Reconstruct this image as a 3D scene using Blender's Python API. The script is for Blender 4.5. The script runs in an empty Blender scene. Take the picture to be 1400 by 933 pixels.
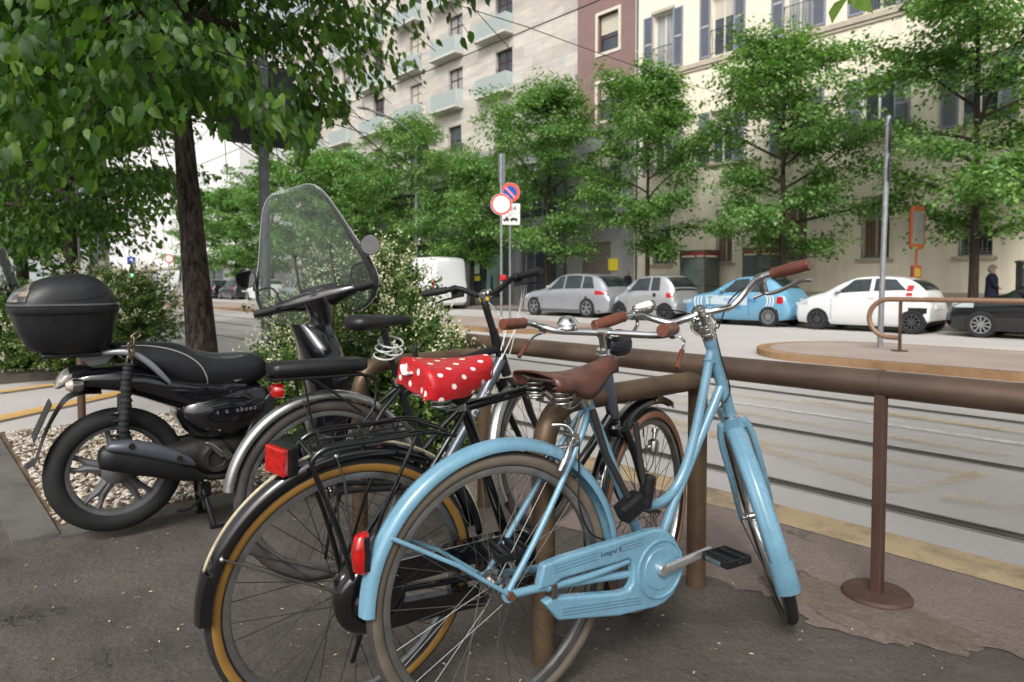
import bpy, bmesh, math, random
import numpy as np
from mathutils import Vector, Matrix, Euler, Quaternion
# ------------------------------------------------------------------ camera, world, sun
scene = bpy.context.scene
COL = scene.collection
PI = math.pi
FPX = 933.3                                # focal length for a 1400 px wide frame
TH = math.atan(820/FPX); ST, CT = math.sin(TH), math.cos(TH)
PITCH = math.atan(0.0389)
EYE = Vector((0, 0, 1.14))
VR = Vector((ST, CT, 0))
VF = Vector((-CT*math.cos(PITCH), ST*math.cos(PITCH), -math.sin(PITCH)))
VU = VR.cross(VF)
cam_d = bpy.data.cameras.new('camera'); cam = bpy.data.objects.new('camera', cam_d); COL.objects.link(cam)
m = Matrix((VR, VU, -VF)).transposed().to_4x4(); m.translation = EYE
cam.matrix_world = m
cam_d.sensor_width = 36; cam_d.lens = FPX/1400*36
CYP = 388 + FPX*math.tan(PITCH)
cam_d.shift_y = -(466.5-CYP)/1400
cam_d.clip_start = 0.05; cam_d.clip_end = 2000
cam_d.dof.use_dof = True; cam_d.dof.focus_distance = 2.15; cam_d.dof.aperture_fstop = 4.5
scene.camera = cam
world = bpy.data.worlds.new('World'); scene.world = world; world.use_nodes = True
wn = world.node_tree; wn.nodes.clear()
SUN_EL, SUN_ROT = math.radians(44), math.radians(146)
sky = wn.nodes.new('ShaderNodeTexSky'); sky.sky_type = 'NISHITA'; sky.sun_disc = False
sky.sun_elevation = SUN_EL; sky.sun_rotation = SUN_ROT
sky.air_density = 1.0; sky.dust_density = 6.0; sky.ozone_density = 1.0
hsv = wn.nodes.new('ShaderNodeHueSaturation'); hsv.inputs['Saturation'].default_value = 0.22; hsv.inputs['Value'].default_value = 1.0
bg = wn.nodes.new('ShaderNodeBackground'); bg.inputs['Strength'].default_value = 0.15
wo = wn.nodes.new('ShaderNodeOutputWorld')
wn.links.new(sky.outputs[0], hsv.inputs['Color']); wn.links.new(hsv.outputs[0], bg.inputs['Color']); wn.links.new(bg.outputs[0], wo.inputs['Surface'])
sd = bpy.data.lights.new('sun', 'SUN'); sd.energy = 1.25; sd.angle = math.radians(15); sd.color = (1.0, 0.975, 0.94)
sun = bpy.data.objects.new('sun', sd); COL.objects.link(sun)
sdir = Vector((math.sin(SUN_ROT)*math.cos(SUN_EL), math.cos(SUN_ROT)*math.cos(SUN_EL), math.sin(SUN_EL)))
sun.rotation_euler = sdir.to_track_quat('Z', 'Y').to_euler()
scene.view_settings.view_transform = 'Standard'; scene.view_settings.look = 'None'
scene.view_settings.exposure = 0.38; scene.view_settings.gamma = 1.0; scene.view_settings.use_curve_mapping = False
scene.render.engine = 'CYCLES'
scene.cycles.max_bounces = 6; scene.cycles.transparent_max_bounces = 12
scene.render.resolution_x = 1024; scene.render.resolution_y = 682

# ------------------------------------------------------------------ helpers
def lin(c):
    return tuple(((v/255)/12.92 if v/255 <= 0.04045 else ((v/255+0.055)/1.055)**2.4) for v in c)

MATS = {}
def mat(name, col, rough=0.5, metal=0.0, var=0.0, vscale=8.0, bump=0.0, bscale=60.0, spec=0.5, coat=0.0, col2=None, lo=0.35, hi=0.65, rvar=0.0, bdist=0.002, detail=6.0, srgb=True, aniso=None):
    """procedural principled: noise mixes two colours, optional bump and roughness noise"""
    if name in MATS: return MATS[name]
    M = bpy.data.materials.new(name); M.use_nodes = True; nt = M.node_tree; P = nt.nodes['Principled BSDF']
    c = lin(col) if srgb else col
    P.inputs['Roughness'].default_value = rough; P.inputs['Metallic'].default_value = metal
    P.inputs['Specular IOR Level'].default_value = spec
    P.inputs['Coat Weight'].default_value = coat; P.inputs['Coat Roughness'].default_value = 0.06
    P.inputs['Base Color'].default_value = (*c, 1)
    if var > 0 or col2 or bump > 0 or rvar > 0:
        tc = nt.nodes.new('ShaderNodeTexCoord'); out = tc.outputs['Object']
        if aniso:
            mp = nt.nodes.new('ShaderNodeMapping'); mp.inputs['Scale'].default_value = aniso
            nt.links.new(out, mp.inputs['Vector']); out = mp.outputs[0]
    if var > 0 or col2:
        n = nt.nodes.new('ShaderNodeTexNoise'); n.inputs['Scale'].default_value = vscale; n.inputs['Detail'].default_value = detail
        nt.links.new(out, n.inputs['Vector'])
        r = nt.nodes.new('ShaderNodeValToRGB'); nt.links.new(n.outputs['Fac'], r.inputs['Fac'])
        c2 = (lin(col2) if srgb else col2) if col2 else tuple(min(1, v*(1+var)) for v in c)
        c1 = c if col2 else tuple(v*(1-var) for v in c)
        r.color_ramp.elements[0].position = lo; r.color_ramp.elements[1].position = hi
        r.color_ramp.elements[0].color = (*c1, 1); r.color_ramp.elements[1].color = (*c2, 1)
        nt.links.new(r.outputs[0], P.inputs['Base Color'])
    if rvar > 0:
        n3 = nt.nodes.new('ShaderNodeTexNoise'); n3.inputs['Scale'].default_value = vscale*2.3; n3.inputs['Detail'].default_value = 5
        nt.links.new(out, n3.inputs['Vector'])
        mr = nt.nodes.new('ShaderNodeMapRange'); mr.inputs['To Min'].default_value = max(0, rough-rvar); mr.inputs['To Max'].default_value = min(1, rough+rvar)
        mr.inputs['From Min'].default_value = 0.3; mr.inputs['From Max'].default_value = 0.7
        nt.links.new(n3.outputs['Fac'], mr.inputs['Value']); nt.links.new(mr.outputs[0], P.inputs['Roughness'])
    if bump > 0:
        n2 = nt.nodes.new('ShaderNodeTexNoise'); n2.inputs['Scale'].default_value = bscale; n2.inputs['Detail'].default_value = 8
        nt.links.new(out, n2.inputs['Vector'])
        b = nt.nodes.new('ShaderNodeBump'); b.inputs['Strength'].default_value = bump; b.inputs['Distance'].default_value = bdist
        nt.links.new(n2.outputs['Fac'], b.inputs['Height']); nt.links.new(b.outputs[0], P.inputs['Normal'])
    MATS[name] = M
    return M

def tag(o, label=None, cat=None, group=None, kind=None):
    if label: o['label'] = label
    if cat: o['category'] = cat
    if group: o['group'] = group
    if kind: o['kind'] = kind
    return o

def empty(name, loc=(0, 0, 0), rz=0.0, lean=0.0):
    o = bpy.data.objects.new(name, None); COL.objects.link(o)
    o.location = loc; o.rotation_euler = (-lean, 0, rz); o.empty_display_size = 0.1
    return o

def copy_tree(o, parent=None):
    c = o.copy(); COL.objects.link(c); c.parent = parent
    for ch in list(o.children): copy_tree(ch, c)
    return c

class MB:
    """mesh builder: collects shapes, then links ONE mesh object"""
    def __init__(s): s.v = []; s.f = []; s.m = []
    def add(s, vs, fs, mi=0):
        b = len(s.v); s.v += [tuple(p) for p in vs]; s.f += [tuple(b+i for i in f) for f in fs]; s.m += [mi]*len(fs); return s
    def box(s, c, d, R=None, mi=0):
        x, y, z = d[0]/2, d[1]/2, d[2]/2
        vs = [Vector(p) for p in ((-x,-y,-z),(x,-y,-z),(x,y,-z),(-x,y,-z),(-x,-y,z),(x,-y,z),(x,y,z),(-x,y,z))]
        if R: vs = [R @ p for p in vs]
        vs = [p+Vector(c) for p in vs]
        return s.add(vs, [(0,3,2,1),(4,5,6,7),(0,1,5,4),(1,2,6,5),(2,3,7,6),(3,0,4,7)], mi)
    def bx(s, x0, x1, y0, y1, z0, z1, mi=0):
        return s.box(((x0+x1)/2,(y0+y1)/2,(z0+z1)/2),(x1-x0,y1-y0,z1-z0), mi=mi)
    def tube(s, pts, r, n=12, cap=True, closed=False, mi=0, sx=1.0):
        pts = [Vector(p) for p in pts]; N = len(pts)
        rs = r if isinstance(r, (list, tuple)) else [r]*N
        tans = []
        for i in range(N):
            if closed: t = pts[(i+1)%N]-pts[i-1]
            else: t = pts[min(i+1,N-1)]-pts[max(i-1,0)]
            tans.append(t.normalized() if t.length > 1e-9 else Vector((0,0,1)))
        t0 = tans[0]; ref = Vector((0,0,1)) if abs(t0.z) < 0.9 else Vector((1,0,0))
        u = t0.cross(ref).normalized(); vs = []
        for i in range(N):
            t = tans[i]
            u = (u - t*u.dot(t))
            u = u.normalized() if u.length > 1e-6 else t.orthogonal().normalized()
            w = t.cross(u)
            for k in range(n):
                a = 2*PI*k/n
                vs.append(pts[i] + (u*math.cos(a)*sx + w*math.sin(a))*rs[i])
        fs = []
        M = N if closed else N-1
        for i in range(M):
            for k in range(n):
                a = i*n+k; b = i*n+(k+1)%n; j = (i+1)%N
                fs.append((a, b, j*n+(k+1)%n, j*n+k))
        if cap and not closed:
            fs.append(tuple(reversed(range(n)))); fs.append(tuple((N-1)*n+k for k in range(n)))
        return s.add(vs, fs, mi)
    def cyl(s, a, b, r, r2=None, n=16, mi=0): return s.tube([a, b], [r, r if r2 is None else r2], n, mi=mi)
    def lathe(s, prof, c=(0,0,0), axis='z', n=24, mi=0, a0=0, a1=2*PI, R=None):
        """prof = [(radius, height)], spun round the axis through c"""
        full = abs(a1-a0-2*PI) < 1e-6; K = n if full else n+1; vs = []
        for (r, h) in prof:
            for k in range(K):
                a = a0+(a1-a0)*k/n; p = (r*math.cos(a), r*math.sin(a), h)
                if axis == 'y': p = (p[0], h, p[1])
                elif axis == 'x': p = (h, p[0], p[1])
                p = Vector(p)
                if R: p = R @ p
                vs.append(p+Vector(c))
        fs = []
        for i in range(len(prof)-1):
            for k in range(K if full else K-1):
                k2 = (k+1) % K; fs.append((i*K+k, i*K+k2, (i+1)*K+k2, (i+1)*K+k))
        return s.add(vs, fs, mi)
    def sphere(s, c, r, n=16, mi=0, sc=(1,1,1), R=None):
        vs = []; fs = []; K = n//2
        for i in range(K+1):
            th = PI*i/K
            for k in range(n):
                a = 2*PI*k/n; p = Vector((r*math.sin(th)*math.cos(a)*sc[0], r*math.sin(th)*math.sin(a)*sc[1], r*math.cos(th)*sc[2]))
                if R: p = R @ p
                vs.append(p+Vector(c))
        for i in range(K):
            for k in range(n): fs.append((i*n+k, (i+1)*n+k, (i+1)*n+(k+1)%n, i*n+(k+1)%n))
        return s.add(vs, fs, mi)
    def loft(s, rings, mi=0, cap=True):
        n = len(rings[0]); vs = [p for r in rings for p in r]; fs = []
        for i in range(len(rings)-1):
            for k in range(n): fs.append((i*n+k, i*n+(k+1)%n, (i+1)*n+(k+1)%n, (i+1)*n+k))
        if cap: fs.append(tuple(reversed(range(n)))); fs.append(tuple((len(rings)-1)*n+k for k in range(n)))
        return s.add(vs, fs, mi)
    def prism(s, poly, y0, y1, mi=0, plane='xz'):
        """polygon in a plane pushed from y0 to y1"""
        def P(a, b, h): return (a, h, b) if plane == 'xz' else ((a, b, h) if plane == 'xy' else (h, a, b))
        n = len(poly); vs = [P(a, b, y0) for a, b in poly]+[P(a, b, y1) for a, b in poly]
        fs = [tuple(range(n)), tuple(reversed(range(n, 2*n)))]+[(k, n+k, n+(k+1)%n, (k+1)%n) for k in range(n)]
        return s.add(vs, fs, mi)
    def arc_sweep(s, c, sec, a0, a1, n=40, y=0, mi=0, closed_sec=False):
        """section [(radius, y)] swept round c=(x,z) in the xz plane from a0 to a1 (degrees)"""
        K = len(sec); vs = []; fs = []
        for i in range(n+1):
            a = math.radians(a0+(a1-a0)*i/n)
            for (r, yy) in sec: vs.append((c[0]+r*math.cos(a), y+yy, c[1]+r*math.sin(a)))
        for i in range(n):
            for k in range(K if closed_sec else K-1): fs.append((i*K+k, i*K+(k+1)%K, (i+1)*K+(k+1)%K, (i+1)*K+k))
        if closed_sec and abs(a1-a0) < 359.9: fs.append(tuple(reversed(range(K)))); fs.append(tuple(n*K+k for k in range(K)))
        return s.add(vs, fs, mi)
    def xform(s, Mx): s.v = [tuple(Mx @ Vector(p)) for p in s.v]; return s
    def build(s, name, mats, parent=None, smooth=35, bevel=0.0, bseg=2, solid=0.0, recalc=True, xf=None):
        me = bpy.data.meshes.new(name)
        vs = s.v if xf is None else [tuple(xf @ Vector(p)) for p in s.v]
        me.from_pydata(vs, [], s.f)
        mats = mats if isinstance(mats, (list, tuple)) else [mats]
        for q in mats: me.materials.append(q)
        if len(mats) > 1: me.polygons.foreach_set('material_index', s.m)
        if recalc:
            bm = bmesh.new(); bm.from_mesh(me); bmesh.ops.remove_doubles(bm, verts=bm.verts, dist=1e-6)
            bmesh.ops.recalc_face_normals(bm, faces=bm.faces); bm.to_mesh(me); bm.free()
        if smooth:
            me.polygons.foreach_set('use_smooth', [True]*len(me.polygons)); me.set_sharp_from_angle(angle=math.radians(smooth))
        me.update()
        o = bpy.data.objects.new(name, me); COL.objects.link(o); o.parent = parent
        if bevel > 0:
            b = o.modifiers.new('bevel', 'BEVEL'); b.width = bevel; b.segments = bseg; b.limit_method = 'ANGLE'; b.angle_limit = math.radians(40); b.harden_normals = False
        if solid: 
            b = o.modifiers.new('solid', 'SOLIDIFY'); b.thickness = solid; b.offset = 0
        return o

def smoothpath(pts, n=8, closed=False):
    """Catmull-Rom through points"""
    P = [Vector(p) for p in pts]; out = []; N = len(P)
    rng = range(N if closed else N-1)
    for i in rng:
        p0 = P[(i-1) % N] if (closed or i > 0) else P[0]*2-P[1]
        p1 = P[i]; p2 = P[(i+1) % N]
        p3 = P[(i+2) % N] if (closed or i+2 < N) else P[-1]*2-P[-2]
        for k in range(n):
            t = k/n
            out.append(0.5*((2*p1)+(-p0+p2)*t+(2*p0-5*p1+4*p2-p3)*t*t+(-p0+3*p1-3*p2+p3)*t*t*t))
    if not closed: out.append(P[-1])
    return out
def sp2(pts, n=6, closed=True):
    return [(p.x, p.y) for p in smoothpath([(a, b, 0) for a, b in pts], n, closed)]
def sring(c, ry, rz, p=2.6, n=20, axis='x'):
    """superellipse ring round c, perpendicular to the axis"""
    out = []
    for k in range(n):
        a = 2*PI*k/n; ca, sa = math.cos(a), math.sin(a)
        u = math.copysign(abs(ca)**(2/p), ca)*ry; w = math.copysign(abs(sa)**(2/p), sa)*rz
        out.append(Vector(c)+(Vector((0, u, w)) if axis == 'x' else (Vector((u, w, 0)) if axis == 'z' else Vector((u, 0, w)))))
    return out
def lettering(txt, size, matl, name='lettering', parent=None, mtx=None, ext=0.0004, align='CENTER', spacing=1.0):
    c = bpy.data.curves.new('txt', 'FONT'); c.body = txt; c.size = size; c.extrude = ext; c.align_x = align; c.align_y = 'CENTER'; c.space_character = spacing
    o = bpy.data.objects.new('txt', c); COL.objects.link(o)
    dg = bpy.context.evaluated_depsgraph_get(); me = bpy.data.meshes.new_from_object(o.evaluated_get(dg)); 
    bpy.data.objects.remove(o); bpy.data.curves.remove(c)
    if mtx is not None: me.transform(mtx)
    me.materials.clear(); me.materials.append(matl)
    r = bpy.data.objects.new(name, me); COL.objects.link(r); r.parent = parent
    return r
def npmesh(name, V, F, mats, parent=None, smooth=False, mi=None):
    """fast mesh from numpy arrays; F is (n,k)"""
    me = bpy.data.meshes.new(name); n, k = F.shape
    me.vertices.add(len(V)); me.vertices.foreach_set('co', np.asarray(V, dtype=np.float32).ravel())
    me.loops.add(n*k); me.loops.foreach_set('vertex_index', F.astype(np.int32).ravel())
    me.polygons.add(n); me.polygons.foreach_set('loop_start', np.arange(0, n*k, k, dtype=np.int32))
    mats = mats if isinstance(mats, (list, tuple)) else [mats]
    for q in mats: me.materials.append(q)
    if mi is not None: me.polygons.foreach_set('material_index', mi.astype(np.int32))
    me.polygons.foreach_set('use_smooth', [smooth]*n)
    me.update(calc_edges=True); me.validate()
    o = bpy.data.objects.new(name, me); COL.objects.link(o); o.parent = parent
    return o
# ------------------------------------------------------------------ ground materials
def ground_mat(name, base, dark, light, sc=3.0, grain=260.0, bump=0.4, cracks=0.0, crack_scale=1.2, spots=None, rough=0.85, bdist=0.004, mott=1.0, coarse=0):
    M = bpy.data.materials.new(name); M.use_nodes = True; nt = M.node_tree; P = nt.nodes['Principled BSDF']; L = nt.links
    P.inputs['Roughness'].default_value = rough; P.inputs['Specular IOR Level'].default_value = 0.35
    tc = nt.nodes.new('ShaderNodeTexCoord')
    def noise(s, d=8, rgh=0.6):
        n = nt.nodes.new('ShaderNodeTexNoise'); n.inputs['Scale'].default_value = s; n.inputs['Detail'].default_value = d; n.inputs['Roughness'].default_value = rgh
        L.new(tc.outputs['Object'], n.inputs['Vector']); return n.outputs['Fac']
    def ramp(f, a, b, c1, c2):
        r = nt.nodes.new('ShaderNodeValToRGB'); L.new(f, r.inputs['Fac']); r.color_ramp.elements[0].position = a; r.color_ramp.elements[1].position = b
        r.color_ramp.elements[0].color = (*c1, 1); r.color_ramp.elements[1].color = (*c2, 1); return r.outputs[0]
    def mix(f, a, b, mode='MIX'):
        x = nt.nodes.new('ShaderNodeMix'); x.data_type = 'RGBA'; x.blend_type = mode
        if isinstance(f, float): x.inputs[0].default_value = f
        else: L.new(f, x.inputs[0])
        L.new(a, x.inputs[6]); L.new(b, x.inputs[7]); return x.outputs[2]
    c = ramp(noise(sc, 10, 0.65), 0.32, 0.68, lin(dark), lin(base))
    c2 = ramp(noise(sc*0.35, 6, 0.6), 0.4, 0.75, (0, 0, 0), (1, 1, 1))
    cl = nt.nodes.new('ShaderNodeRGB'); cl.outputs[0].default_value = (*lin(light), 1)
    c = mix(c2, c, cl.outputs[0])
    g = ramp(noise(grain, 3, 0.7), 0.3, 0.7, (0.62, 0.62, 0.62), (1.35, 1.35, 1.35))
    c = mix(0.75, c, g, 'MULTIPLY')
    if spots:
        v = nt.nodes.new('ShaderNodeTexVoronoi'); v.inputs['Scale'].default_value = spots[0]; L.new(tc.outputs['Object'], v.inputs['Vector'])
        s_ = ramp(v.outputs['Distance'], spots[1], spots[1]+0.03, (1, 1, 1), (0, 0, 0))
        sc_ = nt.nodes.new('ShaderNodeRGB'); sc_.outputs[0].default_value = (*lin(spots[2]), 1); c = mix(s_, c, sc_.outputs[0])
    if coarse:
        g2 = ramp(noise(coarse, 5, 0.75), 0.33, 0.67, (0.70, 0.70, 0.70), (1.30, 1.30, 1.30)); c = mix(0.8, c, g2, 'MULTIPLY')
    hgt = noise(grain, 4, 0.7)
    bp = nt.nodes.new('ShaderNodeBump'); bp.inputs['Strength'].default_value = bump; bp.inputs['Distance'].default_value = bdist
    L.new(hgt, bp.inputs['Height']); nrm = bp.outputs[0]
    bl = nt.nodes.new('ShaderNodeBump'); bl.inputs['Strength'].default_value = 0.5*mott; bl.inputs['Distance'].default_value = 0.03
    L.new(noise(9.0, 8, 0.62), bl.inputs['Height']); L.new(nrm, bl.inputs['Normal']); nrm = bl.outputs[0]
    if coarse:
        bq = nt.nodes.new('ShaderNodeBump'); bq.inputs['Strength'].default_value = 0.8; bq.inputs['Distance'].default_value = 0.008
        L.new(noise(coarse*.8, 6, 0.7), bq.inputs['Height']); L.new(nrm, bq.inputs['Normal']); nrm = bq.outputs[0]
    if cracks > 0:
        v = nt.nodes.new('ShaderNodeTexVoronoi'); v.feature = 'DISTANCE_TO_EDGE'; v.inputs['Scale'].default_value = crack_scale
        dn = nt.nodes.new('ShaderNodeTexNoise'); dn.inputs['Scale'].default_value = 5.0; dn.inputs['Detail'].default_value = 8; L.new(tc.outputs['Object'], dn.inputs['Vector'])
        vm = nt.nodes.new('ShaderNodeVectorMath'); vm.operation = 'MULTIPLY_ADD'; vm.inputs[1].default_value = (0.5, 0.5, 0.5)
        L.new(dn.outputs['Color'], vm.inputs[0]); L.new(tc.outputs['Object'], vm.inputs[2]); L.new(vm.outputs[0], v.inputs['Vector'])
        ck = ramp(v.outputs['Distance'], 0.0, 0.007, (0, 0, 0), (1, 1, 1))
        # cracks only where a broad mask allows
        mk = ramp(noise(0.9, 3), 0.56, 0.66, (1, 1, 1), (0, 0, 0))
        ck2 = mix(mk, ck, mk)
        mx = nt.nodes.new('ShaderNodeMath'); mx.operation = 'MAXIMUM'; L.new(ck, mx.inputs[0]); L.new(mk, mx.inputs[1])
        dk = nt.nodes.new('ShaderNodeRGB'); dk.outputs[0].default_value = (*lin(tuple(v_*0.62 for v_ in dark)), 1)
        c = mix(mx.outputs[0], dk.outputs[0], c)
        bc = nt.nodes.new('ShaderNodeBump'); bc.inputs['Strength'].default_value = 0.8; bc.inputs['Distance'].default_value = 0.01
        L.new(mx.outputs[0], bc.inputs['Height']); L.new(nrm, bc.inputs['Normal']); nrm = bc.outputs[0]
    L.new(nrm, P.inputs['Normal']); L.new(c, P.inputs['Base Color'])
    return M
def paint_mat(name, col, keep=0.5, sc=6.0, rough=0.8, soft=0.08, amax=1.0):
    """worn road paint: the paint breaks up and the sheet is see-through where it has gone"""
    M = bpy.data.materials.new(name); M.use_nodes = True; nt = M.node_tree; P = nt.nodes['Principled BSDF']
    P.inputs['Base Color'].default_value = (*lin(col), 1); P.inputs['Roughness'].default_value = rough
    tc = nt.nodes.new('ShaderNodeTexCoord')
    n = nt.nodes.new('ShaderNodeTexNoise'); n.inputs['Scale'].default_value = sc; n.inputs['Detail'].default_value = 12; n.inputs['Roughness'].default_value = 0.72
    nt.links.new(tc.outputs['Object'], n.inputs['Vector'])
    mr = nt.nodes.new('ShaderNodeMapRange'); mr.inputs['From Min'].default_value = keep-soft; mr.inputs['From Max'].default_value = keep+soft
    mr.inputs['To Min'].default_value = 1; mr.inputs['To Max'].default_value = 0
    mr.inputs['To Min'].default_value = amax
    nt.links.new(n.outputs['Fac'], mr.inputs['Value']); nt.links.new(mr.outputs[0], P.inputs['Alpha'])
    return M
M_pav = ground_mat('pavement_asphalt', (87, 82, 77), (64, 60, 56), (102, 95, 88), coarse=55, sc=3.4, grain=170, bump=0.9, cracks=1, crack_scale=1.7, mott=1.5, spots=(38.0, 0.045, (118, 108, 94)))
M_pink = ground_mat('pink_asphalt', coarse=90, base=(130, 116, 110), dark=(116, 101, 95), light=(140, 127, 120), sc=2.6, grain=200, bump=0.5, cracks=1, crack_scale=0.5)
M_patch = ground_mat('broken_concrete', coarse=50, base=(116, 103, 94), dark=(96, 85, 77), light=(126, 112, 101), sc=5, grain=200, bump=0.6, mott=1.6)
M_road = ground_mat('road_asphalt', (178, 174, 170), (163, 159, 156), (187, 183, 179), sc=0.5, grain=260, bump=0.25, mott=0.25)
M_kerbst = ground_mat('kerb_stone', (98, 95, 91), (80, 78, 75), (110, 106, 101), sc=6, grain=180, bump=0.4, mott=0.5)
M_island = ground_mat('island_top', (156, 141, 132), (140, 125, 116), (166, 152, 143), sc=0.8, grain=200, bump=0.2, mott=0.4)
M_ikerb = ground_mat('island_kerb', (150, 118, 86), (112, 86, 62), (166, 136, 104), sc=2.2, grain=90, bump=0.4, mott=0.6)
M_yel = paint_mat('kerb_yellow', (208, 182, 144), keep=0.60, sc=3.0, amax=.68, soft=.14)
M_yelw = paint_mat('road_yellow', (204, 178, 128), keep=0.50, sc=2.4, amax=.42, soft=.16)
M_yelo = paint_mat('drive_yellow', (200, 158, 84), keep=0.62, sc=3.0, amax=.85)
M_white = paint_mat('road_white', (208, 205, 199), keep=0.58, sc=5, amax=.8, soft=.14)
M_steel = mat('rail_steel', (120, 116, 112), 0.35, 0.9, var=0.2, vscale=3)
M_groove = mat('rail_groove', (62, 57, 54), 0.9, 0, var=0.3, vscale=20)
M_tb = ground_mat('track_bed', (150, 146, 142), (132, 127, 122), (156, 152, 148), sc=6, grain=160, bump=.5)
M_soil = ground_mat('bed_soil', (112, 92, 72), (78, 62, 48), (128, 110, 90), sc=8, grain=120, bump=0.8)

def sheet(name, poly, z, m, parent=None, kind='structure'):
    mb = MB(); mb.add([(x, y, z) for x, y in poly], [tuple(range(len(poly)))])
    o = mb.build(name, m, parent, smooth=0)
    if kind and parent is None: o['kind'] = kind
    return o
def slab(name, poly, z0, z1, m):
    mb = MB(); mb.prism(poly, z0, z1, plane='xy'); o = mb.build(name, m, None, smooth=0); o['kind'] = 'structure'; return o
def jag(a, b, n, amp, rnd):
    out = []
    for i in range(n+1):
        t = i/n; x = a[0]+(b[0]-a[0])*t; y = a[1]+(b[1]-a[1])*t
        if 0 < i < n: x += rnd.uniform(-amp, amp); y += rnd.uniform(-amp, amp)
        out.append((x, y))
    return out
R0 = random.Random(4)
sheet('ground', [(-900, -900), (900, -900), (900, 900), (-900, 900)], -0.16, M_road)
sheet('road', [(-400, -30), (60, -30), (60, 20.6), (-400, 20.6)], -0.12, M_road)
# near pavement: slab with a drive crossing it between two planting beds
slab('pavement', [(-6.5, -14), (40, -14), (40, 3.06), (-6.5, 3.06)], -0.158, 0.0, M_pav)
slab('far_bed_ground', [(-200, -14), (-10.6, -14), (-10.6, 3.06), (-200, 3.06)], -0.158, 0.0, M_pav)
slab('kerb', [(-200, 3.06), (-10.6, 3.06), (-10.6, 3.33), (-200, 3.33)], -0.158, 0.001, M_kerbst)
slab('kerb', [(-6.5, 3.06), (40, 3.06), (40, 3.33), (-6.5, 3.33)], -0.158, 0.001, M_kerbst)
sheet('kerb_paint', [(-6.5, 3.065), (40, 3.065), (40, 3.32), (-6.5, 3.32)], 0.005, M_yel)
# pink asphalt strip with a ragged edge towards the brown pavement
edge = [(12, 2.45)]
pe = [(0.6, 2.42), (-0.2, 2.5), (-0.55, 2.52), (-0.8, 2.30), (-1.0, 2.22), (-1.25, 2.33), (-1.62, 2.1), (-2.1, 2.28), (-2.9, 2.15), (-3.62, 2.2)]
e2 = []
pts = [(12, 2.45)]+pe
for i in range(len(pts)-1): e2 += jag(pts[i], pts[i+1], 9, 0.018, R0)[:-1]
e2 += [pts[-1], (-3.62, 3.058), (12, 3.058)]
sheet('pink_pavement_strip', e2, 0.004, M_pink)
# broken concrete patch round the rail post foot: a thin crust with a torn edge
ring = []
for k in range(46):
    a = 2*PI*k/46; rr = 1+R0.uniform(-0.09, 0.09)
    ring.append((-0.96+0.34*rr*math.cos(a), 2.47+0.13*rr*math.sin(a)+0.03*math.sin(3*a)))
mbp = MB(); mbp.prism(ring, 0.002, 0.010, plane='xy')
o = mbp.build('concrete_patch', M_patch, None, smooth=0, bevel=0.003); o['kind'] = 'structure'
mbp = MB()
for (cx, cy, ra, rb, seed) in ((-0.90, 2.33, 0.15, 0.032, 3), (-1.11, 2.37, 0.09, 0.022, 5), (-0.70, 2.40, 0.08, 0.028, 6)):
    rr_ = random.Random(seed); rg = [(cx+ra*(1+rr_.uniform(-.2, .2))*math.cos(2*PI*k/22), cy+rb*(1+rr_.uniform(-.3, .3))*math.sin(2*PI*k/22)) for k in range(22)]
    mbp.prism(rg, 0.001, 0.014, plane='xy')
o = mbp.build('concrete_crust', M_patch, None, smooth=0, bevel=0.002); o['kind'] = 'structure'
# raised tar collar where the hoop post goes into the ground
for (cx, cy) in ((-1.41, 2.17), (-1.41, 1.38), (-2.65, 1.45), (-2.65, 2.14)):
    mbc = MB(); mbc.lathe([(0.0, 0.016), (0.06, 0.015), (0.10, 0.009), (0.155, 0.0005)], (cx, cy, 0), n=30)
    o = mbc.build('tar_collar', M_pav, None); o['kind'] = 'structure'
# planting beds
slab('bed_kerb', [(-6.5, 0.28), (-3.62, 0.30), (-3.62, 0.47), (-6.5, 0.45)], 0.0, 0.022, M_kerbst)
slab('bed_kerb', [(-3.74, 0.47), (-3.58, 0.47), (-3.52, 2.9), (-3.68, 2.9)], 0.0, 0.012, M_kerbst)
sheet('bed_soil', [(-6.45, 0.46), (-3.72, 0.47), (-3.67, 2.95), (-6.45, 2.95)], 0.004, M_soil)
sheet('bed_soil', [(-40, 0.3), (-10.7, 0.3), (-10.7, 3.0), (-40, 3.0)], 0.004, M_soil)
# tram tracks
for v in (4.10, 5.61, 7.5, 9.0):
    sheet('track_bed_strip', [(-300, v-0.075), (60, v-0.075), (60, v+0.07), (-300, v+0.07)], -0.116, M_tb)
    mb = MB(); mb.bx(-300, 60, v-0.050, v-0.010, -0.13, -0.110); mb.bx(-300, 60, v+0.022, v+0.042, -0.13, -0.111)
    o = mb.build('tram_rail', M_steel, None, smooth=0); o['kind'] = 'structure'
    sheet('rail_groove', [(-300, v-0.010), (60, v-0.010), (60, v+0.014), (-300, v+0.014)], -0.1125, M_groove)
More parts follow.
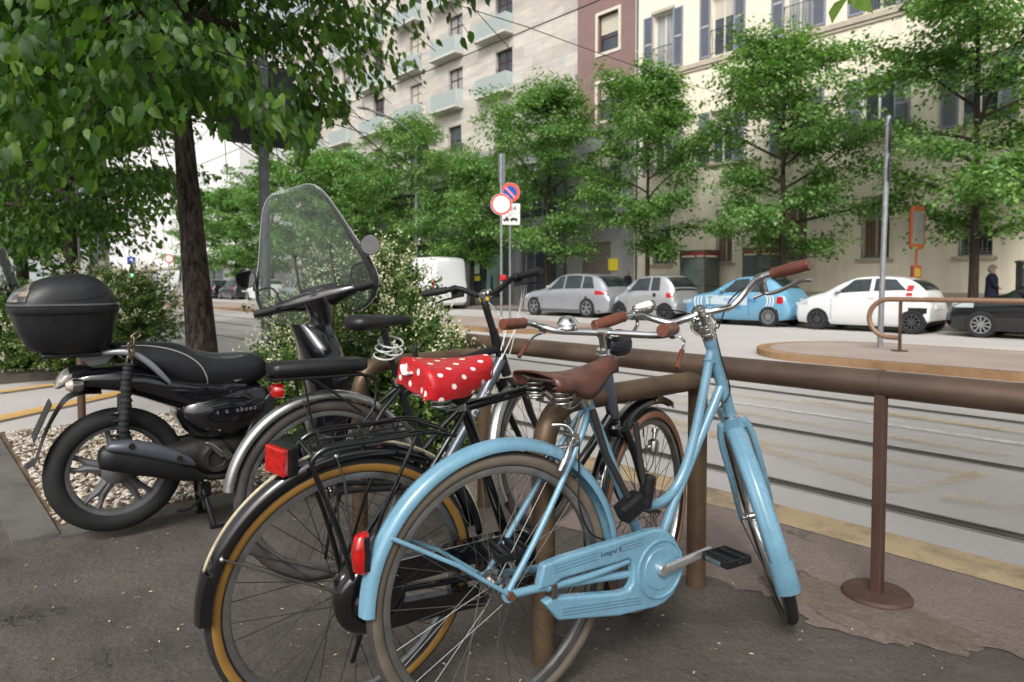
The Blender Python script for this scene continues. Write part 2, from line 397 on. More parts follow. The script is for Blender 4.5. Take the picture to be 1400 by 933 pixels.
# painted lines
sheet('white_line', [(-300, 6.43), (60, 6.43), (60, 6.55), (-300, 6.55)], -0.112, M_white)
sheet('yellow_line', [(-300, 10.35), (-13, 10.35), (-13, 10.55), (-300, 10.55)], -0.112, M_yel)
for iy, (pts_, w) in enumerate(((((-4.2, 5.35), (-1.5, 4.45)), 0.16), (((-1.5, 4.45), (-1.3, 5.3)), 0.12), (((-5.0, 4.6), (-1.3, 5.25)), 0.16), (((-5.6, 6.9), (-1.6, 7.0)), 0.15), (((-4.6, 6.05), (-1.3, 5.95)), 0.15),
                 (((-7.9, 5.3), (-5.0, 4.6)), 0.16), (((-7.6, 4.7), (-4.2, 5.35)), 0.16), (((1.5, 5.3), (-1.3, 4.5)), 0.15), (((-3.4, 7.15), (-0.6, 6.85)), 0.14),
                 (((-7.6, 0.3), (-9.3, 2.4)), 0.24), (((-9.6, 0.4), (-10.4, 2.2)), 0.2))):
    a, b = Vector((*pts_[0], 0)), Vector((*pts_[1], 0)); d = (b-a).normalized(); nn = Vector((-d.y, d.x, 0))*w/2
    sheet('yellow_marking', [tuple((a+nn)[:2]), tuple((a-nn)[:2]), tuple((b-nn)[:2]), tuple((b+nn)[:2])], -0.1085+0.0012*iy, M_yelo if iy > 8 else M_yelw)
# median islands with rounded ends
def island(u0, u1, v0, v1, round_right, name='traffic_island'):
    cy, r = (v0+v1)/2, (v1-v0)/2; arc = []
    def shape(k):
        rr = r-k
        if round_right:
            return [(u0, cy-rr)]+[(u1-r+rr*math.cos(a), cy+rr*math.sin(a)) for a in np.linspace(-PI/2, PI/2, 24)]+[(u0, cy+rr)]
        return [(u1, cy+rr)]+[(u0+r+rr*math.cos(a), cy+rr*math.sin(a)) for a in np.linspace(PI/2, 3*PI/2, 24)]+[(u1, cy-rr)]
    slab(name+'_kerb', shape(0), -0.158, -0.01, M_ikerb)
    sheet(name, shape(0.22), -0.006, M_island)
island(-300, -11.9, 11.15, 14.7, True)
island(-6.6, 50, 10.6, 14.2, False)
# far pavement
slab('far_pavement', [(-400, 20.75), (60, 20.75), (60, 60), (-400, 60)], -0.158, 0.0, M_island)
slab('far_kerb', [(-400, 20.6), (60, 20.6), (60, 20.75), (-400, 20.75)], -0.158, 0.002, M_kerbst)
# gravel in the planting bed: white pebbles, too many to count
def pebbles(name, n, x0, x1, y0, y1, z, s0, s1, cols, seed, label, cat='gravel', hole=None):
    rg = np.random.default_rng(seed); g = (1+5**.5)/2
    iv = np.array([(-1,g,0),(1,g,0),(-1,-g,0),(1,-g,0),(0,-1,g),(0,1,g),(0,-1,-g),(0,1,-g),(g,0,-1),(g,0,1),(-g,0,-1),(-g,0,1)])/math.sqrt(1+g*g)
    fi = np.array([(0,11,5),(0,5,1),(0,1,7),(0,7,10),(0,10,11),(1,5,9),(5,11,4),(11,10,2),(10,7,6),(7,1,8),(3,9,4),(3,4,2),(3,2,6),(3,6,8),(3,8,9),(4,9,5),(2,4,11),(6,2,10),(8,6,7),(9,8,1)])
    px = rg.uniform(x0, x1, n); py = rg.uniform(y0, y1, n)
    s = rg.uniform(s0, s1, n)[:, None]*np.array([1.0, 0.75, 0.5])*rg.uniform(0.75, 1.25, (n, 3))
    a = rg.uniform(0, 2*PI, n); b = rg.uniform(-0.5, 0.5, n)
    P = iv[None]*s[:, None]*rg.uniform(0.85, 1.15, (n, 12, 1))
    ca, sa = np.cos(a)[:, None], np.sin(a)[:, None]; cb, sb = np.cos(b)[:, None], np.sin(b)[:, None]
    x = P[..., 0]; y = P[..., 1]; zz = P[..., 2]
    x, zz = x*cb-zz*sb, x*sb+zz*cb
    X = x*ca-y*sa+px[:, None]; Y = x*sa+y*ca+py[:, None]; Z = zz+(z+s[:, 2]*0.6+rg.uniform(0, s1*0.5, n))[:, None]
    V = np.stack([X, Y, Z], -1).reshape(-1, 3); F = (fi[None]+12*np.arange(n)[:, None, None]).reshape(-1, 3)
    mi = np.repeat(rg.integers(0, len(cols), n), 20)
    o = npmesh(name, V, F, cols, smooth=False, mi=mi)
    return tag(o, label, cat, kind='stuff')
PBM = [mat('pebble_a', (176, 166, 152), .8, var=.12, vscale=30, bump=.2, bscale=200), mat('pebble_b', (150, 136, 120), .8, var=.12, vscale=30), mat('pebble_c', (192, 184, 174), .8, var=.1, vscale=30), mat('pebble_d', (92, 78, 66), .85, var=.15, vscale=30)]
pebbles('gravel', 15000, -6.4, -3.78, 0.5, 2.9, 0.002, 0.010, 0.021, PBM, 3, 'pale pebbles filling the planting bed under the scooter')
pebbles('gravel', 5000, -15, -10.8, 0.6, 2.9, 0.002, 0.018, 0.035, PBM, 5, 'pale pebbles in the farther planting bed beyond the drive')
# litter of dry leaf scraps on the pavement
def litter(n, seed, x0, x1, y0, y1, name, label, s0, s1, cols):
    rg = np.random.default_rng(seed)
    px = rg.uniform(x0, x1, n); py = rg.uniform(y0, y1, n); a = rg.uniform(0, 2*PI, n); s = rg.uniform(s0, s1, n)
    base = np.array([(-1, 0, 0), (0, 0.42, 0.25), (1, 0, 0.1), (0, -0.42, 0.22)])
    V = base[None]*s[:, None, None]; ca, sa = np.cos(a)[:, None], np.sin(a)[:, None]
    X = V[..., 0]*ca-V[..., 1]*sa+px[:, None]; Y = V[..., 0]*sa+V[..., 1]*ca+py[:, None]; Z = V[..., 2]+0.008
    o = npmesh(name, np.stack([X, Y, Z], -1).reshape(-1, 3), np.arange(4*n).reshape(n, 4), cols, mi=rg.integers(0, len(cols), n))
    return tag(o, label, 'leaf litter', kind='stuff')
LM = [mat('dry_leaf_a', (196, 164, 110), .8), mat('dry_leaf_b', (140, 104, 66), .8), mat('dry_leaf_c', (90, 66, 44), .8), mat('dry_leaf_d', (216, 196, 160), .8)]
litter(900, 8, -3.6, 1.2, 0.2, 2.5, 'leaf_litter', 'small dry leaf scraps scattered over the brown pavement round the bicycles', 0.002, 0.009, LM)
litter(1700, 9, -6.3, -3.8, 0.5, 2.7, 'leaf_litter', 'dry leaf scraps lying among the pale pebbles of the bed', 0.006, 0.016, LM)
# ------------------------------------------------------------------ trees and shrubs
def leaf_mat(name, c1, c2, c3, trans=0.35, rough=0.45):
    M = bpy.data.materials.new(name); M.use_nodes = True; nt = M.node_tree; L = nt.links; P = nt.nodes['Principled BSDF']
    P.inputs['Roughness'].default_value = rough; P.inputs['Specular IOR Level'].default_value = 0.4
    g = nt.nodes.new('ShaderNodeNewGeometry')
    r = nt.nodes.new('ShaderNodeValToRGB'); L.new(g.outputs['Random Per Island'], r.inputs['Fac'])
    e = r.color_ramp.elements; e[0].position = 0.0; e[0].color = (*c1, 1); e[1].position = 1.0; e[1].color = (*c3, 1)
    k = e.new(0.55); k.color = (*c2, 1)
    L.new(r.outputs[0], P.inputs['Base Color'])
    T = nt.nodes.new('ShaderNodeBsdfTranslucent')
    mx = nt.nodes.new('ShaderNodeMix'); mx.data_type = 'RGBA'; mx.blend_type = 'MULTIPLY'; mx.inputs[0].default_value = 1
    L.new(r.outputs[0], mx.inputs[6]); mx.inputs[7].default_value = (1.5, 1.6, 0.40, 1)
    L.new(mx.outputs[2], T.inputs['Color'])
    ms = nt.nodes.new('ShaderNodeMixShader'); ms.inputs[0].default_value = trans
    L.new(P.outputs[0], ms.inputs[1]); L.new(T.outputs[0], ms.inputs[2]); L.new(ms.outputs[0], nt.nodes['Material Output'].inputs['Surface'])
    return M
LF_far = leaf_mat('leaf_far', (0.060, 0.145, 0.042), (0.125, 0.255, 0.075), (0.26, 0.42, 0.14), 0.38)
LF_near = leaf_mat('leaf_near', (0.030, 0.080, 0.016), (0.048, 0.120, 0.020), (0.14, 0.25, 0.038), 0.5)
LF_bush = leaf_mat('leaf_bush', (0.035, 0.080, 0.020), (0.07, 0.135, 0.032), (0.19, 0.27, 0.07), 0.3)
M_flower = leaf_mat('bush_flower', (0.48, 0.46, 0.30), (0.62, 0.60, 0.44), (0.74, 0.73, 0.60), 0.25, .7)
def bark_mat(name, c1, c2, sc=14):
    M = bpy.data.materials.new(name); M.use_nodes = True; nt = M.node_tree; L = nt.links; P = nt.nodes['Principled BSDF']; P.inputs['Roughness'].default_value = 0.95; P.inputs['Specular IOR Level'].default_value = 0.15
    tc = nt.nodes.new('ShaderNodeTexCoord'); mp = nt.nodes.new('ShaderNodeMapping'); mp.inputs['Scale'].default_value = (1, 1, 0.16); L.new(tc.outputs['Object'], mp.inputs[0])
    n = nt.nodes.new('ShaderNodeTexNoise'); n.inputs['Scale'].default_value = sc*2; n.inputs['Detail'].default_value = 8; n.inputs['Roughness'].default_value = .65; n.inputs['Distortion'].default_value = .6; L.new(mp.outputs[0], n.inputs['Vector'])
    r = nt.nodes.new('ShaderNodeValToRGB'); L.new(n.outputs['Fac'], r.inputs['Fac']); r.color_ramp.elements[0].position = .40; r.color_ramp.elements[1].position = .62
    r.color_ramp.elements[0].color = (*lin(c1), 1); r.color_ramp.elements[1].color = (*lin(c2), 1); L.new(r.outputs[0], P.inputs['Base Color'])
    b = nt.nodes.new('ShaderNodeBump'); b.inputs['Strength'].default_value = 1; b.inputs['Distance'].default_value = .03; L.new(n.outputs['Fac'], b.inputs['Height']); L.new(b.outputs[0], P.inputs['Normal'])
    return M
M_bark = bark_mat('bark', (34, 29, 27), (84, 75, 69)); M_bark2 = bark_mat('bark_far', (46, 40, 36), (80, 70, 62))

def leaf_mesh(name, C, D, N, S, matl, parent, simple=True, rg=None, width=0.5, mi=None, mats=None):
    """C centres, D directions (base->tip), N normals, S sizes: kite leaves (simple) or folded pointed leaves"""
    n = len(C); D = D/np.linalg.norm(D, axis=1, keepdims=True)
    W = np.cross(D, N); W /= np.linalg.norm(W, axis=1, keepdims=True)+1e-9; Nn = np.cross(W, D)
    S = S[:, None]
    if simple:
        V = np.stack([C-D*S*.5, C+W*S*width*.5-D*S*.02+Nn*S*.06, C+D*S*.5-Nn*S*.08, C-W*S*width*.5-D*S*.02+Nn*S*.06], 1).reshape(-1, 3)
        F = np.arange(4*n).reshape(n, 4)
    else:
        b = C-D*S*.5
        V = np.stack([b, C-D*S*.22+W*S*width*.46+Nn*S*.07, C+D*S*.15+W*S*width*.40+Nn*S*.03, C+D*S*.55-Nn*S*.16,
                      C+D*S*.15-W*S*width*.40+Nn*S*.03, C-D*S*.22-W*S*width*.46+Nn*S*.07, C-D*S*.1, C+D*S*.22-Nn*S*.03], 1).reshape(-1, 3)
        q = np.array([(0, 1, 6, 6), (1, 2, 7, 6), (2, 3, 3, 7), (7, 3, 3, 4), (6, 7, 4, 5), (0, 6, 6, 5)])
        # triangles and quads: build as quads + tris separately
        base = 8*np.arange(n)[:, None, None]
        tri = (np.array([(0, 1, 6), (1, 2, 7), (1, 7, 6), (2, 3, 7), (7, 3, 4), (6, 7, 5), (7, 4, 5), (0, 6, 5)])[None]+base).reshape(-1, 3)
        return npmesh(name, V, tri, mats or matl, parent, smooth=True, mi=None if mi is None else np.repeat(mi, 8))
    return npmesh(name, V, F, mats or matl, parent, smooth=False, mi=mi)

def tree(loc, H, tr, base_h, R, n_limb, twigs, per, ls, seed, label, group=None, lean=(0, 0), simple=True, lmat=None, prof=None, keep=None, bark=None, cat='tree', droop=0.0, spread=0.16, limbs_up=0.55, name='street_tree', roots=True, crown_label=None, hang=0.0, uneven=(.45, .8, 1.0, 1.28)):
    rnd = random.Random(seed); rg = np.random.default_rng(seed)
    root = empty(name, loc); tag(root, label, cat, group)
    tm = MB()
    # trunk
    K = 16; path = []; rad = []
    top = H*0.93
    for i in range(K+1):
        t = i/K; z = top*t
        path.append(Vector((lean[0]*t*1.0+0.05*math.sin(3.1*t+seed)*(H/8)*t, lean[1]*t+0.05*math.cos(4.3*t+seed*2)*(H/8)*t, z)))
        rad.append(tr*(1.0-0.93*t**0.9)*(1.0+(0.35*math.exp(-z/0.12) if roots else 0))+0.006)
    tm.tube(path, rad, 14)
    def trunk_at(z):
        t = min(1, z/top)*K; i = min(K-1, int(t)); f = t-i
        return path[i].lerp(path[i+1], f), rad[i]*(1-f)+rad[i+1]*f
    prof = prof or (lambda h: (math.sin(PI*min(1, h*0.96+0.10))**0.7)*(1-0.28*h))
    C = []; D = []; Nn = []; S = []
    def add_twig(p0, d, L, cnt):
        # a spray of leaves in a nearly flat drooping plane along a twig
        side = d.cross(Vector((0, 0, 1)))
        if side.length < 0.1: side = Vector((1, 0, 0))
        side.normalize()
        for k in range(cnt):
            t = rnd.random()**0.8
            p = p0+d*L*t+Vector((0, 0, -droop*L*t*t))
            s_ = rnd.choice((-1, 1)); off = side*s_*rnd.uniform(0.02, spread)+Vector((rnd.gauss(0, spread*.35), rnd.gauss(0, spread*.35), rnd.gauss(-0.02, spread*.32)))
            p = p+off
            ld = (d*0.5+side*s_*0.7+Vector((rnd.gauss(0, .3), rnd.gauss(0, .3), rnd.gauss(-.38-1.5*hang, .35))))
            nn = Vector((rnd.gauss(0, .38+.7*hang), rnd.gauss(0, .38+.7*hang), 1-.75*hang))
            C.append(p); D.append(ld); Nn.append(nn); S.append(ls*rnd.uniform(.5, 1.3))
    for i in range(n_limb):
        f = (i+0.5)/n_limb; zh = base_h+(top-base_h)*f*0.96
        p0, r0 = trunk_at(zh); az = i*2.39996+rnd.uniform(-.4, .4)
        up = limbs_up*(0.5+0.9*f)+rnd.uniform(-.12, .18)
        L = R*prof(f)*rnd.choice(uneven)*rnd.uniform(.88, 1.1)/max(.5, math.cos(up*0.7))
        d = Vector((math.cos(az)*math.cos(up), math.sin(az)*math.cos(up), math.sin(up)))
        pts = []; q = p0.copy(); dd = d.copy()
        seg = 7
        for k in range(seg+1):
            pts.append(q.copy()); dd = (dd+Vector((rnd.gauss(0, .1), rnd.gauss(0, .1), rnd.gauss(0.0, .07)-droop*.05))).normalized(); q = q+dd*L/seg
        if keep is not None:
            ok = 1
            while ok < len(pts) and keep(pts[ok]+Vector(loc)): ok += 1
            full = pts; pts = pts[:max(2, ok)]
        else: full = pts
        rr = [max(.006, min(r0*.62, tr*.5)*(1-k/seg)**.9+.004) for k in range(seg+1)]
        if len(pts) > 3 or keep is None: tm.tube(pts, rr[:len(pts)-1]+[.004], 7)
        for k in range(twigs):
            t = rnd.uniform(.22, 1.0); fi = t*seg; a = min(seg-1, int(fi)); pp = full[a].lerp(full[a+1], fi-a)
            az2 = math.atan2(dd.y, dd.x)+rnd.gauss(0, 1.0)
            e = rnd.uniform(-.35, .55)
            d2 = Vector((math.cos(az2)*math.cos(e), math.sin(az2)*math.cos(e), math.sin(e)))
            TL = R*rnd.uniform(.18, .42)
            if k % 2 == 0 and (keep is None or (keep(pp+d2*TL+Vector(loc)) and keep(pp+Vector(loc)))): tm.tube([pp, pp+d2*TL*.5+Vector((0, 0, -.25*droop*TL)), pp+d2*TL+Vector((0, 0, -droop*TL))], [.008 if simple else .006, .005, .003], 4, cap=False)
            add_twig(pp, d2, TL, int(per*rnd.uniform(.6, 1.3)))
    # leader
    for k in range(int(twigs*1.2)):
        z = top*rnd.uniform(.86, 1.0); pp, _ = trunk_at(z); az2 = rnd.uniform(0, 2*PI); e = rnd.uniform(.1, 1.2)
        add_twig(pp, Vector((math.cos(az2)*math.cos(e), math.sin(az2)*math.cos(e), math.sin(e))), R*.25, per//2)
    C = np.array([tuple(v) for v in C]); D = np.array([tuple(v) for v in D]); Nn = np.array([tuple(v) for v in Nn]); S = np.array(S)
    if keep is not None:
        W = C+np.array(loc); k = np.array([keep(w) for w in W]); C, D, Nn, S = C[k], D[k], Nn[k], S[k]
    tm.build('trunk', bark or M_bark2, root, smooth=60)
    leaf_mesh('crown', C, D, Nn, S, lmat or LF_far, root, simple=simple, width=.62 if simple else .60)
    return root

# far row across the road
gp = 'street trees along the far pavement'
far = [(-5.6, 11.5, .13, 3.5, 13, 'tall young street tree at the right end, its trunk beside the masked walker'),
       (-10.95, 9.9, .14, 3.3, 13, 'broad young street tree beside the brown glass booths behind the pale blue hatchback'),
       (-16.4, 10.2, .10, 2.5, 12, 'slim young street tree between the silver hatchback and the cream facade corner'),
       (-22.0, 10.8, .13, 3.5, 14, 'full young street tree behind the silver estate car, in front of the grey shop wall'),
       (-27.4, 8.0, .12, 3.1, 12, 'street tree between the shop with the pale poster and the big white van'),
       (-33.0, 11.2, .13, 3.7, 14, 'tall spiky street tree beside the curved arm lamp, behind the big white van')]
for i, (u, h, r, R, nl, lb) in enumerate(far):
    tree((u, 21.4, 0), h, r, 2.15, R*1.16, nl+15, 27, 46, .150, 21+i, lb, gp, spread=.30, droop=.12)
for i, u in enumerate((-39.5, -46, -53, -61, -70)):
    tree((u, 21.4, 0), 10.0+(i % 3)*0.9, .14, 1.8, 4.6, 26, 20, 38, .25, 41+i, ['dense green tree past the tall spiky one, over the parked white car', 'dense green tree second past the lamp, above the dark small car', 'bright green tree beyond the row of cars, left of the signpost plate', 'far green tree before the pale windowless block', 'farthest green tree of the row, by the distant vans'][i], gp, spread=.3)
# near row on this side: the big leaning one in the gravel bed, then the ones beyond the drive
def out_of_view(w, margin=0.0):
    d = Vector(w)-EYE; z = d.dot(VF)
    if z < 0.05: return True
    x = 700+FPX*d.dot(VR)/z; y = CYP-FPX*d.dot(VU)/z
    return x < -60 or x > 1460 or y < -12-margin or y > 990
def keep_big(w):
    # the crown of the leaning tree hangs no lower than in the photograph
    d = Vector(w)-EYE; z = d.dot(VF)
    if z < 0.3: return True
    x = 700+FPX*d.dot(VR)/z; y = CYP-FPX*d.dot(VU)/z
    if x > 650: return y < 5
    lim = np.interp(x, [0, 60, 120, 180, 250, 330, 380, 420, 480, 560, 600, 640, 665], [225, 245, 250, 185, 160, 175, 205, 205, 140, 120, 100, 92, 45])
    return y < lim+14*math.sin(x*.11)+9*math.sin(x*.31)
near_g_ = 'street trees in the planting beds on this side'
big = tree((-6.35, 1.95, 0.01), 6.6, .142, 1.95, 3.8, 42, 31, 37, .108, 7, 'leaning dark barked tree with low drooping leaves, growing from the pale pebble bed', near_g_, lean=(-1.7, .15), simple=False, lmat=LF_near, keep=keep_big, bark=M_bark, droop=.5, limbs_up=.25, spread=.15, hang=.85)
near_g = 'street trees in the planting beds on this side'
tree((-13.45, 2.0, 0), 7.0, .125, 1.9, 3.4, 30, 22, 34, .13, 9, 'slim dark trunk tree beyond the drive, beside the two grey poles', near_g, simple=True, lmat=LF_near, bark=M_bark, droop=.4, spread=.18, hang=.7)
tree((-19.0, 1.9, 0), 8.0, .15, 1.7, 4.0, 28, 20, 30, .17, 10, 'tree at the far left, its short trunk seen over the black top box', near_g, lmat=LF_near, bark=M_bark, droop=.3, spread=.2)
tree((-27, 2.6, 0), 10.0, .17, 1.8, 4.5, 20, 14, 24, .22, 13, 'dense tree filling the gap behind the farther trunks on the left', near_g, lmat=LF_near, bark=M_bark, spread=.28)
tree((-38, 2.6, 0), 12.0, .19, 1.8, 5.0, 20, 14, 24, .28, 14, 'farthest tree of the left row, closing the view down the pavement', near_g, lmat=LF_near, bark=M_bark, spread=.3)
# the tree whose twig hangs in at the top right edge
twig_root = tree((1.2, 2.05, 0), 7.5, .14, 2.6, 3.2, 26, 20, 26, .13, 17, 'tree whose bright twig of leaves hangs in at the top right edge', near_g, simple=True, lmat=LF_near, bark=M_bark, droop=.3, keep=lambda w: out_of_view(w), roots=True)
C_, D_, N_, S_ = [], [], [], []
def px_pt(x, y, dist):
    d = VF+VR*((x-700)/FPX)-VU*((y-CYP)/FPX); return EYE+d*dist
for (x0, y0, x1, y1, s_) in ((1163, -8, 1134, 24, .075), (1160, -10, 1192, 14, .075), (1166, -4, 1178, 12, .03), (1168, -20, 1215, -4, .08), (1150, -22, 1110, -6, .08)):
    a, b = px_pt(x0, y0, 1.75), px_pt(x1, y1, 1.72); C_.append(tuple((a+b)/2-twig_root.location)); D_.append(tuple(b-a)); N_.append((-.3, -.7, .6)); S_.append(max(s_, (b-a).length))
tw = leaf_mesh('hanging_leaves', np.array(C_), np.array(D_), np.array(N_), np.array(S_), leaf_mat('leaf_bright', (.16, .26, .05), (.18, .30, .06), (.22, .34, .08), .55), twig_root, simple=False, width=.6)
mb = MB(); a = px_pt(1163, -8, 1.75)-twig_root.location; mb.tube([a, a+Vector((.12, .03, .25)), Vector((.35, -.1, 2.2))*0.5+a*0.5+Vector((0, 0, .25)), Vector((0, 0, 2.9))], [.0018, .003, .006, .02], 6); mb.build('twig', M_bark, twig_root)

def bush(loc, blobs, n, ls, fl, seed, label, name='flowering_shrub', group=None, flb=None):
    rg = np.random.default_rng(seed); root = empty(name, loc); tag(root, label, 'shrub', group)
    C, D, N, S, MI = [], [], [], [], []
    rnd = random.Random(seed); stems = MB()
    tot = sum(b[3]*b[4] for b in blobs)
    for (bx_, by_, bz_, rx, rz) in blobs:
        k = int(n*rx*rz/tot)
        # sprigs: short shoots sticking out of the mass
        ns = max(6, k//26)
        for s in range(ns):
            v = rg.normal(size=3); v /= np.linalg.norm(v); rr = rg.uniform(.25, 1.0)**.55
            lump = 1+0.16*math.sin(v[0]*5+seed)+0.13*math.sin(v[1]*7+v[2]*6+seed*2)
            c = np.array((bx_, by_, bz_))+v*np.array((rx, rx, rz))*rr*lump
            if c[2] < 0.03: c[2] = 0.03+abs(c[2])*.2
            d = v*0.8+np.array((0, 0, .55))+rg.normal(size=3)*.35; d /= np.linalg.norm(d)
            L = rg.uniform(.09, .24)
            m_ = 26
            t = rg.uniform(0, 1, m_); P = c+d*L*t[:, None]+rg.normal(size=(m_, 3))*.018
            ld = d+rg.normal(size=(m_, 3))*.75
            C.append(P); D.append(ld); N.append(rg.normal(size=(m_, 3))*.6+v+np.array((0, 0, .5))); S.append(rg.uniform(.7, 1.3, m_)*ls)
            isf = rr*lump > .80 and rg.random() < fl*(0.4+0.9*(v[2] > -0.3))
            mi = np.zeros(m_, int)
            if isf: mi = (t > .45).astype(int); S[-1] = np.where(mi == 1, ls*.62, S[-1])
            MI.append(mi)
            if s % 5 == 0: stems.tube([(loc[0]*0+bx_*.4+rnd.gauss(0, .04), by_*.4, 0.0), tuple(c*.6), tuple(c)], [.008, .005, .003], 5, cap=False)
    C, D, N, S, MI = map(np.concatenate, (C, D, N, S, MI))
    leaf_mesh('foliage', C, D, N, S, None, root, simple=True, width=.55, mi=MI, mats=[LF_bush, M_flower])
    stems.build('stem', M_bark2, root, smooth=60)
    return root
bg_ = 'white flowering shrubs in the beds'
bush((-4.38, 2.38, 0), [(0, 0, .68, .55, .62), (.42, -.1, .6, .4, .55), (-.5, .05, .62, .45, .6), (.12, .05, 1.02, .38, .34), (.72, -.02, .52, .40, .46), (.98, -.02, .40, .28, .36), (-.15, -.3, .4, .4, .38)], 80000, .038, .6, 5, 'large flowering shrub behind the scooter windscreen, hiding the end of the long rail', group=bg_)
bush((-10.9, 2.05, 0), [(0, 0, .7, .85, .62), (.55, -.5, .55, .6, .5), (-.5, .4, .75, .7, .6)], 40000, .048, .8, 6, 'round flowering shrub seen between the black top box and the leaning tree', group=bg_)
bush((-11.2, .95, 0), [(0, 0, .45, .75, .5), (.35, .3, .3, .6, .35)], 16000, .045, .35, 16, 'low spreading shrub seen below the black top box', group=bg_)
bush((-16.5, 1.6, 0), [(0, 0, .6, 1.1, .65), (.7, -.4, .5, .8, .55)], 16000, .06, .3, 18, 'dark green shrub at the left edge behind the top box', group=bg_)
# ------------------------------------------------------------------ buildings
M_cream = mat('cream_render', (226, 217, 198), .9, var=.07, vscale=2.2, bump=.15, bscale=40, aniso=(1.6, 1.6, .25))
M_cream2 = mat('plinth', (170, 160, 146), .9, var=.1, vscale=2)
M_pinkw = mat('brown_pink_render', (130, 105, 101), .9, var=.06, vscale=1.5, bump=.1)
M_trim = mat('stone_trim', (176, 166, 150), .85, var=.1, vscale=4)
M_trimw = mat('pale_trim', (205, 198, 184), .8, var=.06, vscale=4)
M_dkg = mat('dark_grey_cladding', (96, 98, 102), .6, var=.12, vscale=2)
M_gry = mat('grey_concrete', (140, 140, 142), .8, var=.12, vscale=1.3)
M_shut = mat('shutter_blue_grey', (134, 138, 152), .6, var=.06, vscale=6)
M_glass = mat('window_glass', (58, 66, 72), .06, 0.0, spec=.9, var=.35, vscale=.9)
M_glassc = mat('curtained_glass', (150, 152, 150), .12, spec=.8, var=.25, vscale=1.5, aniso=(14, 14, .6))
M_frame_r = mat('frame_dark_red', (78, 50, 46), .5)
M_frame_w = mat('frame_white', (200, 198, 192), .5)
M_iron = mat('wrought_iron', (44, 46, 50), .5)
M_wood = mat('wood_shutter', (124, 84, 50), .6, var=.25, vscale=10, aniso=(6, 6, .5))
M_blind = mat('blind_cream', (186, 180, 166), .8, var=.08, vscale=8, aniso=(1, 1, 9))
M_balc = mat('balcony_slab', (188, 184, 176), .8, var=.06, vscale=5)
def glass_clear(name, col=(0.75, 0.9, 0.88), alpha=.28):
    M = bpy.data.materials.new(name); M.use_nodes = True; nt = M.node_tree; L = nt.links
    nt.nodes.remove(nt.nodes['Principled BSDF'])
    t = nt.nodes.new('ShaderNodeBsdfTransparent'); g = nt.nodes.new('ShaderNodeBsdfGlossy'); g.inputs['Roughness'].default_value = .03
    d = nt.nodes.new('ShaderNodeBsdfDiffuse'); d.inputs['Color'].default_value = (*col, 1)
    t.inputs['Color'].default_value = (*[min(1, .55+c*.45) for c in col], 1)
    m1 = nt.nodes.new('ShaderNodeMixShader'); m1.inputs[0].default_value = alpha; L.new(t.outputs[0], m1.inputs[1]); L.new(d.outputs[0], m1.inputs[2])
    fr = nt.nodes.new('ShaderNodeFresnel'); fr.inputs['IOR'].default_value = 1.35
    m2 = nt.nodes.new('ShaderNodeMixShader'); L.new(fr.outputs[0], m2.inputs[0]); L.new(m1.outputs[0], m2.inputs[1]); L.new(g.outputs[0], m2.inputs[2])
    L.new(m2.outputs[0], nt.nodes['Material Output'].inputs['Surface'])
    return M
M_balg = glass_clear('balcony_glass', (.80, .90, .88), .42)
M_scr = glass_clear('windscreen_plastic', (.70, .76, .74), .055)
M_carglass = glass_clear('car_glass', (.10, .13, .13), .55)
def stone_mat():
    M = bpy.data.materials.new('travertine'); M.use_nodes = True; nt = M.node_tree; L = nt.links; P = nt.nodes['Principled BSDF']; P.inputs['Roughness'].default_value = .75
    tc = nt.nodes.new('ShaderNodeTexCoord')
    sx = nt.nodes.new('ShaderNodeSeparateXYZ'); L.new(tc.outputs['Object'], sx.inputs[0]); cb = nt.nodes.new('ShaderNodeCombineXYZ'); L.new(sx.outputs[0], cb.inputs[0]); L.new(sx.outputs[2], cb.inputs[1])
    b = nt.nodes.new('ShaderNodeTexBrick'); L.new(cb.outputs[0], b.inputs['Vector']); b.inputs['Scale'].default_value = 1.0
    b.inputs['Brick Width'].default_value = 1.5; b.inputs['Row Height'].default_value = .62; b.inputs['Mortar Size'].default_value = .008
    b.inputs['Color1'].default_value = (*lin((196, 192, 186)), 1); b.inputs['Color2'].default_value = (*lin((176, 171, 164)), 1); b.inputs['Mortar'].default_value = (*lin((150, 144, 134)), 1)
    n = nt.nodes.new('ShaderNodeTexNoise'); n.inputs['Scale'].default_value = 1.6; n.inputs['Detail'].default_value = 8; mp = nt.nodes.new('ShaderNodeMapping'); mp.inputs['Scale'].default_value = (.5, .5, 2); L.new(tc.outputs['Object'], mp.inputs[0]); L.new(mp.outputs[0], n.inputs['Vector'])
    r = nt.nodes.new('ShaderNodeValToRGB'); L.new(n.outputs['Fac'], r.inputs[0]); r.color_ramp.elements[0].position = .35; r.color_ramp.elements[1].position = .68; r.color_ramp.elements[0].color = (.80, .80, .82, 1); r.color_ramp.elements[1].color = (1.14, 1.08, .98, 1)
    mx = nt.nodes.new('ShaderNodeMix'); mx.data_type = 'RGBA'; mx.blend_type = 'MULTIPLY'; mx.inputs[0].default_value = .8; L.new(b.outputs['Color'], mx.inputs[6]); L.new(r.outputs[0], mx.inputs[7]); L.new(mx.outputs[2], P.inputs['Base Color'])
    return M
M_stone = stone_mat()
BV = 24.5
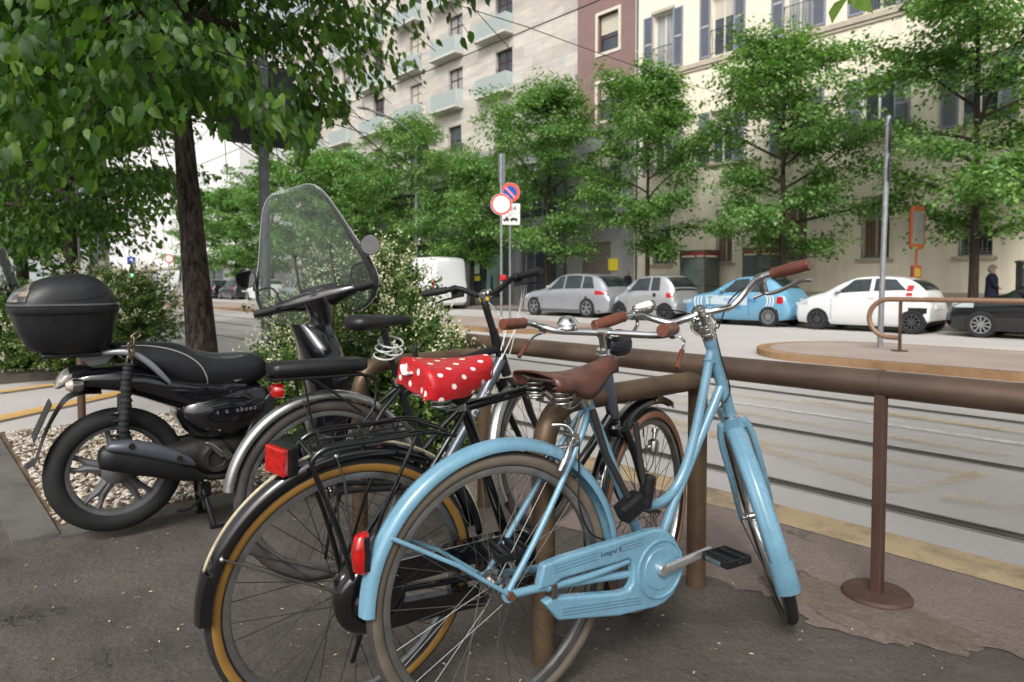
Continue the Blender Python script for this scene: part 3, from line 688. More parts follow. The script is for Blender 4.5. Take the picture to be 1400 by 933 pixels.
def facade(root, name, u0, u1, z0, z1, holes, m, depth=.3, v=BV):
    """wall plane at v facing -V with real openings and reveals; holes = (u0,u1,z0,z1)"""
    us = sorted({u0, u1, *[h[0] for h in holes], *[h[1] for h in holes]}); zs = sorted({z0, z1, *[h[2] for h in holes], *[h[3] for h in holes]})
    mb = MB()
    for i in range(len(us)-1):
        for j in range(len(zs)-1):
            cu, cz = (us[i]+us[i+1])/2, (zs[j]+zs[j+1])/2
            if any(h[0] < cu < h[1] and h[2] < cz < h[3] for h in holes): continue
            mb.add([(us[i], v, zs[j]), (us[i+1], v, zs[j]), (us[i+1], v, zs[j+1]), (us[i], v, zs[j+1])], [(0, 1, 2, 3)])
    for (a, b, c, d) in holes:
        y = v+depth
        mb.add([(a, v, c), (a, y, c), (a, y, d), (a, v, d)], [(0, 1, 2, 3)]); mb.add([(b, v, c), (b, v, d), (b, y, d), (b, y, c)], [(0, 1, 2, 3)])
        mb.add([(a, v, c), (b, v, c), (b, y, c), (a, y, c)], [(0, 1, 2, 3)]); mb.add([(a, v, d), (a, y, d), (b, y, d), (b, v, d)], [(0, 1, 2, 3)])
    mb.add([(u0, v, z0), (u0, v+14, z0), (u0, v+14, z1), (u0, v, z1)], [(0, 1, 2, 3)])
    mb.add([(u1, v, z0), (u1, v, z1), (u1, v+14, z1), (u1, v+14, z0)], [(0, 1, 2, 3)])
    mb.add([(u0, v+14, z0), (u1, v+14, z0), (u1, v+14, z1), (u0, v+14, z1)], [(0, 1, 2, 3)])
    return mb.build(name, m, root, smooth=0, recalc=False)
def win(root, a, b, c, d, fm, gm, v=BV, depth=.24, mull=1, rail=None, ft=.06, name='window'):
    mb = MB(); y0, y1 = v+depth-.06, v+depth
    mb.bx(a, a+ft, y0, y1, c, d); mb.bx(b-ft, b, y0, y1, c, d); mb.bx(a+ft, b-ft, y0, y1, d-ft, d); mb.bx(a+ft, b-ft, y0, y1, c, c+ft)
    for k in range(mull):
        x = a+(b-a)*(k+1)/(mull+1); mb.bx(x-ft*.6, x+ft*.6, y0-.004, y1, c+ft, d-ft)
    if rail: mb.bx(a+ft, b-ft, y0+.004, y1, rail-ft*.5, rail+ft*.5)
    f = mb.build(name, fm, root, smooth=0)
    g = MB(); g.bx(a+.01, b-.01, v+depth-.025, v+depth+.02, c+.01, d-.01); g.build('pane', gm, f, smooth=0)
    rb_ = random.Random(int(a*31+c*17)).random()
    if rb_ > (.82 if fm is M_frame_r else .45) and (d-c) < 2.6 and v < 25:
        hb_ = (d-c)*(.15+.6*(rb_-.45)); g = MB(); g.bx(a+ft, b-ft, v+depth-.055, v+depth-.03, d-ft-hb_, d-ft); g.build('blind', M_blind, f, smooth=0)
    return f
def louvre_shutter(root, a, b, c, d, v=BV, m=None):
    mb = MB(); y0, y1 = v-.055, v-.012; ft = .07
    mb.bx(a, a+ft, y0, y1, c, d); mb.bx(b-ft, b, y0, y1, c, d)
    for z in (c, (c+d)/2-ft/2, d-ft): mb.bx(a+ft, b-ft, y0, y1, z, z+ft)
    z = c+ft+.02
    while z < d-ft-.02:
        if abs(z-(c+d)/2) > .07: mb.box(((a+b)/2, (y0+y1)/2+.004, z+.02), (b-a-2*ft, .03, .035), Matrix.Rotation(.5, 3, 'X'))
        z += .052
    return mb.build('shutter', m or M_shut, root, smooth=0)
def railing(root, a, b, z, h, v=BV, curly=True):
    mb = MB(); y = v-.10
    mb.bx(a, b, y-.012, y+.012, z+h-.025, z+h); mb.bx(a, b, y-.01, y+.01, z+.06, z+.08)
    n = int((b-a)/.11)
    for k in range(n+1):
        x = a+(b-a)*k/n
        if curly: mb.tube([(x, y, z+.06), (x, y-.05, z+h*.35), (x, y+.0, z+h*.7), (x, y, z+h)], .008, 5, cap=False)
        else: mb.bx(x-.007, x+.007, y-.007, y+.007, z+.07, z+h-.02)
    for x in (a, b): mb.bx(x-.01, x+.01, y, v, z+h-.03, z+h-.005); mb.bx(x-.01, x+.01, y, v, z+.05, z+.08)
    return mb.build('railing', M_iron, root, smooth=40)
def sill(root, a, b, z, m=None, v=BV, out=.12, h=.1):
    mb = MB(); mb.bx(a, b, v-out, v+.1, z-h, z-.002); return mb.build('sill', m or M_trim, root, smooth=0)
# --- cream building with grey shutters
cr = empty('cream_building', (0, 0, 0)); tag(cr, 'cream rendered building with grey louvred shutters behind the parked cars on the right', 'building')
cols_u = [-18.05, -15.2, -12.1, -9.3, -6.4, -3.5, -.6, 2.3]
holes = []
for u in cols_u:
    holes += [(u-.5, u+.5, 10.3, 12.75), (u-.5, u+.5, 6.0, 8.1)]
    if u != -15.2: holes.append((u-.46, u+.46, 1.98, 4.1))
    else: holes.append((u-.2, u+.55, 1.98, 4.1))
facade(cr, 'wall', -19.55, 4.5, 0.0, 15.6, holes, M_cream)
for i, u in enumerate(cols_u):
    win(cr, u-.5, u+.5, 10.3, 12.75, M_frame_w, M_glassc if i % 2 == 0 else M_glass, mull=1)
    for s_ in (-1, 1):
        louvre_shutter(cr, *( (u-1.02, u-.52) if s_ < 0 else (u+.52, u+1.02)), 10.3, 12.75)
    railing(cr, u-.47, u+.47, 10.3, 1.0)
    win(cr, u-.5, u+.5, 6.0, 8.1, M_frame_w, M_glass, mull=1)
    for s_ in (-1, 1):
        louvre_shutter(cr, *((u-1.02, u-.52) if s_ < 0 else (u+.52, u+1.02)), 6.0, 8.1)
    sill(cr, u-.6, u+.6, 6.0)
    mb = MB(); mb.bx(u-.6, u+.6, BV-.08, BV+.05, 12.77, 12.9); mb.build('lintel', M_trim, cr, smooth=0)
    a, b = (u-.46, u+.46) if u != -15.2 else (u-.2, u+.55)
    woody = i in (1, 2, 3)
    win(cr, a, b, 1.98, 4.1, M_frame_w, M_wood if woody else M_glass, mull=1)
    sill(cr, a-.14, b+.14, 1.98)
    mb = MB()
    for k in range(8): 
        x = a+.03+(b-a-.06)*k/7; mb.bx(x-.008, x+.008, BV+.05, BV+.066, 2.0, 4.1)
    for z in (2.12, 2.2, 3.0, 3.9): mb.bx(a, b, BV+.046, BV+.07, z, z+.014)
    for k in range(9):
        x = a+(b-a)*(k+.5)/9; mb.lathe([(.045, -.005), (.055, 0), (.045, .005)], (x, BV+.05, 2.07), axis='y', n=10)
    mb.build('window_grille', mat('grille_grey', (120, 124, 134), .5), cr, smooth=0)
mb = MB(); mb.bx(-19.55, 4.5, BV-.11, BV+.02, 10.02, 10.2); mb.bx(-19.55, 4.5, BV-.06, BV+.02, 9.9, 10.02); mb.build('ledge', M_trim, cr, smooth=0)
mb = MB(); mb.bx(-19.55, 4.5, BV-.05, BV+.02, .0, .85); mb.build('plinth', M_cream2, cr, smooth=0)
mb = MB(); mb.bx(-19.8, 4.7, BV-.7, BV+14.2, 15.6, 15.75); mb.bx(-19.7, 4.6, BV-.35, BV-.02, 15.25, 15.597); mb.build('roof', mat('eaves_dark', (70, 66, 62), .8), cr, smooth=0)
mb = MB(); mb.tube([(-19.4, BV-.06, 0), (-19.4, BV-.06, 15.3)], .05, 10); mb.build('drainpipe', M_dkg, cr)
# --- brown-pink building
pk = empty('brown_pink_building'); tag(pk, 'narrow brown pink building between the stone block and the cream building', 'building')
ph = [(-21.75, -20.5, z, z+1.75) for z in (8.75, 11.9, 15.0)]
facade(pk, 'wall', -23.06, -19.56, 8.42, 20.0, ph, M_pinkw, v=BV-.02)
for (a, b, c, d) in ph:
    win(pk, a, b, c, d, M_frame_r, M_glass, mull=0, rail=c+.7, v=BV-.02)
    mb = MB(); t = .14; y0, y1 = BV-.06, BV-.022
    mb.bx(a-t, a, y0, y1, c-t, d+t); mb.bx(b, b+t, y0, y1, c-t, d+t); mb.bx(a, b, y0, y1, d, d+t); mb.bx(a, b, y0, y1, c-t, c); mb.build('window_surround', M_trimw, pk, smooth=0)
gh = [(-22.7, -20.9, .3, 3.1)]
facade(pk, 'ground_floor', -23.06, -19.56, 0, 8.2, gh+[(-22.4, -20.3, 5.2, 7.4)], M_gry, v=BV-.02)
win(pk, -22.4, -20.3, 5.2, 7.4, M_dkg, M_glass, mull=2, v=BV-.02)
mb = MB(); mb.bx(-22.7, -20.9, BV+.1, BV+.14, .3, 3.1)
for k in range(26): mb.bx(-22.7, -20.9, BV+.085, BV+.1, .32+k*.107, .38+k*.107)
mb.build('roller_shutter', mat('roller_brown_grey', (112, 104, 98), .6), pk, smooth=0)
mb = MB(); mb.bx(-23.06, -19.56, BV-.14, BV+.1, 8.2, 8.42); mb.build('cornice', M_gry, pk, smooth=0)
mb = MB(); mb.bx(-21.0, -20.45, BV-.075, BV-.03, 1.75, 2.3); yb = mb.build('notice_board', mat('yellow_notice', (226, 206, 50), .6), pk, smooth=0)
mb = MB(); mb.bx(-23.06, -19.56, BV-.2, BV+14, 20.0, 20.2); mb.build('roof', M_gry, pk, smooth=0)
# --- stone apartment block with glass balconies
sb = empty('stone_apartment_block'); tag(sb, 'tall travertine clad apartment block with small glass fronted balconies', 'building')
sc_u = [-28.55, -32.95, -37.2, -41.8, -46.4, -51.0]
sh = []
for i, u in enumerate(sc_u):
    for z in (11.55, 14.65, 17.75): sh.append((u-.7, u+.7, z, z+2.3))
    sh.append((u-.75, u+.55, 8.95, 10.5))
facade(sb, 'wall', -54.5, -23.06, 8.5, 22.5, sh, M_stone)
for i, u in enumerate(sc_u):
    for z in (11.55, 14.65, 17.75):
        win(sb, u-.7, u+.7, z, z+2.3, M_frame_r, M_glass if (i+int(z)) % 3 else M_glassc, mull=1, rail=z+1.7)
        mb = MB(); mb.bx(u-1.9, u+.78, BV-.62, BV-.002, z-.15, z-.02); mb.bx(u-1.8, u+.68, BV-.5, BV-.002, z-.2, z-.15)
        bo = mb.build('balcony', M_balc, sb, smooth=0)
        mb = MB(); mb.bx(u-1.85, u+.73, BV-.6, BV-.585, z-.018, z+.88); mb.bx(u-1.85, u-1.835, BV-.58, BV-.01, z-.018, z+.88); mb.bx(u+.715, u+.73, BV-.58, BV-.01, z-.018, z+.92)
        mb.build('balcony_glass', M_balg, bo, smooth=0)
    win(sb, u-.75, u+.55, 8.95, 10.5, M_frame_r, M_glass, mull=0, rail=9.7)
    sill(sb, u-.8, u+.6, 8.95, M_stone, out=.05, h=.06)
gh = []
g0 = -54.3
bays = []
u = -23.9
while u > -53:
    bays.append((u-3.6, u)); u -= 4.4
for (a, b) in bays: gh += [(a+.2, b-.2, .35, 3.3), (a+.2, b-.2, 4.6, 7.0)]
facade(sb, 'ground_floor', -54.5, -23.06, 0, 8.2, gh, M_gry, v=BV-.03)
for k, (a, b) in enumerate(bays):
    win(sb, a+.2, b-.2, .35, 3.3, M_dkg, M_glass, mull=2, v=BV-.03, name='shop_window'); win(sb, a+.2, b-.2, 4.6, 7.0, M_dkg, M_glass, mull=3, v=BV-.03)
mb = MB(); mb.bx(-54.5, -23.06, BV-.34, BV+.1, 8.2, 8.5); mb.bx(-54.5, -23.06, BV-.2, BV+.06, 7.35, 7.55); mb.build('cornice', mat('grey_band', (150, 148, 146), .7), sb, smooth=0)
for k in range(8):
    x = -53+k*4.1
    if x > -24: break
    mb = MB(); mb.bx(x, x+.55, BV-.2, BV-.034, 0, 7.35); mb.build('pilaster', M_dkg if k > 4 else M_gry, sb, smooth=0)
mb = MB(); mb.bx(-54.7, -23.06, BV-.3, BV+14.2, 22.5, 22.8); mb.build('roof', M_gry, sb, smooth=0)
mx = Matrix.Translation((-34.4, BV-.24, 7.95)) @ Matrix.Rotation(PI/2, 4, 'X')
lettering('VIVAI', .55, M_dkg, 'lettering', sb, mx, .02)
# posters in the shop window
post_root = empty('shop_posters', (-28.9, BV-.05, .5)); tag(post_root, 'pale turquoise shop poster with small figures in the window behind the two road signs', 'poster')
pm = MB(); pm.bx(-1.1, 1.1, 0, .012, .1, 2.3); pm.build('poster_sheet', mat('poster_turquoise', (128, 178, 176), .5, col2=(170, 200, 196), vscale=1.5), post_root, smooth=0)
for k, (x, z, w, h, cc) in enumerate(((-.65, .25, .22, .95, (60, 70, 90)), (-.1, .3, .24, 1.15, (190, 150, 130)), (.45, .2, .25, 1.05, (40, 96, 140)), (.8, .3, .14, .7, (220, 220, 214)))):
    q = MB(); q.prism([(x+w*a, z+h*b) for a, b in ((-.5, 0), (.5, 0), (.42, .55), (.5, .72), (.2, .8), (.22, .95), (0, 1), (-.22, .95), (-.2, .8), (-.5, .7), (-.4, .4))], -.006, 0)
    q.build('printed_figure', mat('print%d' % k, cc, .6), post_root, smooth=0)
yp = empty('yellow_door_poster', (-31.0, BV-.05, 1.3)); tag(yp, 'small yellow and green poster on the dark shop door left of the signposts', 'poster')
q = MB(); q.bx(-.4, .4, 0, .012, 0, .28); q.bx(-.4, .4, 0, .012, 1.7, 2.2); q.build('yellow_panel', mat('poster_yellow', (214, 206, 60), .6), yp, smooth=0)
q = MB(); q.bx(-.36, .36, 0, .01, .4, 1.6); q.build('notice_panel', mat('poster_green', (120, 170, 150), .6, col2=(206, 214, 200), vscale=5), yp, smooth=0)
# --- far pale block down the street
fb = empty('pale_office_block'); tag(fb, 'distant white windowless office block with narrow slits at the end of the street', 'building')
M_far = mat('pale_concrete', (214, 213, 211), .8, var=.05, vscale=.4)
fh = []
for k in range(16):
    u = -136+k*4.0; fh.append((u, u+.8, 5.5, 9.8)); 
    if k % 2 == 0: fh.append((u+1, u+2.4, 13.2, 14.4))
facade(fb, 'wall', -140, -74, 3.4, 26, fh, M_far, v=26.5, depth=.4)
for h in fh: win(fb, *h, M_dkg, M_glass, mull=0, v=26.5, depth=.35)
facade(fb, 'ground_floor', -140, -74, 0, 3.1, [(-138+k*6, -134+k*6, .4, 2.8) for k in range(10)], M_gry, v=26.6)
for k in range(10): win(fb, -138+k*6, -134+k*6, .4, 2.8, M_dkg, M_glass, v=26.6)
mb = MB(); mb.bx(-140.2, -73.8, 26.2, 41, 3.1, 3.4); mb.bx(-140.2, -73.8, 26.3, 41, 26, 26.4); mb.build('roof', M_trim, fb, smooth=0)
fb2 = empty('grey_end_building'); tag(fb2, 'hazy grey building closing the street beyond the distant vans', 'building')
fh = [(-12+k*3.2+.8, -12+k*3.2+2.0, z, z+1.6) for k in range(12) for z in (4, 7.5, 11, 14.5)]
w2 = facade(fb2, 'wall', -14, 28, 0, 18, fh, mat('end_grey', (170, 172, 176), .9), v=0)
for h in fh[::2]: win(fb2, *h, M_frame_w, M_glass, v=0)
for h in fh[1::2]: win(fb2, *h, M_frame_w, M_glassc, v=0)
mb = MB(); mb.bx(-14.3, 28.3, -.4, 14.3, 18, 18.4); mb.build('roof', M_gry, fb2, smooth=0)
fb2.location = (-190, 4, 0); fb2.rotation_euler = (0, 0, math.radians(90))
# ------------------------------------------------------------------ street furniture
M_rail = mat('bronze_paint', (98, 80, 68), .45, .35, var=.28, vscale=7, bump=.25, bscale=120, rvar=.16, bdist=.0006, coat=.1, aniso=(.6, 1, 1))
M_railv = mat('bronze_worn', (84, 66, 52), .42, .45, col2=(116, 96, 74), vscale=7, bump=.12, bscale=200, rvar=.1, bdist=.0006, aniso=(1, 1, .5))
M_brownpost = mat('brown_post', (78, 56, 47), .65, .2, var=.25, vscale=14, bump=.3, bscale=120, bdist=.001, aniso=(1, 1, .35))
M_galv = mat('galvanised', (152, 155, 158), .45, .6, var=.12, vscale=14, bump=.1)
M_galvd = mat('galvanised_dark', (112, 116, 120), .5, .6, var=.15, vscale=14)
M_signback = mat('sign_back', (52, 54, 58), .55, .2, var=.1, vscale=4)
M_red = mat('sign_red', (206, 44, 36), .45); M_wht = mat('sign_white', (232, 232, 226), .45); M_blue = mat('sign_blue', (34, 74, 168), .45)
M_black = mat('black_plastic', (22, 22, 23), .5, var=.15, vscale=20)
M_orange = mat('stop_orange', (164, 86, 48), .5, var=.08, vscale=8)

def hoop(y0, y1, x, label):
    z, r = .785, .035; c = .13
    p = [(0, y0, 0.0), (0, y0, z-c)]+[(0, y0+c-c*math.cos(a), z-c+c*math.sin(a)) for a in np.linspace(.15, PI/2, 9)]
    p += [(0, y1-c*.45+c*.45*math.sin(a), z-c*.45+c*.45*math.cos(a)) for a in np.linspace(0, PI/2, 7)]+[(0, y1, 0)]
    root = MB().tube([(q[0], q[1]-(y0+y1)/2, q[2]) for q in p], r, 20).build('bicycle_hoop', M_railv, None, smooth=60)
    root.location = (x, (y0+y1)/2, 0); tag(root, label, 'bicycle rack', 'bronze tube bicycle hoops'); return root
hoop(1.38, 2.17, -1.43, 'bronze tube bicycle hoop that the pale blue and black bicycles lean against')
hoop(1.45, 2.15, -2.66, 'bronze tube bicycle hoop behind the bicycle with the silver mudguards')
# long rail
br = empty('barrier_rail', (-.97, 2.6, 0)); tag(br, 'long thick brown tube barrier along the kerb behind the bicycles', 'barrier')
for (a, b) in ((-4.3, -.975), (-.965, 9.0)):
    MB().tube([(a+.97, .03, .776), (b+.97, .03, .776)], .05, 24).build('tube', M_rail, br, smooth=60)
MB().tube([(-.012, .03, .776), (.012, .03, .776)], .0525, 24).build('joint_sleeve', M_rail, br, smooth=60)
for u in (-3.9, 0.0, 3.2, 6.4):
    mb = MB(); mb.bx(u-.006, u+.030, -.012, .030, .012, .74); mb.build('post', M_brownpost, br, smooth=0, bevel=.004)
    mb = MB(); mb.lathe([(0, .018), (.11, .018), (.118, .008), (.118, 0.001), (0, .001)], (u+.012, .005, 0.006), n=36); mb.build('foot_plate', M_brownpost, br, bevel=0)
    mb = MB(); mb.prism([(u-.008, .735), (u+.04, .735), (u+.075, .762), (u-.045, .762)], .01, .04); mb.build('bracket', M_brownpost, br, smooth=0)
# stub post at the bed's end
sp_ = MB().lathe([(0, .001), (.028, .001), (.028, .62), (.02, .64), (0, .645)], n=14).build('stub_post', M_brownpost, None); sp_.location = (-6.25, .98, .0)
tag(sp_, 'short brown post seen between the scooter tail and its rear wheel', 'bollard')
# tall post with dark sign backs
tp = empty('sign_post', (-6.0, 2.36, 0)); tag(tp, 'tall grooved grey post with dark sign plates seen from behind', 'sign post')
mb = MB(); mb.tube([(0, 0, 0), (-.02, 0, 3.15)], .032, 16); mb.bx(-.012, .012, -.042, .042, .02, 3.1); mb.build('pole', M_galvd, tp)
for (z0, z1, y0, y1) in ((2.36, 2.58, -.30, .26), (2.66, 3.08, -.27, .28)):
    mb = MB(); mb.bx(-.062, -.05, y0, y1, z0, z1); s = mb.build('sign_plate', M_signback, tp, smooth=0, bevel=.003)
    mb = MB()
    for z in (z0+.045, z1-.045): mb.lathe([(.034, -.012), (.04, -.012), (.04, .012), (.034, .012)], (-.015, 0, z), n=18); mb.bx(-.05, -.03, -.05, .05, z-.012, z+.012)
    mb.build('clamp', M_galv, s)
# two plain poles beyond the drive
for (loc, r, h, lb) in (((-14.9, 2.75, 0), .10, 7.5, 'thick grey lamp column standing just right of the slim dark tree trunk'), ((-14.1, 2.2, 0), .05, 5.5, 'thin grey pole touching the right side of the slim dark tree trunk')):
    p = empty('grey_pole', loc); tag(p, lb, 'pole')
    MB().tube([(0, 0, 0), (0, 0, h*.2), (0, 0, h)], [r*1.15, r, r*.7], 16).build('pole', M_galv, p, smooth=60)
    MB().lathe([(r*1.2, 0), (r*1.8, 0), (r*1.8, .03), (r*1.25, .05)], n=18).build('base_collar', M_galvd, p)
    MB().tube([(0, 0, h), (.0, .5, h+.25), (0, 1.3, h+.32)], [r*.7, r*.6, r*.5], 10).build('arm', M_galv, p, smooth=60)
# road signs on the left island
def ring_sign(parent, z, r, x, faces, back=True):
    """round plate facing +X (towards the oncoming side) on a pole; faces = [(r0,r1,mat)]"""
    mb = MB(); mb.lathe([(0, 0), (r, 0), (r, .012), (0, .012)], (x, 0, z), axis='x', n=40); o = mb.build('sign_disc', M_wht, parent)
    k = .0135
    for (r0, r1, m_) in faces:
        q = MB(); q.lathe([(r0, 0), (r1, 0), (r1, .0015), (r0, .0015)] if r0 > 0 else [(0, 0), (r1, 0), (r1, .0015), (0, .0015)], (x+k, 0, z), axis='x', n=40); q.build('sign_ring' if r0 > 0 else 'sign_field', m_, o)
        k += .002
    return o
def px_rot(u, v): return math.atan2(-v, -u)           # yaw that turns +X towards the camera
s1 = empty('road_sign', (-15.57, 13.25, -.006), px_rot(-15.57, 13.25)+.12); tag(s1, 'round white sign with a red ring on the nearer of the two island poles', 'road sign', 'round road signs on the island')
MB().tube([(0, 0, 0), (0, 0, 5.0)], .035, 14).build('pole', M_galv, s1, smooth=60)
ring_sign(s1, 3.5, .32, .045, [(.255, .31, M_red)])
mb = MB(); mb.bx(-.14, -.09, -.06, .10, 4.15, 5.0); mb.bx(-.06, -.0, .04, .12, 4.1, 5.0); mb.build('side_plate', M_galvd, s1, smooth=0, bevel=.01)
s2 = empty('road_sign', (-16.26, 14.2, -.006), px_rot(-16.26, 14.2)+.1); tag(s2, 'blue no parking disc with red ring and bar above a white hour plate', 'road sign', 'round road signs on the island')
MB().tube([(0, 0, 0), (0, 0, 4.0)], .035, 14).build('pole', M_galv, s2, smooth=60)
o = ring_sign(s2, 4.0, .31, .045, [(.22, .305, mat('sign_orange_red', (222, 72, 40), .45)), (0, .215, M_blue)])
q = MB(); q.box((.062, 0, 4.0), (.002, .07, .46), Matrix.Rotation(.75, 3, 'X')); q.build('sign_bar', mat('sign_bar_pink', (226, 150, 140), .5), o, smooth=0)
for (z0, z1) in ((3.36, 3.66), (2.99, 3.35)):
    mb = MB(); mb.bx(.045, .055, -.31, .31, z0, z1); pl = mb.build('plate', M_wht, s2, smooth=0, bevel=.004)
mtx = Matrix.Translation((.058, .0, 3.50)) @ Matrix.Rotation(PI/2, 4, 'Z') @ Matrix.Rotation(PI/2, 4, 'X')
lettering('0-24', .22, M_black, 'lettering', s2, mtx, .001)
q = MB()   # tow truck pictogram
q.prism([(-.22, 3.12), (-.04, 3.12), (-.04, 3.17), (-.1, 3.24), (-.14, 3.24), (-.16, 3.17), (-.22, 3.17)], .056, .059, plane='yz'); q.prism([(-.02, 3.13), (.24, 3.13), (.24, 3.17), (.16, 3.21), (.06, 3.21), (0, 3.17)], .056, .059, plane='yz')
q.prism([(-.12, 3.24), (-.10, 3.24), (.04, 3.3), (.03, 3.31)], .056, .059, plane='yz')
for y in (-.17, -.08, .05, .19): q.lathe([(0, 0), (.025, 0), (.025, .003), (0, .003)], (.057, y, 3.11), axis='x', n=12)
q.build('pictogram', M_black, s2, smooth=0)
# island post on the right, sign plates edge-on
s3 = empty('sign_post', (-4.81, 13.0, -.006), px_rot(-4.81, 13)+PI/2); tag(s3, 'tall grey pole with round sign seen edge-on, standing on the right island', 'sign post')
MB().tube([(0, 0, 0), (.02, 0, 1.6), (.06, 0, 4.1)], [.05, .045, .043], 16).build('pole', M_galv, s3, smooth=60)
q = MB(); q.lathe([(0, -.02), (.30, -.02), (.31, 0), (.30, .008), (0, .008)], (.10, .0, 3.75), axis='x', n=36); q.build('sign_disc', M_signback, s3)
q = MB(); q.bx(.085, .105, -.2, .2, 2.95, 3.38); q.build('plate', M_signback, s3, smooth=0, bevel=.004)
q = MB()
for z in (3.55, 3.95, 3.2): q.lathe([(.046, -.015), (.054, -.015), (.054, .015), (.046, .015)], (.04, 0, z), n=16); q.bx(.06, .1, -.03, .03, z-.012, z+.012)
q.build('clamp', M_galv, s3)
# looped handrail on the right island
hr = empty('handrail', (-4.33, 12.55, -.006)); tag(hr, 'brown tubular handrail with a looped end on the right traffic island', 'handrail')
pts = [(14, 0, .88), (-.02, 0, .88)]+[(-.17-.33*math.sin(a)+.0, 0, .555+.325*math.cos(a)) for a in np.linspace(0.1, PI-.1, 16)]+[(-.02, 0, .23)]
MB().tube(pts, .042, 16).build('tube', mat('handrail_tan', (130, 102, 82), .5, .2, var=.1, vscale=4), hr, smooth=60)
for u in (0, 2.6, 5.2, 7.8, 10.4, 13): 
    MB().bx(u-.022, u+.022, -.022, .022, .0, .86).build('post', M_brownpost, hr, smooth=0); MB().lathe([(0, .015), (.13, .015), (.13, 0), (0, 0)], (u, 0, .002), n=24).build('foot_plate', M_brownpost, hr)
# street lamp with a curved arm
lp = empty('street_lamp', (-31.8, 20.95, 0)); tag(lp, 'grey street lamp with a long curved arm rising above the far trees', 'street lamp')
arm = smoothpath([(0, 0, 8.2), (.05, -.15, 9.1), (-.05, -1.2, 9.85), (-.1, -2.9, 10.2)], 8)
MB().tube([(0, 0, 0), (0, 0, 1), (0, 0, 8.2)]+arm[1:], [.12, .1, .08]+[.06]*(len(arm)-1), 12).build('pole', M_galv, lp, smooth=60)
q = MB(); q.loft([sring((-.1, -2.8-.25*k, 10.22), w, h, axis='y', n=14) for k, (w, h) in enumerate(((.05, .04), (.14, .08), (.15, .08), (.03, .03)))]); q.build('lamp_head', M_galv, lp)
# tram wires
def wire(name, pts, r, label, sag=0):
    P = []
    for i in range(len(pts)-1):
        for k in range(12):
            t = k/12; a, b = Vector(pts[i]), Vector(pts[i+1]); p = a.lerp(b, t); p.z -= sag*4*t*(1-t)*(b-a).length/30; P.append(p)
    P.append(Vector(pts[-1])); o = MB().tube(P, r, 6).build(name, mat('wire', (50, 50, 52), .5), None); tag(o, label, 'wire', 'tram wires over the street'); return o
wire('contact_wire', [(-120, 8.25, 5.6), (-9, 8.25, 5.6), (20, 8.25, 5.6)], .011, 'tram contact wire running along the street up to the top edge')
wire('span_wire', [(-9.6, 2.0, 5.95), (-9.0, 8.25, 5.66), (-13.8, 24.4, 8.1)], .008, 'thin span wire crossing the contact wire towards the cream facade', .15)
wire('contact_wire', [(-120, 4.85, 5.6), (-40, 4.85, 5.6), (-14, 4.85, 5.6), (20, 4.85, 5.6)], .011, 'nearer tram contact wire, partly hidden behind the leaning tree')
# bus or tram stop marker
st = empty('stop_sign', (-7.1, 21.7, 0), px_rot(-7.1, 21.7)+.5); tag(st, 'orange tram stop marker with a tall rounded timetable case, behind the white car', 'stop sign')
MB().tube([(0, 0, 0), (0, 0, 2.2)], .035, 12).build('pole', M_orange, st, smooth=60)
pr = [(-.2, 2.2), (-.14, 2.12), (.14, 2.12), (.2, 2.2), (.2, 3.25), (.15, 3.36), (-.15, 3.36), (-.2, 3.25)]
MB().prism(pr, -.07, .07, plane='yz').build('case', M_orange, st, smooth=0, bevel=.02)
MB().bx(.071, .078, -.15, .15, 2.28, 3.2).build('timetable', mat('timetable_grey', (128, 130, 122), .3, var=.1, vscale=6), st, smooth=0)
MB().bx(-.08, .08, -.12, .12, 1.22, 1.66).build('litter_case', M_orange, st, smooth=0, bevel=.02)
MB().bx(.081, .086, -.08, .08, 1.34, 1.58).build('notice', mat('notice_ochre', (190, 160, 60), .5), st, smooth=0)
# grey machine cabinet at the right edge
pmx = empty('parking_meter', (-4.55, 22.5, 0), px_rot(-4.55, 22.5)+.3); tag(pmx, 'dark cabinet with a pale green stripe at the right edge behind the black car', 'parking meter')
MB().bx(-.25, .25, -.3, .3, .02, 1.7).build('cabinet', mat('cabinet_dark', (58, 62, 66), .5), pmx, smooth=0, bevel=.02)
MB().bx(-.27, .27, -.33, .33, 1.7, 1.76).build('cap', M_galvd, pmx, smooth=0, bevel=.01)
MB().bx(.252, .258, -.28, .28, 1.55, 1.62).build('stripe', mat('stripe_green', (150, 190, 60), .5), pmx, smooth=0)
MB().bx(.252, .258, -.2, .2, 1.2, 1.45).build('display', M_glass, pmx, smooth=0)
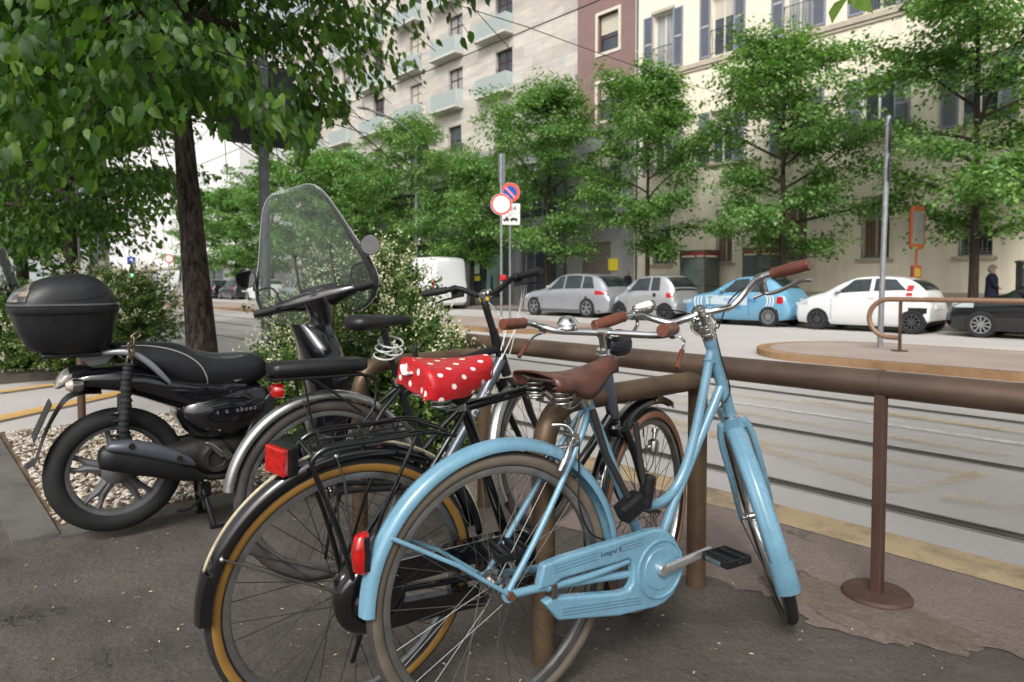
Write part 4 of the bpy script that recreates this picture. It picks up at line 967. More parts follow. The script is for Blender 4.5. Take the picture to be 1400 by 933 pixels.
# glass booths
M_bframe = mat('booth_frame', (92, 84, 78), .5, .3); M_bred = mat('booth_red', (120, 38, 34), .5); M_bglass = glass_clear('booth_glass', (.16, .20, .18), .42)
def booth(x, y, label):
    b = empty('glass_booth', (x, y, 0)); tag(b, label, 'phone booth', 'brown glass booths against the cream facade')
    w, d, h = 1.1, 1.05, 2.36; t = .05; mb = MB()
    for (a, c) in ((0, 0), (w-t, 0), (0, d-t), (w-t, d-t)): mb.bx(a, a+t, c, c+t, 0, h)
    for z in (.02, 1.05, 2.1): mb.bx(t, w-t, 0, t, z, z+t); mb.bx(0, t, t, d-t, z, z+t); mb.bx(w-t, w, t, d-t, z, z+t)
    mb.build('frame', M_bframe, b, smooth=0)
    MB().bx(-.02, w+.02, -.02, d+.02, h, h+.06).build('roof', M_bframe, b, smooth=0)
    q = MB(); q.bx(t, w-t, .005, .03, 2.22, h-.02); q.bx(w-.03, w-.005, t, d-t, 2.22, h-.02); q.build('fascia', M_bred, b, smooth=0)
    for (x0, x1, y0, y1) in ((t, w-t, .02, .03), (.02, .03, t, d-t), (w-.03, w-.02, t, d-t)): MB().bx(x0, x1, y0, y1, .07, 2.1).build('pane', M_bglass, b, smooth=0)
    MB().bx(.2, .8, d-.3, d-t-.01, .9, 1.7).build('telephone', mat('phone_grey', (150, 60, 50), .5), b, smooth=0, bevel=.02)
booth(-15.7, 22.5, 'left one of the two brown framed glass booths')
booth(-13.1, 22.6, 'right one of the two brown framed glass booths')
tx = MB().tube([(0, 0, 0), (0, 0, 2.55)], .03, 10).build('pole', M_galvd, None); tx.location = (0, 0, 0)
ts = empty('street_plate', (-23.9, 21.9, 0)); tag(ts, 'thin dark pole with a small plate above the silver estate car', 'sign post'); tx.parent = ts
MB().bx(-.3, .3, -.03, -.01, 2.5, 2.85).build('plate', M_signback, ts, smooth=0)
# traffic light and small signs far down the island
tl = empty('traffic_light', (-62, 13.4, -.006)); tag(tl, 'far traffic light showing green under a small blue arrow sign', 'traffic light')
MB().tube([(0, 0, 0), (0, 0, 3.4)], .06, 10).build('pole', M_galvd, tl)
MB().bx(.06, .3, -.16, .16, 1.6, 2.5).build('housing', M_black, tl, smooth=0, bevel=.03)
Mg = bpy.data.materials.new('green_lamp'); Mg.use_nodes = True; Mg.node_tree.nodes['Principled BSDF'].inputs['Emission Color'].default_value = (.02, .9, .45, 1); Mg.node_tree.nodes['Principled BSDF'].inputs['Emission Strength'].default_value = 2.0
MB().lathe([(0, .01), (.13, 0), (.13, -.02)], (.31, 0, 1.8), axis='x', n=18).build('green_lens', Mg, tl)
MB().bx(.05, .08, -.3, .3, 2.7, 3.3).build('arrow_sign', M_blue, tl, smooth=0)
q = MB(); q.prism([(-.04, 2.8), (.04, 2.8), (.04, 3.02), (.14, 3.02), (0, 3.22), (-.14, 3.02), (-.04, 3.02)], .081, .085, plane='yz'); q.build('arrow', M_wht, tl, smooth=0)
for (u, v, z, kind, lb) in ((-52, 13.6, 2.9, 0, 'distant round white sign with a red ring above the vans'), (-48, 14.2, 3.1, 1, 'distant round blue and red sign right of the white ringed one')):
    e = empty('road_sign', (u, v, -.006)); tag(e, lb, 'road sign')
    MB().tube([(0, 0, 0), (0, 0, z)], .04, 8).build('pole', M_galv, e)
    ring_sign(e, z, .32, .05, [(.25, .31, M_red)]+([(0, .24, M_blue)] if kind else []))
# pink and turquoise banner stall far left
kb = empty('banner_stall', (-24.5, 1.2, 0)); tag(kb, 'pale stall with pink and turquoise banners at the far left edge', 'stall')
for k, (c_, y) in enumerate((((214, 120, 140), -.9), ((90, 190, 214), .2), ((200, 210, 214), 1.2))):
    MB().bx(-.05, .05, y-.5, y+.5, .4, 1.75).build('banner', mat('banner%d' % k, c_, .7), kb, smooth=0)
    MB().bx(-.04, .04, y-.53, y-.505, 0, 2.0).build('post', M_galv, kb, smooth=0)
# ------------------------------------------------------------------ people
M_navy = mat('navy_cloth', (30, 34, 56), .9, var=.15, vscale=12); M_skin = mat('skin', (196, 150, 126), .6); M_hairg = mat('grey_hair', (150, 140, 130), .8, var=.2, vscale=30); M_trou = mat('dark_trousers', (44, 44, 50), .9)
def person(loc, rz, h, label, mask=False, stride=.22):
    root = empty('person', loc, rz); tag(root, label, 'person')
    s = h/1.72
    J = {'pel': (0, 0, .95), 'chest': (.02, 0, 1.28), 'neck': (.03, 0, 1.47), 'head': (.06, 0, 1.58), 'top': (.05, 0, 1.68),
         'ls': (.02, .17, 1.40), 'le': (-.08, .22, 1.13), 'lh': (.06, .22, .90), 'rs': (.02, -.17, 1.40), 're': (.10, -.22, 1.14), 'rh': (.30, -.2, 1.02),
         'lhip': (0, .09, .9), 'lk': (stride*.7, .10, .5), 'lf': (stride*.5, .1, .09), 'lt': (stride*.5+.16, .1, .04),
         'rhip': (0, -.09, .9), 'rk': (-stride*.2, -.10, .48), 'rf': (-stride*1.2, -.1, .12), 'rt': (-stride*1.2+.14, -.1, .04)}
    R_ = {'pel': .14, 'chest': .15, 'neck': .055, 'head': .085, 'top': .075, 'ls': .065, 'le': .048, 'lh': .035, 'rs': .065, 're': .048, 'rh': .035, 'lhip': .09, 'lk': .062, 'lf': .045, 'lt': .035, 'rhip': .09, 'rk': .062, 'rf': .045, 'rt': .035}
    E = [('pel', 'chest'), ('chest', 'neck'), ('neck', 'head'), ('head', 'top'), ('chest', 'ls'), ('ls', 'le'), ('le', 'lh'), ('chest', 'rs'), ('rs', 're'), ('re', 'rh'), ('pel', 'lhip'), ('lhip', 'lk'), ('lk', 'lf'), ('lf', 'lt'), ('pel', 'rhip'), ('rhip', 'rk'), ('rk', 'rf'), ('rf', 'rt')]
    names = list(J); me = bpy.data.meshes.new('body'); me.from_pydata([tuple(c*s for c in J[n]) for n in names], [(names.index(a), names.index(b)) for a, b in E], []); me.update()
    o = bpy.data.objects.new('body', me); COL.objects.link(o)
    md = o.modifiers.new('s', 'SKIN'); me.skin_vertices[0].data.foreach_set('radius', [r*s for n in names for r in (R_[n], R_[n]*(.8 if n in ('pel', 'chest') else 1))])
    me.skin_vertices[0].data[0].use_root = True
    ss = o.modifiers.new('d', 'SUBSURF'); ss.levels = 2; ss.render_levels = 2
    dg = bpy.context.evaluated_depsgraph_get(); me2 = bpy.data.meshes.new_from_object(o.evaluated_get(dg)); bpy.data.objects.remove(o)
    for q in (M_skin, M_navy, M_trou, M_black): me2.materials.append(q)
    for p in me2.polygons:
        z = p.center.z/s; x, y = p.center.x/s, p.center.y/s; hand = (z < .97 and y > .17 and z > .84) or (x > .24 and z > .95 and z < 1.1)
        p.material_index = 3 if z < .1 else 2 if z < .90 and not hand else 0 if (hand or z > 1.47) else 1; p.use_smooth = True
    b = bpy.data.objects.new('body', me2); COL.objects.link(b); b.parent = root
    q = MB(); q.sphere((.035*s, 0, 1.635*s), .105*s, 16, sc=(1.0, .86, .95)); q.sphere((-.01*s, 0, 1.585*s), .095*s, 14, sc=(.85, .95, 1.1)); q.build('hair', M_hairg, root, smooth=80)
    f = MB(); f.sphere((.152*s, 0, 1.585*s), .014*s, 8, sc=(1, .7, 1.3)); f.build('nose', M_skin, root, smooth=80)
    for y in (-.032, .032): MB().sphere((.137*s, y*s, 1.61*s), .010*s, 8).build('eye', M_black, root, smooth=80)
    if mask: MB().sphere((.112*s, 0, 1.56*s), .056*s, 12, sc=(.8, 1, .9)).build('face_mask', M_wht, root, smooth=80)
    q = MB(); q.loft([sring((.02*s, 0, z*s), rx*s, ry*s, axis='z', n=18, p=2.3) for z, rx, ry in ((.80, .17, .20), (.95, .165, .195), (1.15, .15, .185), (1.34, .145, .20), (1.43, .10, .16), (1.47, .065, .07))], cap=True); q.build('jacket', M_navy, root, smooth=80)
    return root
person((-5.42, 22.3, 0), 0.05, 1.66, 'grey haired walker in a dark navy jacket and white face mask behind the black car', True)
person((-18.35, 22.6, 0), math.radians(170), 1.72, 'walker in a navy jacket between the silver estate car and the silver hatchback')
# ------------------------------------------------------------------ cars
M_tyre = mat('car_tyre', (28, 28, 29), .85, var=.15, vscale=30)
M_rim = mat('alloy', (176, 178, 182), .3, .8); M_rimd = mat('dark_alloy', (90, 92, 96), .35, .7)
M_lred = mat('tail_lamp', (168, 18, 22), .2, coat=.6); M_lamp = mat('head_lamp', (200, 206, 210), .12, .3, coat=.8)
M_plate = mat('number_plate', (210, 212, 210), .5); M_under = mat('underbody', (16, 16, 17), .9)
M_cg = mat('car_window', (36, 44, 46), .05, 0.0, spec=.9, var=.5, vscale=2.2)
def car(name, loc, rz, L, H, W, wb, fo, rw, prof, paint, label, cat='car', group='cars parked along the far kerb', doors=(), win_=(), rear=None, lamp='mid', rim='multi', trim=None, wheel_mat=None, tail=None, head=None, dark_belt=None):
    """prof: list of (x from the nose, zbelt, ztop, halfwidth scale at belt, halfwidth scale at top). Car local +x is forwards, origin on the ground mid-length."""
    root = empty(name, loc, rz); tag(root, label, cat, group)
    P = np.array(prof, float); n = 44
    xs = np.unique(np.concatenate([np.linspace(0, L, n), [0.02, .06, .12, L-.02, L-.06, L-.12]]))
    zb = np.interp(xs, P[:, 0], P[:, 1]); zt = np.interp(xs, P[:, 0], P[:, 2]); wbs = np.interp(xs, P[:, 0], P[:, 3])*W/2; wts = np.interp(xs, P[:, 0], P[:, 4])*W/2
    # soften the profile
    for _ in range(2):
        for arr in (zb, zt, wts):
            arr[1:-1] = arr[1:-1]*.5+(arr[:-2]+arr[2:])*.25
    zs = np.interp(xs, [0, .12, .5, L-.5, L-.12, L], [.30, .20, .17, .17, .22, .34])
    def section(i):
        a, b, c, wbv, wtv = zs[i], zb[i], zt[i], wbs[i], wts[i]
        m1 = a+(b-a)*.42; pts = [(wbv*.90, a), (wbv*.975, a+.07), (wbv*1.0, m1), (wbv*.995, a+(b-a)*.7), (wbv*.965, b-.035), (wbv*.93, b)]
        e = c-.055 if c-b > .12 else b+(c-b)*.45
        for g in (.33, .66, 1): pts.append((wbv*.93+(wtv-wbv*.93)*g, b+(e-b)*g))
        pts += [(wtv*.94, e+(c-e)*.55), (wtv*.82, e+(c-e)*.82), (wtv*.5, c), (0, c+.006)]
        return pts
    secs = [section(i) for i in range(len(xs))]
    mb = MB(); K = len(secs[0])
    rings = []
    for i, x in enumerate(xs):
        X = L/2-x
        ring = [Vector((X, y, z)) for (y, z) in secs[i]]+[Vector((X, -y, z)) for (y, z) in reversed(secs[i][:-1])]
        rings.append(ring)
    mb.loft(rings)
    body = mb.build('body', [paint, M_under], root, smooth=50)
    for x in (L/2-fo, L/2-fo-wb):
        for s_ in (-1, 1):
            cm = MB(); cm.cyl((x, s_*W*.30, rw), (x, s_*W*.6, rw), rw*1.17, n=40); co = cm.build('cut', M_under, None)
            bo = body.modifiers.new('b', 'BOOLEAN'); bo.object = co; bo.operation = 'DIFFERENCE'; bo.solver = 'EXACT'
            dg = bpy.context.evaluated_depsgraph_get(); me = bpy.data.meshes.new_from_object(body.evaluated_get(dg)); body.modifiers.clear(); body.data = me; bpy.data.objects.remove(co)
    me = body.data
    if len(me.materials) < 2: me.materials.append(M_under)
    for p in me.polygons:
        c = p.center; p.material_index = 0
        for x in (L/2-fo, L/2-fo-wb):
            if all(math.hypot(me.vertices[k].co.x-x, me.vertices[k].co.z-rw) < rw*1.17+.002 for k in p.vertices): p.material_index = 1
        if c.z < .2 and p.normal.z < -.5: p.material_index = 1
        p.use_smooth = True
    me.set_sharp_from_angle(angle=math.radians(38))
    def sp(x, g):            # point on the greenhouse side, x measured from the nose
        a = [np.interp(x, xs, arr) for arr in (zb, zt, wbs, wts)]; b, c, wbv, wtv = a; e = c-.055
        return (L/2-x, wbv*.93+(wtv-wbv*.93)*g, b+(e-b)*g)
    def topz(x, y):
        i = int(np.searchsorted(xs, x)); i = min(max(1, i), len(xs)-1); t = (x-xs[i-1])/(xs[i]-xs[i-1]); zz = []
        for j in (i-1, i):
            s = secs[j][::-1]; zz.append(np.interp(abs(y), [q[0] for q in s[:6]], [q[1] for q in s[:6]]))
        return zz[0]*(1-t)+zz[1]*t
    for (a0, a1, b0, b1) in win_:   # side windows: x front/rear at the belt, x front/rear at the roof edge
        for s_ in (-1, 1):
            q = MB(); nx, ng = 8, 5; vs = []
            for j in range(ng+1):
                g = .06+.90*j/ng
                for i in range(nx+1):
                    f = i/nx; x = (a0+(a1-a0)*f)*(1-g)+(b0+(b1-b0)*f)*g; p = sp(x, g); vs.append((p[0], s_*(p[1]+.008), p[2]))
            q.add(vs, [(j*(nx+1)+i, j*(nx+1)+i+1, (j+1)*(nx+1)+i+1, (j+1)*(nx+1)+i) for j in range(ng) for i in range(nx)])
            q.build('side_window', M_cg, root, smooth=80)
    def screen(xa, xb, nm, wa, wbb, mt=None):
        q = MB(); nx, ny = 8, 12; vs = []
        for i in range(nx+1):
            f = i/nx; x = xa+(xb-xa)*f; wid = wa+(wbb-wa)*f
            for j in range(ny+1):
                y = wid*(2*j/ny-1); z = topz(x, y); vs.append((L/2-x+(.007 if nm == 'windscreen' else -.012), y, z+.009))
        q.add(vs, [(i*(ny+1)+j, i*(ny+1)+j+1, (i+1)*(ny+1)+j+1, (i+1)*(ny+1)+j) for i in range(nx) for j in range(ny)])
        q.build(nm, mt or M_cg, root, smooth=80)
    if rear:
        for (xa, xb, nm, wa, wbb) in rear: screen(xa, xb, nm, wa*W/2, wbb*W/2)
    # wheels
    for x in (L/2-fo, L/2-fo-wb):
        for s_ in (-1, 1):
            y = s_*(W/2-.10); q = MB(); t = .105
            q.lathe([(rw*.62, -t*.9), (rw*.93, -t), (rw, -t*.7), (rw, t*.7), (rw*.93, t), (rw*.62, t*.9)], (x, y, rw), axis='y', n=32); wo = q.build('wheel', M_tyre, root, smooth=40)
            q = MB(); o_ = y+s_*t*.82
            q.lathe([(rw*.66, 0), (rw*.66, s_*.02), (rw*.60, s_*.022), (rw*.58, -s_*.03)], (x, o_, rw), axis='y', n=32)
            ns = {'five': 5, 'multi': 10, 'cap': 14, 'seven': 7}[rim]
            for k in range(ns):
                a = 2*PI*k/ns+.3; wd = rw*(.13 if ns == 5 else .085 if ns <= 10 else .06); d = Vector((math.cos(a), 0, math.sin(a)))
                q.box(Vector((x, o_, rw))+d*rw*.34, (rw*.60, .022, wd*1.2), Matrix.Rotation(-a, 3, 'Y'))
            q.lathe([(0, s_*.02), (rw*.15, s_*.018), (rw*.16, -.0)], (x, o_, rw), axis='y', n=16)
            q.build('rim', wheel_mat or M_rim, wo, smooth=30)
            q = MB(); q.lathe([(0, 0), (rw*.62, 0)], (x, y+s_*t*.25, rw), axis='y', n=24); q.build('brake_disc', M_under, wo, smooth=0)
    q = MB(); q.bx(-L/2+.25, L/2-.25, -W*.29, W*.29, .16, .5); q.build('underbody', M_under, root, smooth=0)
    # lamps, doors, handles, mirrors
    def patch(x0, x1, z0, z1, nm, m_, off=.006, shape=None):
        """piece on the side skin: x from nose, z heights"""
        for s_ in (-1, 1):
            q = MB(); nx, nz = 6, 4; vs = []
            for j in range(nz+1):
                for i in range(nx+1):
                    x = x0+(x1-x0)*i/nx; z = z0+(z1-z0)*j/nz
                    if shape: x, z = shape(i/nx, j/nz)
                    k = int(min(len(xs)-1, max(1, np.searchsorted(xs, x)))); t = (x-xs[k-1])/(xs[k]-xs[k-1]); yy = []
                    for kk in (k-1, k):
                        s = secs[kk]; yy.append(np.interp(z, [p[1] for p in s[:9]], [p[0] for p in s[:9]]))
                    vs.append((L/2-x, s_*(yy[0]*(1-t)+yy[1]*t+off), z))
            q.add(vs, [(j*(nx+1)+i, j*(nx+1)+i+1, (j+1)*(nx+1)+i+1, (j+1)*(nx+1)+i) for j in range(nz) for i in range(nx)])
            q.build(nm, m_, root, smooth=80)
    for (x0, x1, z0, z1) in (tail or []): patch(x0, x1, z0, z1, 'tail_light', M_lred)
    for (x0, x1, z0, z1) in (head or []): patch(x0, x1, z0, z1, 'headlight', M_lamp)
    for (x0, x1) in doors:
        zbm = float(np.interp((x0+x1)/2, xs, zb))
        for x in (x0, x1): patch(x-.006, x+.006, .30, zbm-.01, 'door_gap', M_under, .003)
        patch(x1-.26, x1-.10, zbm-.14, zbm-.105, 'door_handle', paint, .02)
    if trim: 
        for (x0, x1, z0, z1, nm, m_) in trim: patch(x0, x1, z0, z1, nm, m_, .012)
    xm = float(win_[0][0])+.22 if win_ else 1.3
    for s_ in (-1, 1):
        p = sp(xm, 0.05); q = MB(); q.sphere((p[0]+.02, s_*(p[1]+.13), p[2]+.09), .09, 14, sc=(.7, 1.0, .75)); q.box((p[0]+.02, s_*(p[1]+.05), p[2]+.05), (.05, .12, .03)); q.build('wing_mirror', paint if lamp != 'dark' else M_under, root, smooth=60)
    q = MB(); q.bx(-L/2-.012, -L/2+.03, -.26, .26, .62 if H > 1.3 else .5, .73 if H > 1.3 else .61); q.build('number_plate', M_plate, root, smooth=0)
    return root
P_sil = mat('paint_silver', (172, 174, 180), .28, .55, coat=.8); P_sil2 = mat('paint_silver_warm', (176, 177, 180), .3, .5, coat=.8)
P_bl = mat('paint_light_blue', (98, 148, 176), .3, .0, coat=.8); P_wh = mat('paint_white', (208, 209, 209), .3, .0, coat=.8); P_bk = mat('paint_black', (20, 21, 25), .2, .1, coat=1.0)
P_dk = mat('paint_dark_grey', (44, 46, 52), .25, .2, coat=.8); P_vw = mat('van_white', (220, 222, 224), .4, coat=.4)
VC = 18.55
# silver estate / suv
prof = [(0, .62, .70, .70, .55), (.15, .80, .86, .86, .70), (.6, .93, .99, .95, .82), (1.25, 1.0, 1.06, .99, .84), (1.7, 1.02, 1.35, 1, .80), (2.15, 1.03, 1.60, 1, .74), (2.9, 1.05, 1.655, 1, .74), (3.7, 1.06, 1.60, .99, .72), (4.15, 1.06, 1.46, .97, .70), (4.45, 1.02, 1.12, .93, .76), (4.66, .70, .80, .86, .70)]
car('silver_estate_car', (-18.35, VC+.95, -.12), PI, 4.66, 1.66, 1.89, 2.82, .86, .37, prof, P_sil, 'silver estate car with five spoke wheels, just right of the signposts', doors=((1.35, 2.45), (2.45, 3.35)), win_=((1.55, 2.42, 2.15, 2.42), (2.50, 3.32, 2.50, 3.30), (3.40, 4.0, 3.38, 3.75)), rear=((1.42, 2.05, 'windscreen', .72, .66), (3.92, 4.42, 'rear_window', .62, .66)), tail=((4.05, 4.52, .86, 1.0),), head=((.12, .5, .74, .86),), rim='five', trim=((.5, 4.3, .2, .3, 'sill_trim', M_galvd),))
# silver two-seater
prof = [(0, .55, .62, .74, .6), (.12, .72, .80, .86, .74), (.45, .92, 1.0, .95, .82), (.75, .98, 1.25, .98, .80), (1.15, .99, 1.5, 1, .76), (1.7, 1.0, 1.55, 1, .76), (2.2, 1.0, 1.53, .99, .75), (2.5, .98, 1.30, .96, .76), (2.63, .9, 1.02, .92, .76), (2.69, .6, .7, .84, .7)]
car('silver_city_car', (-14.52, VC+.83, -.12), PI, 2.72, 1.56, 1.66, 1.90, .42, .32, prof, P_sil2, 'tiny silver two seat car with black rear glass beside the silver estate', doors=((.75, 1.75),), win_=((.72, 1.66, 1.14, 1.66), (1.74, 2.1, 1.74, 2.05)), rear=((.66, 1.08, 'windscreen', .72, .64), (2.28, 2.60, 'rear_window', .68, .72)), tail=((2.38, 2.60, .80, .96),), head=((.1, .32, .68, .82),), rim='seven', wheel_mat=M_rimd, trim=((1.86, 1.98, .82, .94, 'fuel_cap', M_under),))
# pale blue hatchback with lettering
prof = [(0, .55, .62, .70, .52), (.12, .74, .80, .84, .66), (.5, .88, .95, .94, .78), (1.0, .95, 1.02, .98, .80), (1.45, .97, 1.28, 1, .76), (1.85, .98, 1.46, 1, .72), (2.4, .99, 1.49, 1, .72), (2.95, .99, 1.38, .98, .70), (3.3, .96, 1.12, .95, .68), (3.45, .86, .96, .92, .72), (3.55, .55, .62, .84, .62)]
bc = car('light_blue_hatchback', (-11.1, VC+.82, -.12), PI, 3.56, 1.49, 1.63, 2.30, .66, .30, prof, P_bl, 'pale blue small hatchback with white swooshes and lettering on its side', doors=((1.15, 2.35),), win_=((1.28, 2.28, 1.82, 2.26), (2.36, 2.95, 2.36, 2.75)), rear=((1.16, 1.78, 'windscreen', .72, .62), (2.88, 3.28, 'rear_window', .58, .62)), tail=((3.2, 3.38, .68, .88),), head=((.1, .3, .66, .8),), rim='cap')
mz = lambda x, z, s: Matrix.Translation((3.56/2-x, .815+.012, z)) @ Matrix.Rotation(PI, 4, 'Z') @ Matrix.Rotation(PI/2, 4, 'X')
# the car faces -U, its left side (+y local) faces the camera
lettering('T', .34, mat('letter_green', (30, 120, 90), .5), 'lettering', bc, mz(1.05, .73, 1), .002)
lettering('TUTELA', .13, M_blue, 'lettering', bc, mz(1.75, .76, 1), .002)
lettering('TERMINALE', .13, M_blue, 'lettering', bc, mz(1.75, .55, 1), .002)
lettering('ITALIA', .10, M_blue, 'lettering', bc, mz(2.45, .76, 1), .002)
q = MB(); q.bx(3.56/2-2.30, 3.56/2-.9, .823, .826, .62, .90); q.build('white_band', mat('decal_white', (176, 192, 202), .4), bc, smooth=0)
q = MB()
for k in range(3):
    c = (3.56/2-.62-.10*k, .80-.02*k, .70)
    for sgn, cx in ((1, c[0]),): q.add([(cx+.10*math.cos(a)*1.0+dx, c[1]+.0+.018, c[2]+.2*math.sin(a)) for dx in (0, .035) for a in np.linspace(-1.1, 1.1, 9)], [(i, i+1, 9+i+1, 9+i) for i in range(8)])
    cx = 3.56/2-3.0+.09*k; q.add([(cx-.10*math.cos(a)-dx, .80+.008, .76+.18*math.sin(a)) for dx in (0, .03) for a in np.linspace(-1.1, 1.1, 9)], [(i, i+1, 9+i+1, 9+i) for i in range(8)])
q.build('swoosh_decal', M_wht, bc, smooth=0, solid=.002)
# white hatchback
prof = [(0, .52, .60, .70, .5), (.12, .72, .78, .86, .68), (.45, .88, .94, .95, .78), (.85, .95, 1.04, .98, .80), (1.25, .99, 1.28, 1, .76), (1.65, 1.02, 1.44, 1, .73), (2.2, 1.05, 1.465, 1, .73), (2.8, 1.08, 1.42, .99, .72), (3.15, 1.08, 1.26, .96, .70), (3.32, .95, 1.04, .92, .74), (3.43, .58, .66, .86, .7)]
car('white_hatchback', (-7.5, VC+.82, -.12), PI, 3.43, 1.465, 1.63, 2.34, .72, .30, prof, P_wh, 'white small hatchback parked between the pale blue and the black car', doors=((1.08, 2.3),), win_=((1.08, 2.05, 1.62, 2.05), (2.15, 2.95, 2.15, 2.62)), rear=((.98, 1.58, 'windscreen', .70, .62), (2.95, 3.28, 'rear_window', .60, .66)), tail=((2.92, 3.06, .95, 1.22),), head=((.1, .42, .68, .84),), rim='multi', wheel_mat=M_rimd, trim=((2.98, 3.38, .52, .66, 'bumper_strip', M_under),))
# black car at the right edge
prof = [(0, .55, .62, .70, .5), (.15, .74, .80, .86, .68), (.6, .88, .93, .95, .78), (1.1, .93, .99, .98, .80), (1.6, .96, 1.25, 1, .76), (2.0, .98, 1.40, 1, .73), (2.6, 1.0, 1.46, 1, .73), (3.3, 1.0, 1.42, .99, .72), (3.75, 1.0, 1.25, .96, .70), (3.95, .85, .95, .92, .74), (4.05, .55, .62, .86, .7)]
car('black_hatchback', (-3.45, VC+.87, -.12), PI, 4.05, 1.46, 1.72, 2.50, .78, .31, prof, P_bk, 'glossy black hatchback cut by the right edge of the photo', doors=((1.2, 2.3), (2.3, 3.2)), win_=((1.35, 2.25, 1.95, 2.25), (2.35, 3.1, 2.35, 3.05)), rear=((1.25, 1.95, 'windscreen', .70, .62), (3.4, 3.8, 'rear_window', .6, .66)), tail=((3.7, 3.9, .8, 1.0),), head=((.12, .62, .70, .84),), rim='multi', lamp='dark')
# big white van behind the shrub
def van(loc, L, H, label, paint, nm='white_van', wx=()):
    prof = [(0, .7, .8, .78, .62), (.15, .95, 1.02, .9, .76), (.8, 1.15, 1.25, .98, .86), (1.2, 1.25, 1.8, 1, .88), (1.7, 1.3, H-.06, 1, .88), (2.2, 1.35, H, 1, .88), (L-.25, 1.4, H, 1, .88), (L-.06, 1.4, H-.12, .99, .86), (L, 1.35, H-.25, .97, .84)]
    return car(nm, loc, PI, L, H, 1.95, L*.62, .85, .34, prof, paint, label, cat='van', doors=((1.35, 2.3),), win_=((1.35, 2.2, 1.75, 2.2),)+wx, rear=((1.0, 1.66, 'windscreen', .78, .72),), tail=((L-.2, L-.04, .9, 1.5),), head=((.1, .5, .8, 1.0),), rim='cap', trim=((2.4, L-.3, .55, .62, 'side_moulding', M_galvd),))
van((-29.4, VC+1.0, -.12), 5.4, 2.55, 'large white panel van parked behind the big flowering shrub', P_vw)
van((-71.5, VC+.2, -.12), 5.6, 2.5, 'distant white van glimpsed left of the leaning trunk', P_vw)
van((-64.8, VC+.4, -.12), 5.2, 2.7, 'distant grey minibus with dark side windows touching the leaning trunk', P_sil2, 'grey_minibus', wx=((2.4, 3.5, 2.4, 3.5), (3.6, 4.7, 3.6, 4.7)))
prof_h = [(0, .55, .62, .70, .5), (.15, .74, .80, .86, .68), (.6, .88, .93, .95, .78), (1.1, .95, 1.0, .98, .80), (1.6, .98, 1.3, 1, .76), (2.0, 1.0, 1.5, 1, .73), (2.6, 1.0, 1.58, 1, .73), (3.3, 1.0, 1.54, .99, .72), (3.75, 1.0, 1.32, .96, .70), (3.95, .85, .95, .92, .74), (4.05, .55, .62, .86, .7)]
kw = dict(doors=((1.2, 2.3), (2.3, 3.2)), win_=((1.35, 2.25, 1.95, 2.25), (2.35, 3.1, 2.35, 3.05), (3.2, 3.65, 3.2, 3.45)), rear=((1.25, 1.95, 'windscreen', .70, .62), (3.4, 3.8, 'rear_window', .6, .66)), tail=((3.7, 3.9, .8, 1.0),), head=((.12, .62, .70, .84),))
car('white_car', (-49.5, VC+.87, -.12), PI, 4.05, 1.58, 1.75, 2.5, .78, .33, prof_h, P_wh, 'white parked car beside the tall grey post, framed by the left scooter mirror', **kw)
car('dark_car', (-55.5, VC+.87, -.12), PI, 4.05, 1.5, 1.75, 2.5, .78, .31, prof_h, P_dk, 'dark small car behind the white one, just right of the leaning trunk', **kw)
car('dark_car', (-60.2, VC+.8, -.12), PI, 4.05, 1.6, 1.75, 2.5, .78, .31, prof_h, P_bk, 'dark car with a lit lamp half hidden by the leaning trunk', **kw)
car('grey_car', (-43.8, VC+.87, -.12), PI, 4.05, 1.5, 1.75, 2.5, .78, .31, prof_h, P_sil, 'grey parked car seen through the foot of the scooter windscreen', **kw)
car('dark_car', (-38.0, VC+.87, -.12), PI, 4.05, 1.5, 1.75, 2.5, .78, .31, prof_h, P_dk, 'dark parked car mostly hidden by the big flowering shrub', **kw)
# ------------------------------------------------------------------ bicycles
M_chrome = mat('chrome', (226, 226, 226), .10, 1.0)
M_crank = mat('polished_aluminium', (226, 226, 228), .26, .9)
M_chromed = mat('dull_chrome', (186, 184, 180), .24, 1.0, var=.06, vscale=9)
M_alu = mat('rim_aluminium', (150, 150, 150), .36, .9, var=.15, vscale=12, rvar=.1)
M_spoke = mat('spoke_steel', (120, 120, 120), .35, .9)
M_spoked = mat('spoke_black', (40, 38, 38), .4, .7)
M_skyb = mat('sky_blue_enamel', (104, 144, 165), .27, 0, coat=.42, var=.10, vscale=11, rvar=.09, bump=.06, bscale=90, bdist=.0006)
M_gloss = mat('gloss_black_enamel', (14, 14, 16), .16, 0, coat=.8, rvar=.08, vscale=12)
M_satin = mat('satin_black', (24, 24, 26), .38, .1, rvar=.1, vscale=20)
M_rubber = mat('tyre_rubber', (30, 29, 29), .8, var=.25, vscale=30, bump=.5, bscale=300, bdist=.001)
M_rubber_d = mat('tyre_rubber_dusty', (58, 54, 52), .85, var=.25, vscale=14, bump=.5, bscale=300, bdist=.001)
M_wall_cream = mat('tyre_wall_cream', (92, 83, 71), .75, var=.18, vscale=10)
M_wall_yel = mat('tyre_wall_yellow', (138, 101, 42), .7, var=.10, vscale=10)
M_wall_pink = mat('tyre_wall_tan', (150, 108, 86), .75, var=.12, vscale=10)
M_leather = mat('brown_leather', (86, 52, 40), .36, var=.30, vscale=12, bump=.25, bscale=260, bdist=.0006, rvar=.12, col2=None)
M_grip = mat('grip_leather', (102, 58, 44), .40, var=.16, vscale=26, bump=.3, bscale=340, bdist=.0006)
M_gum = mat('black_rubber_grip', (24, 24, 25), .7, bump=.4, bscale=400, bdist=.0008)
M_redlens = mat('red_lens', (168, 16, 12), .12, coat=.9, var=.25, vscale=60)
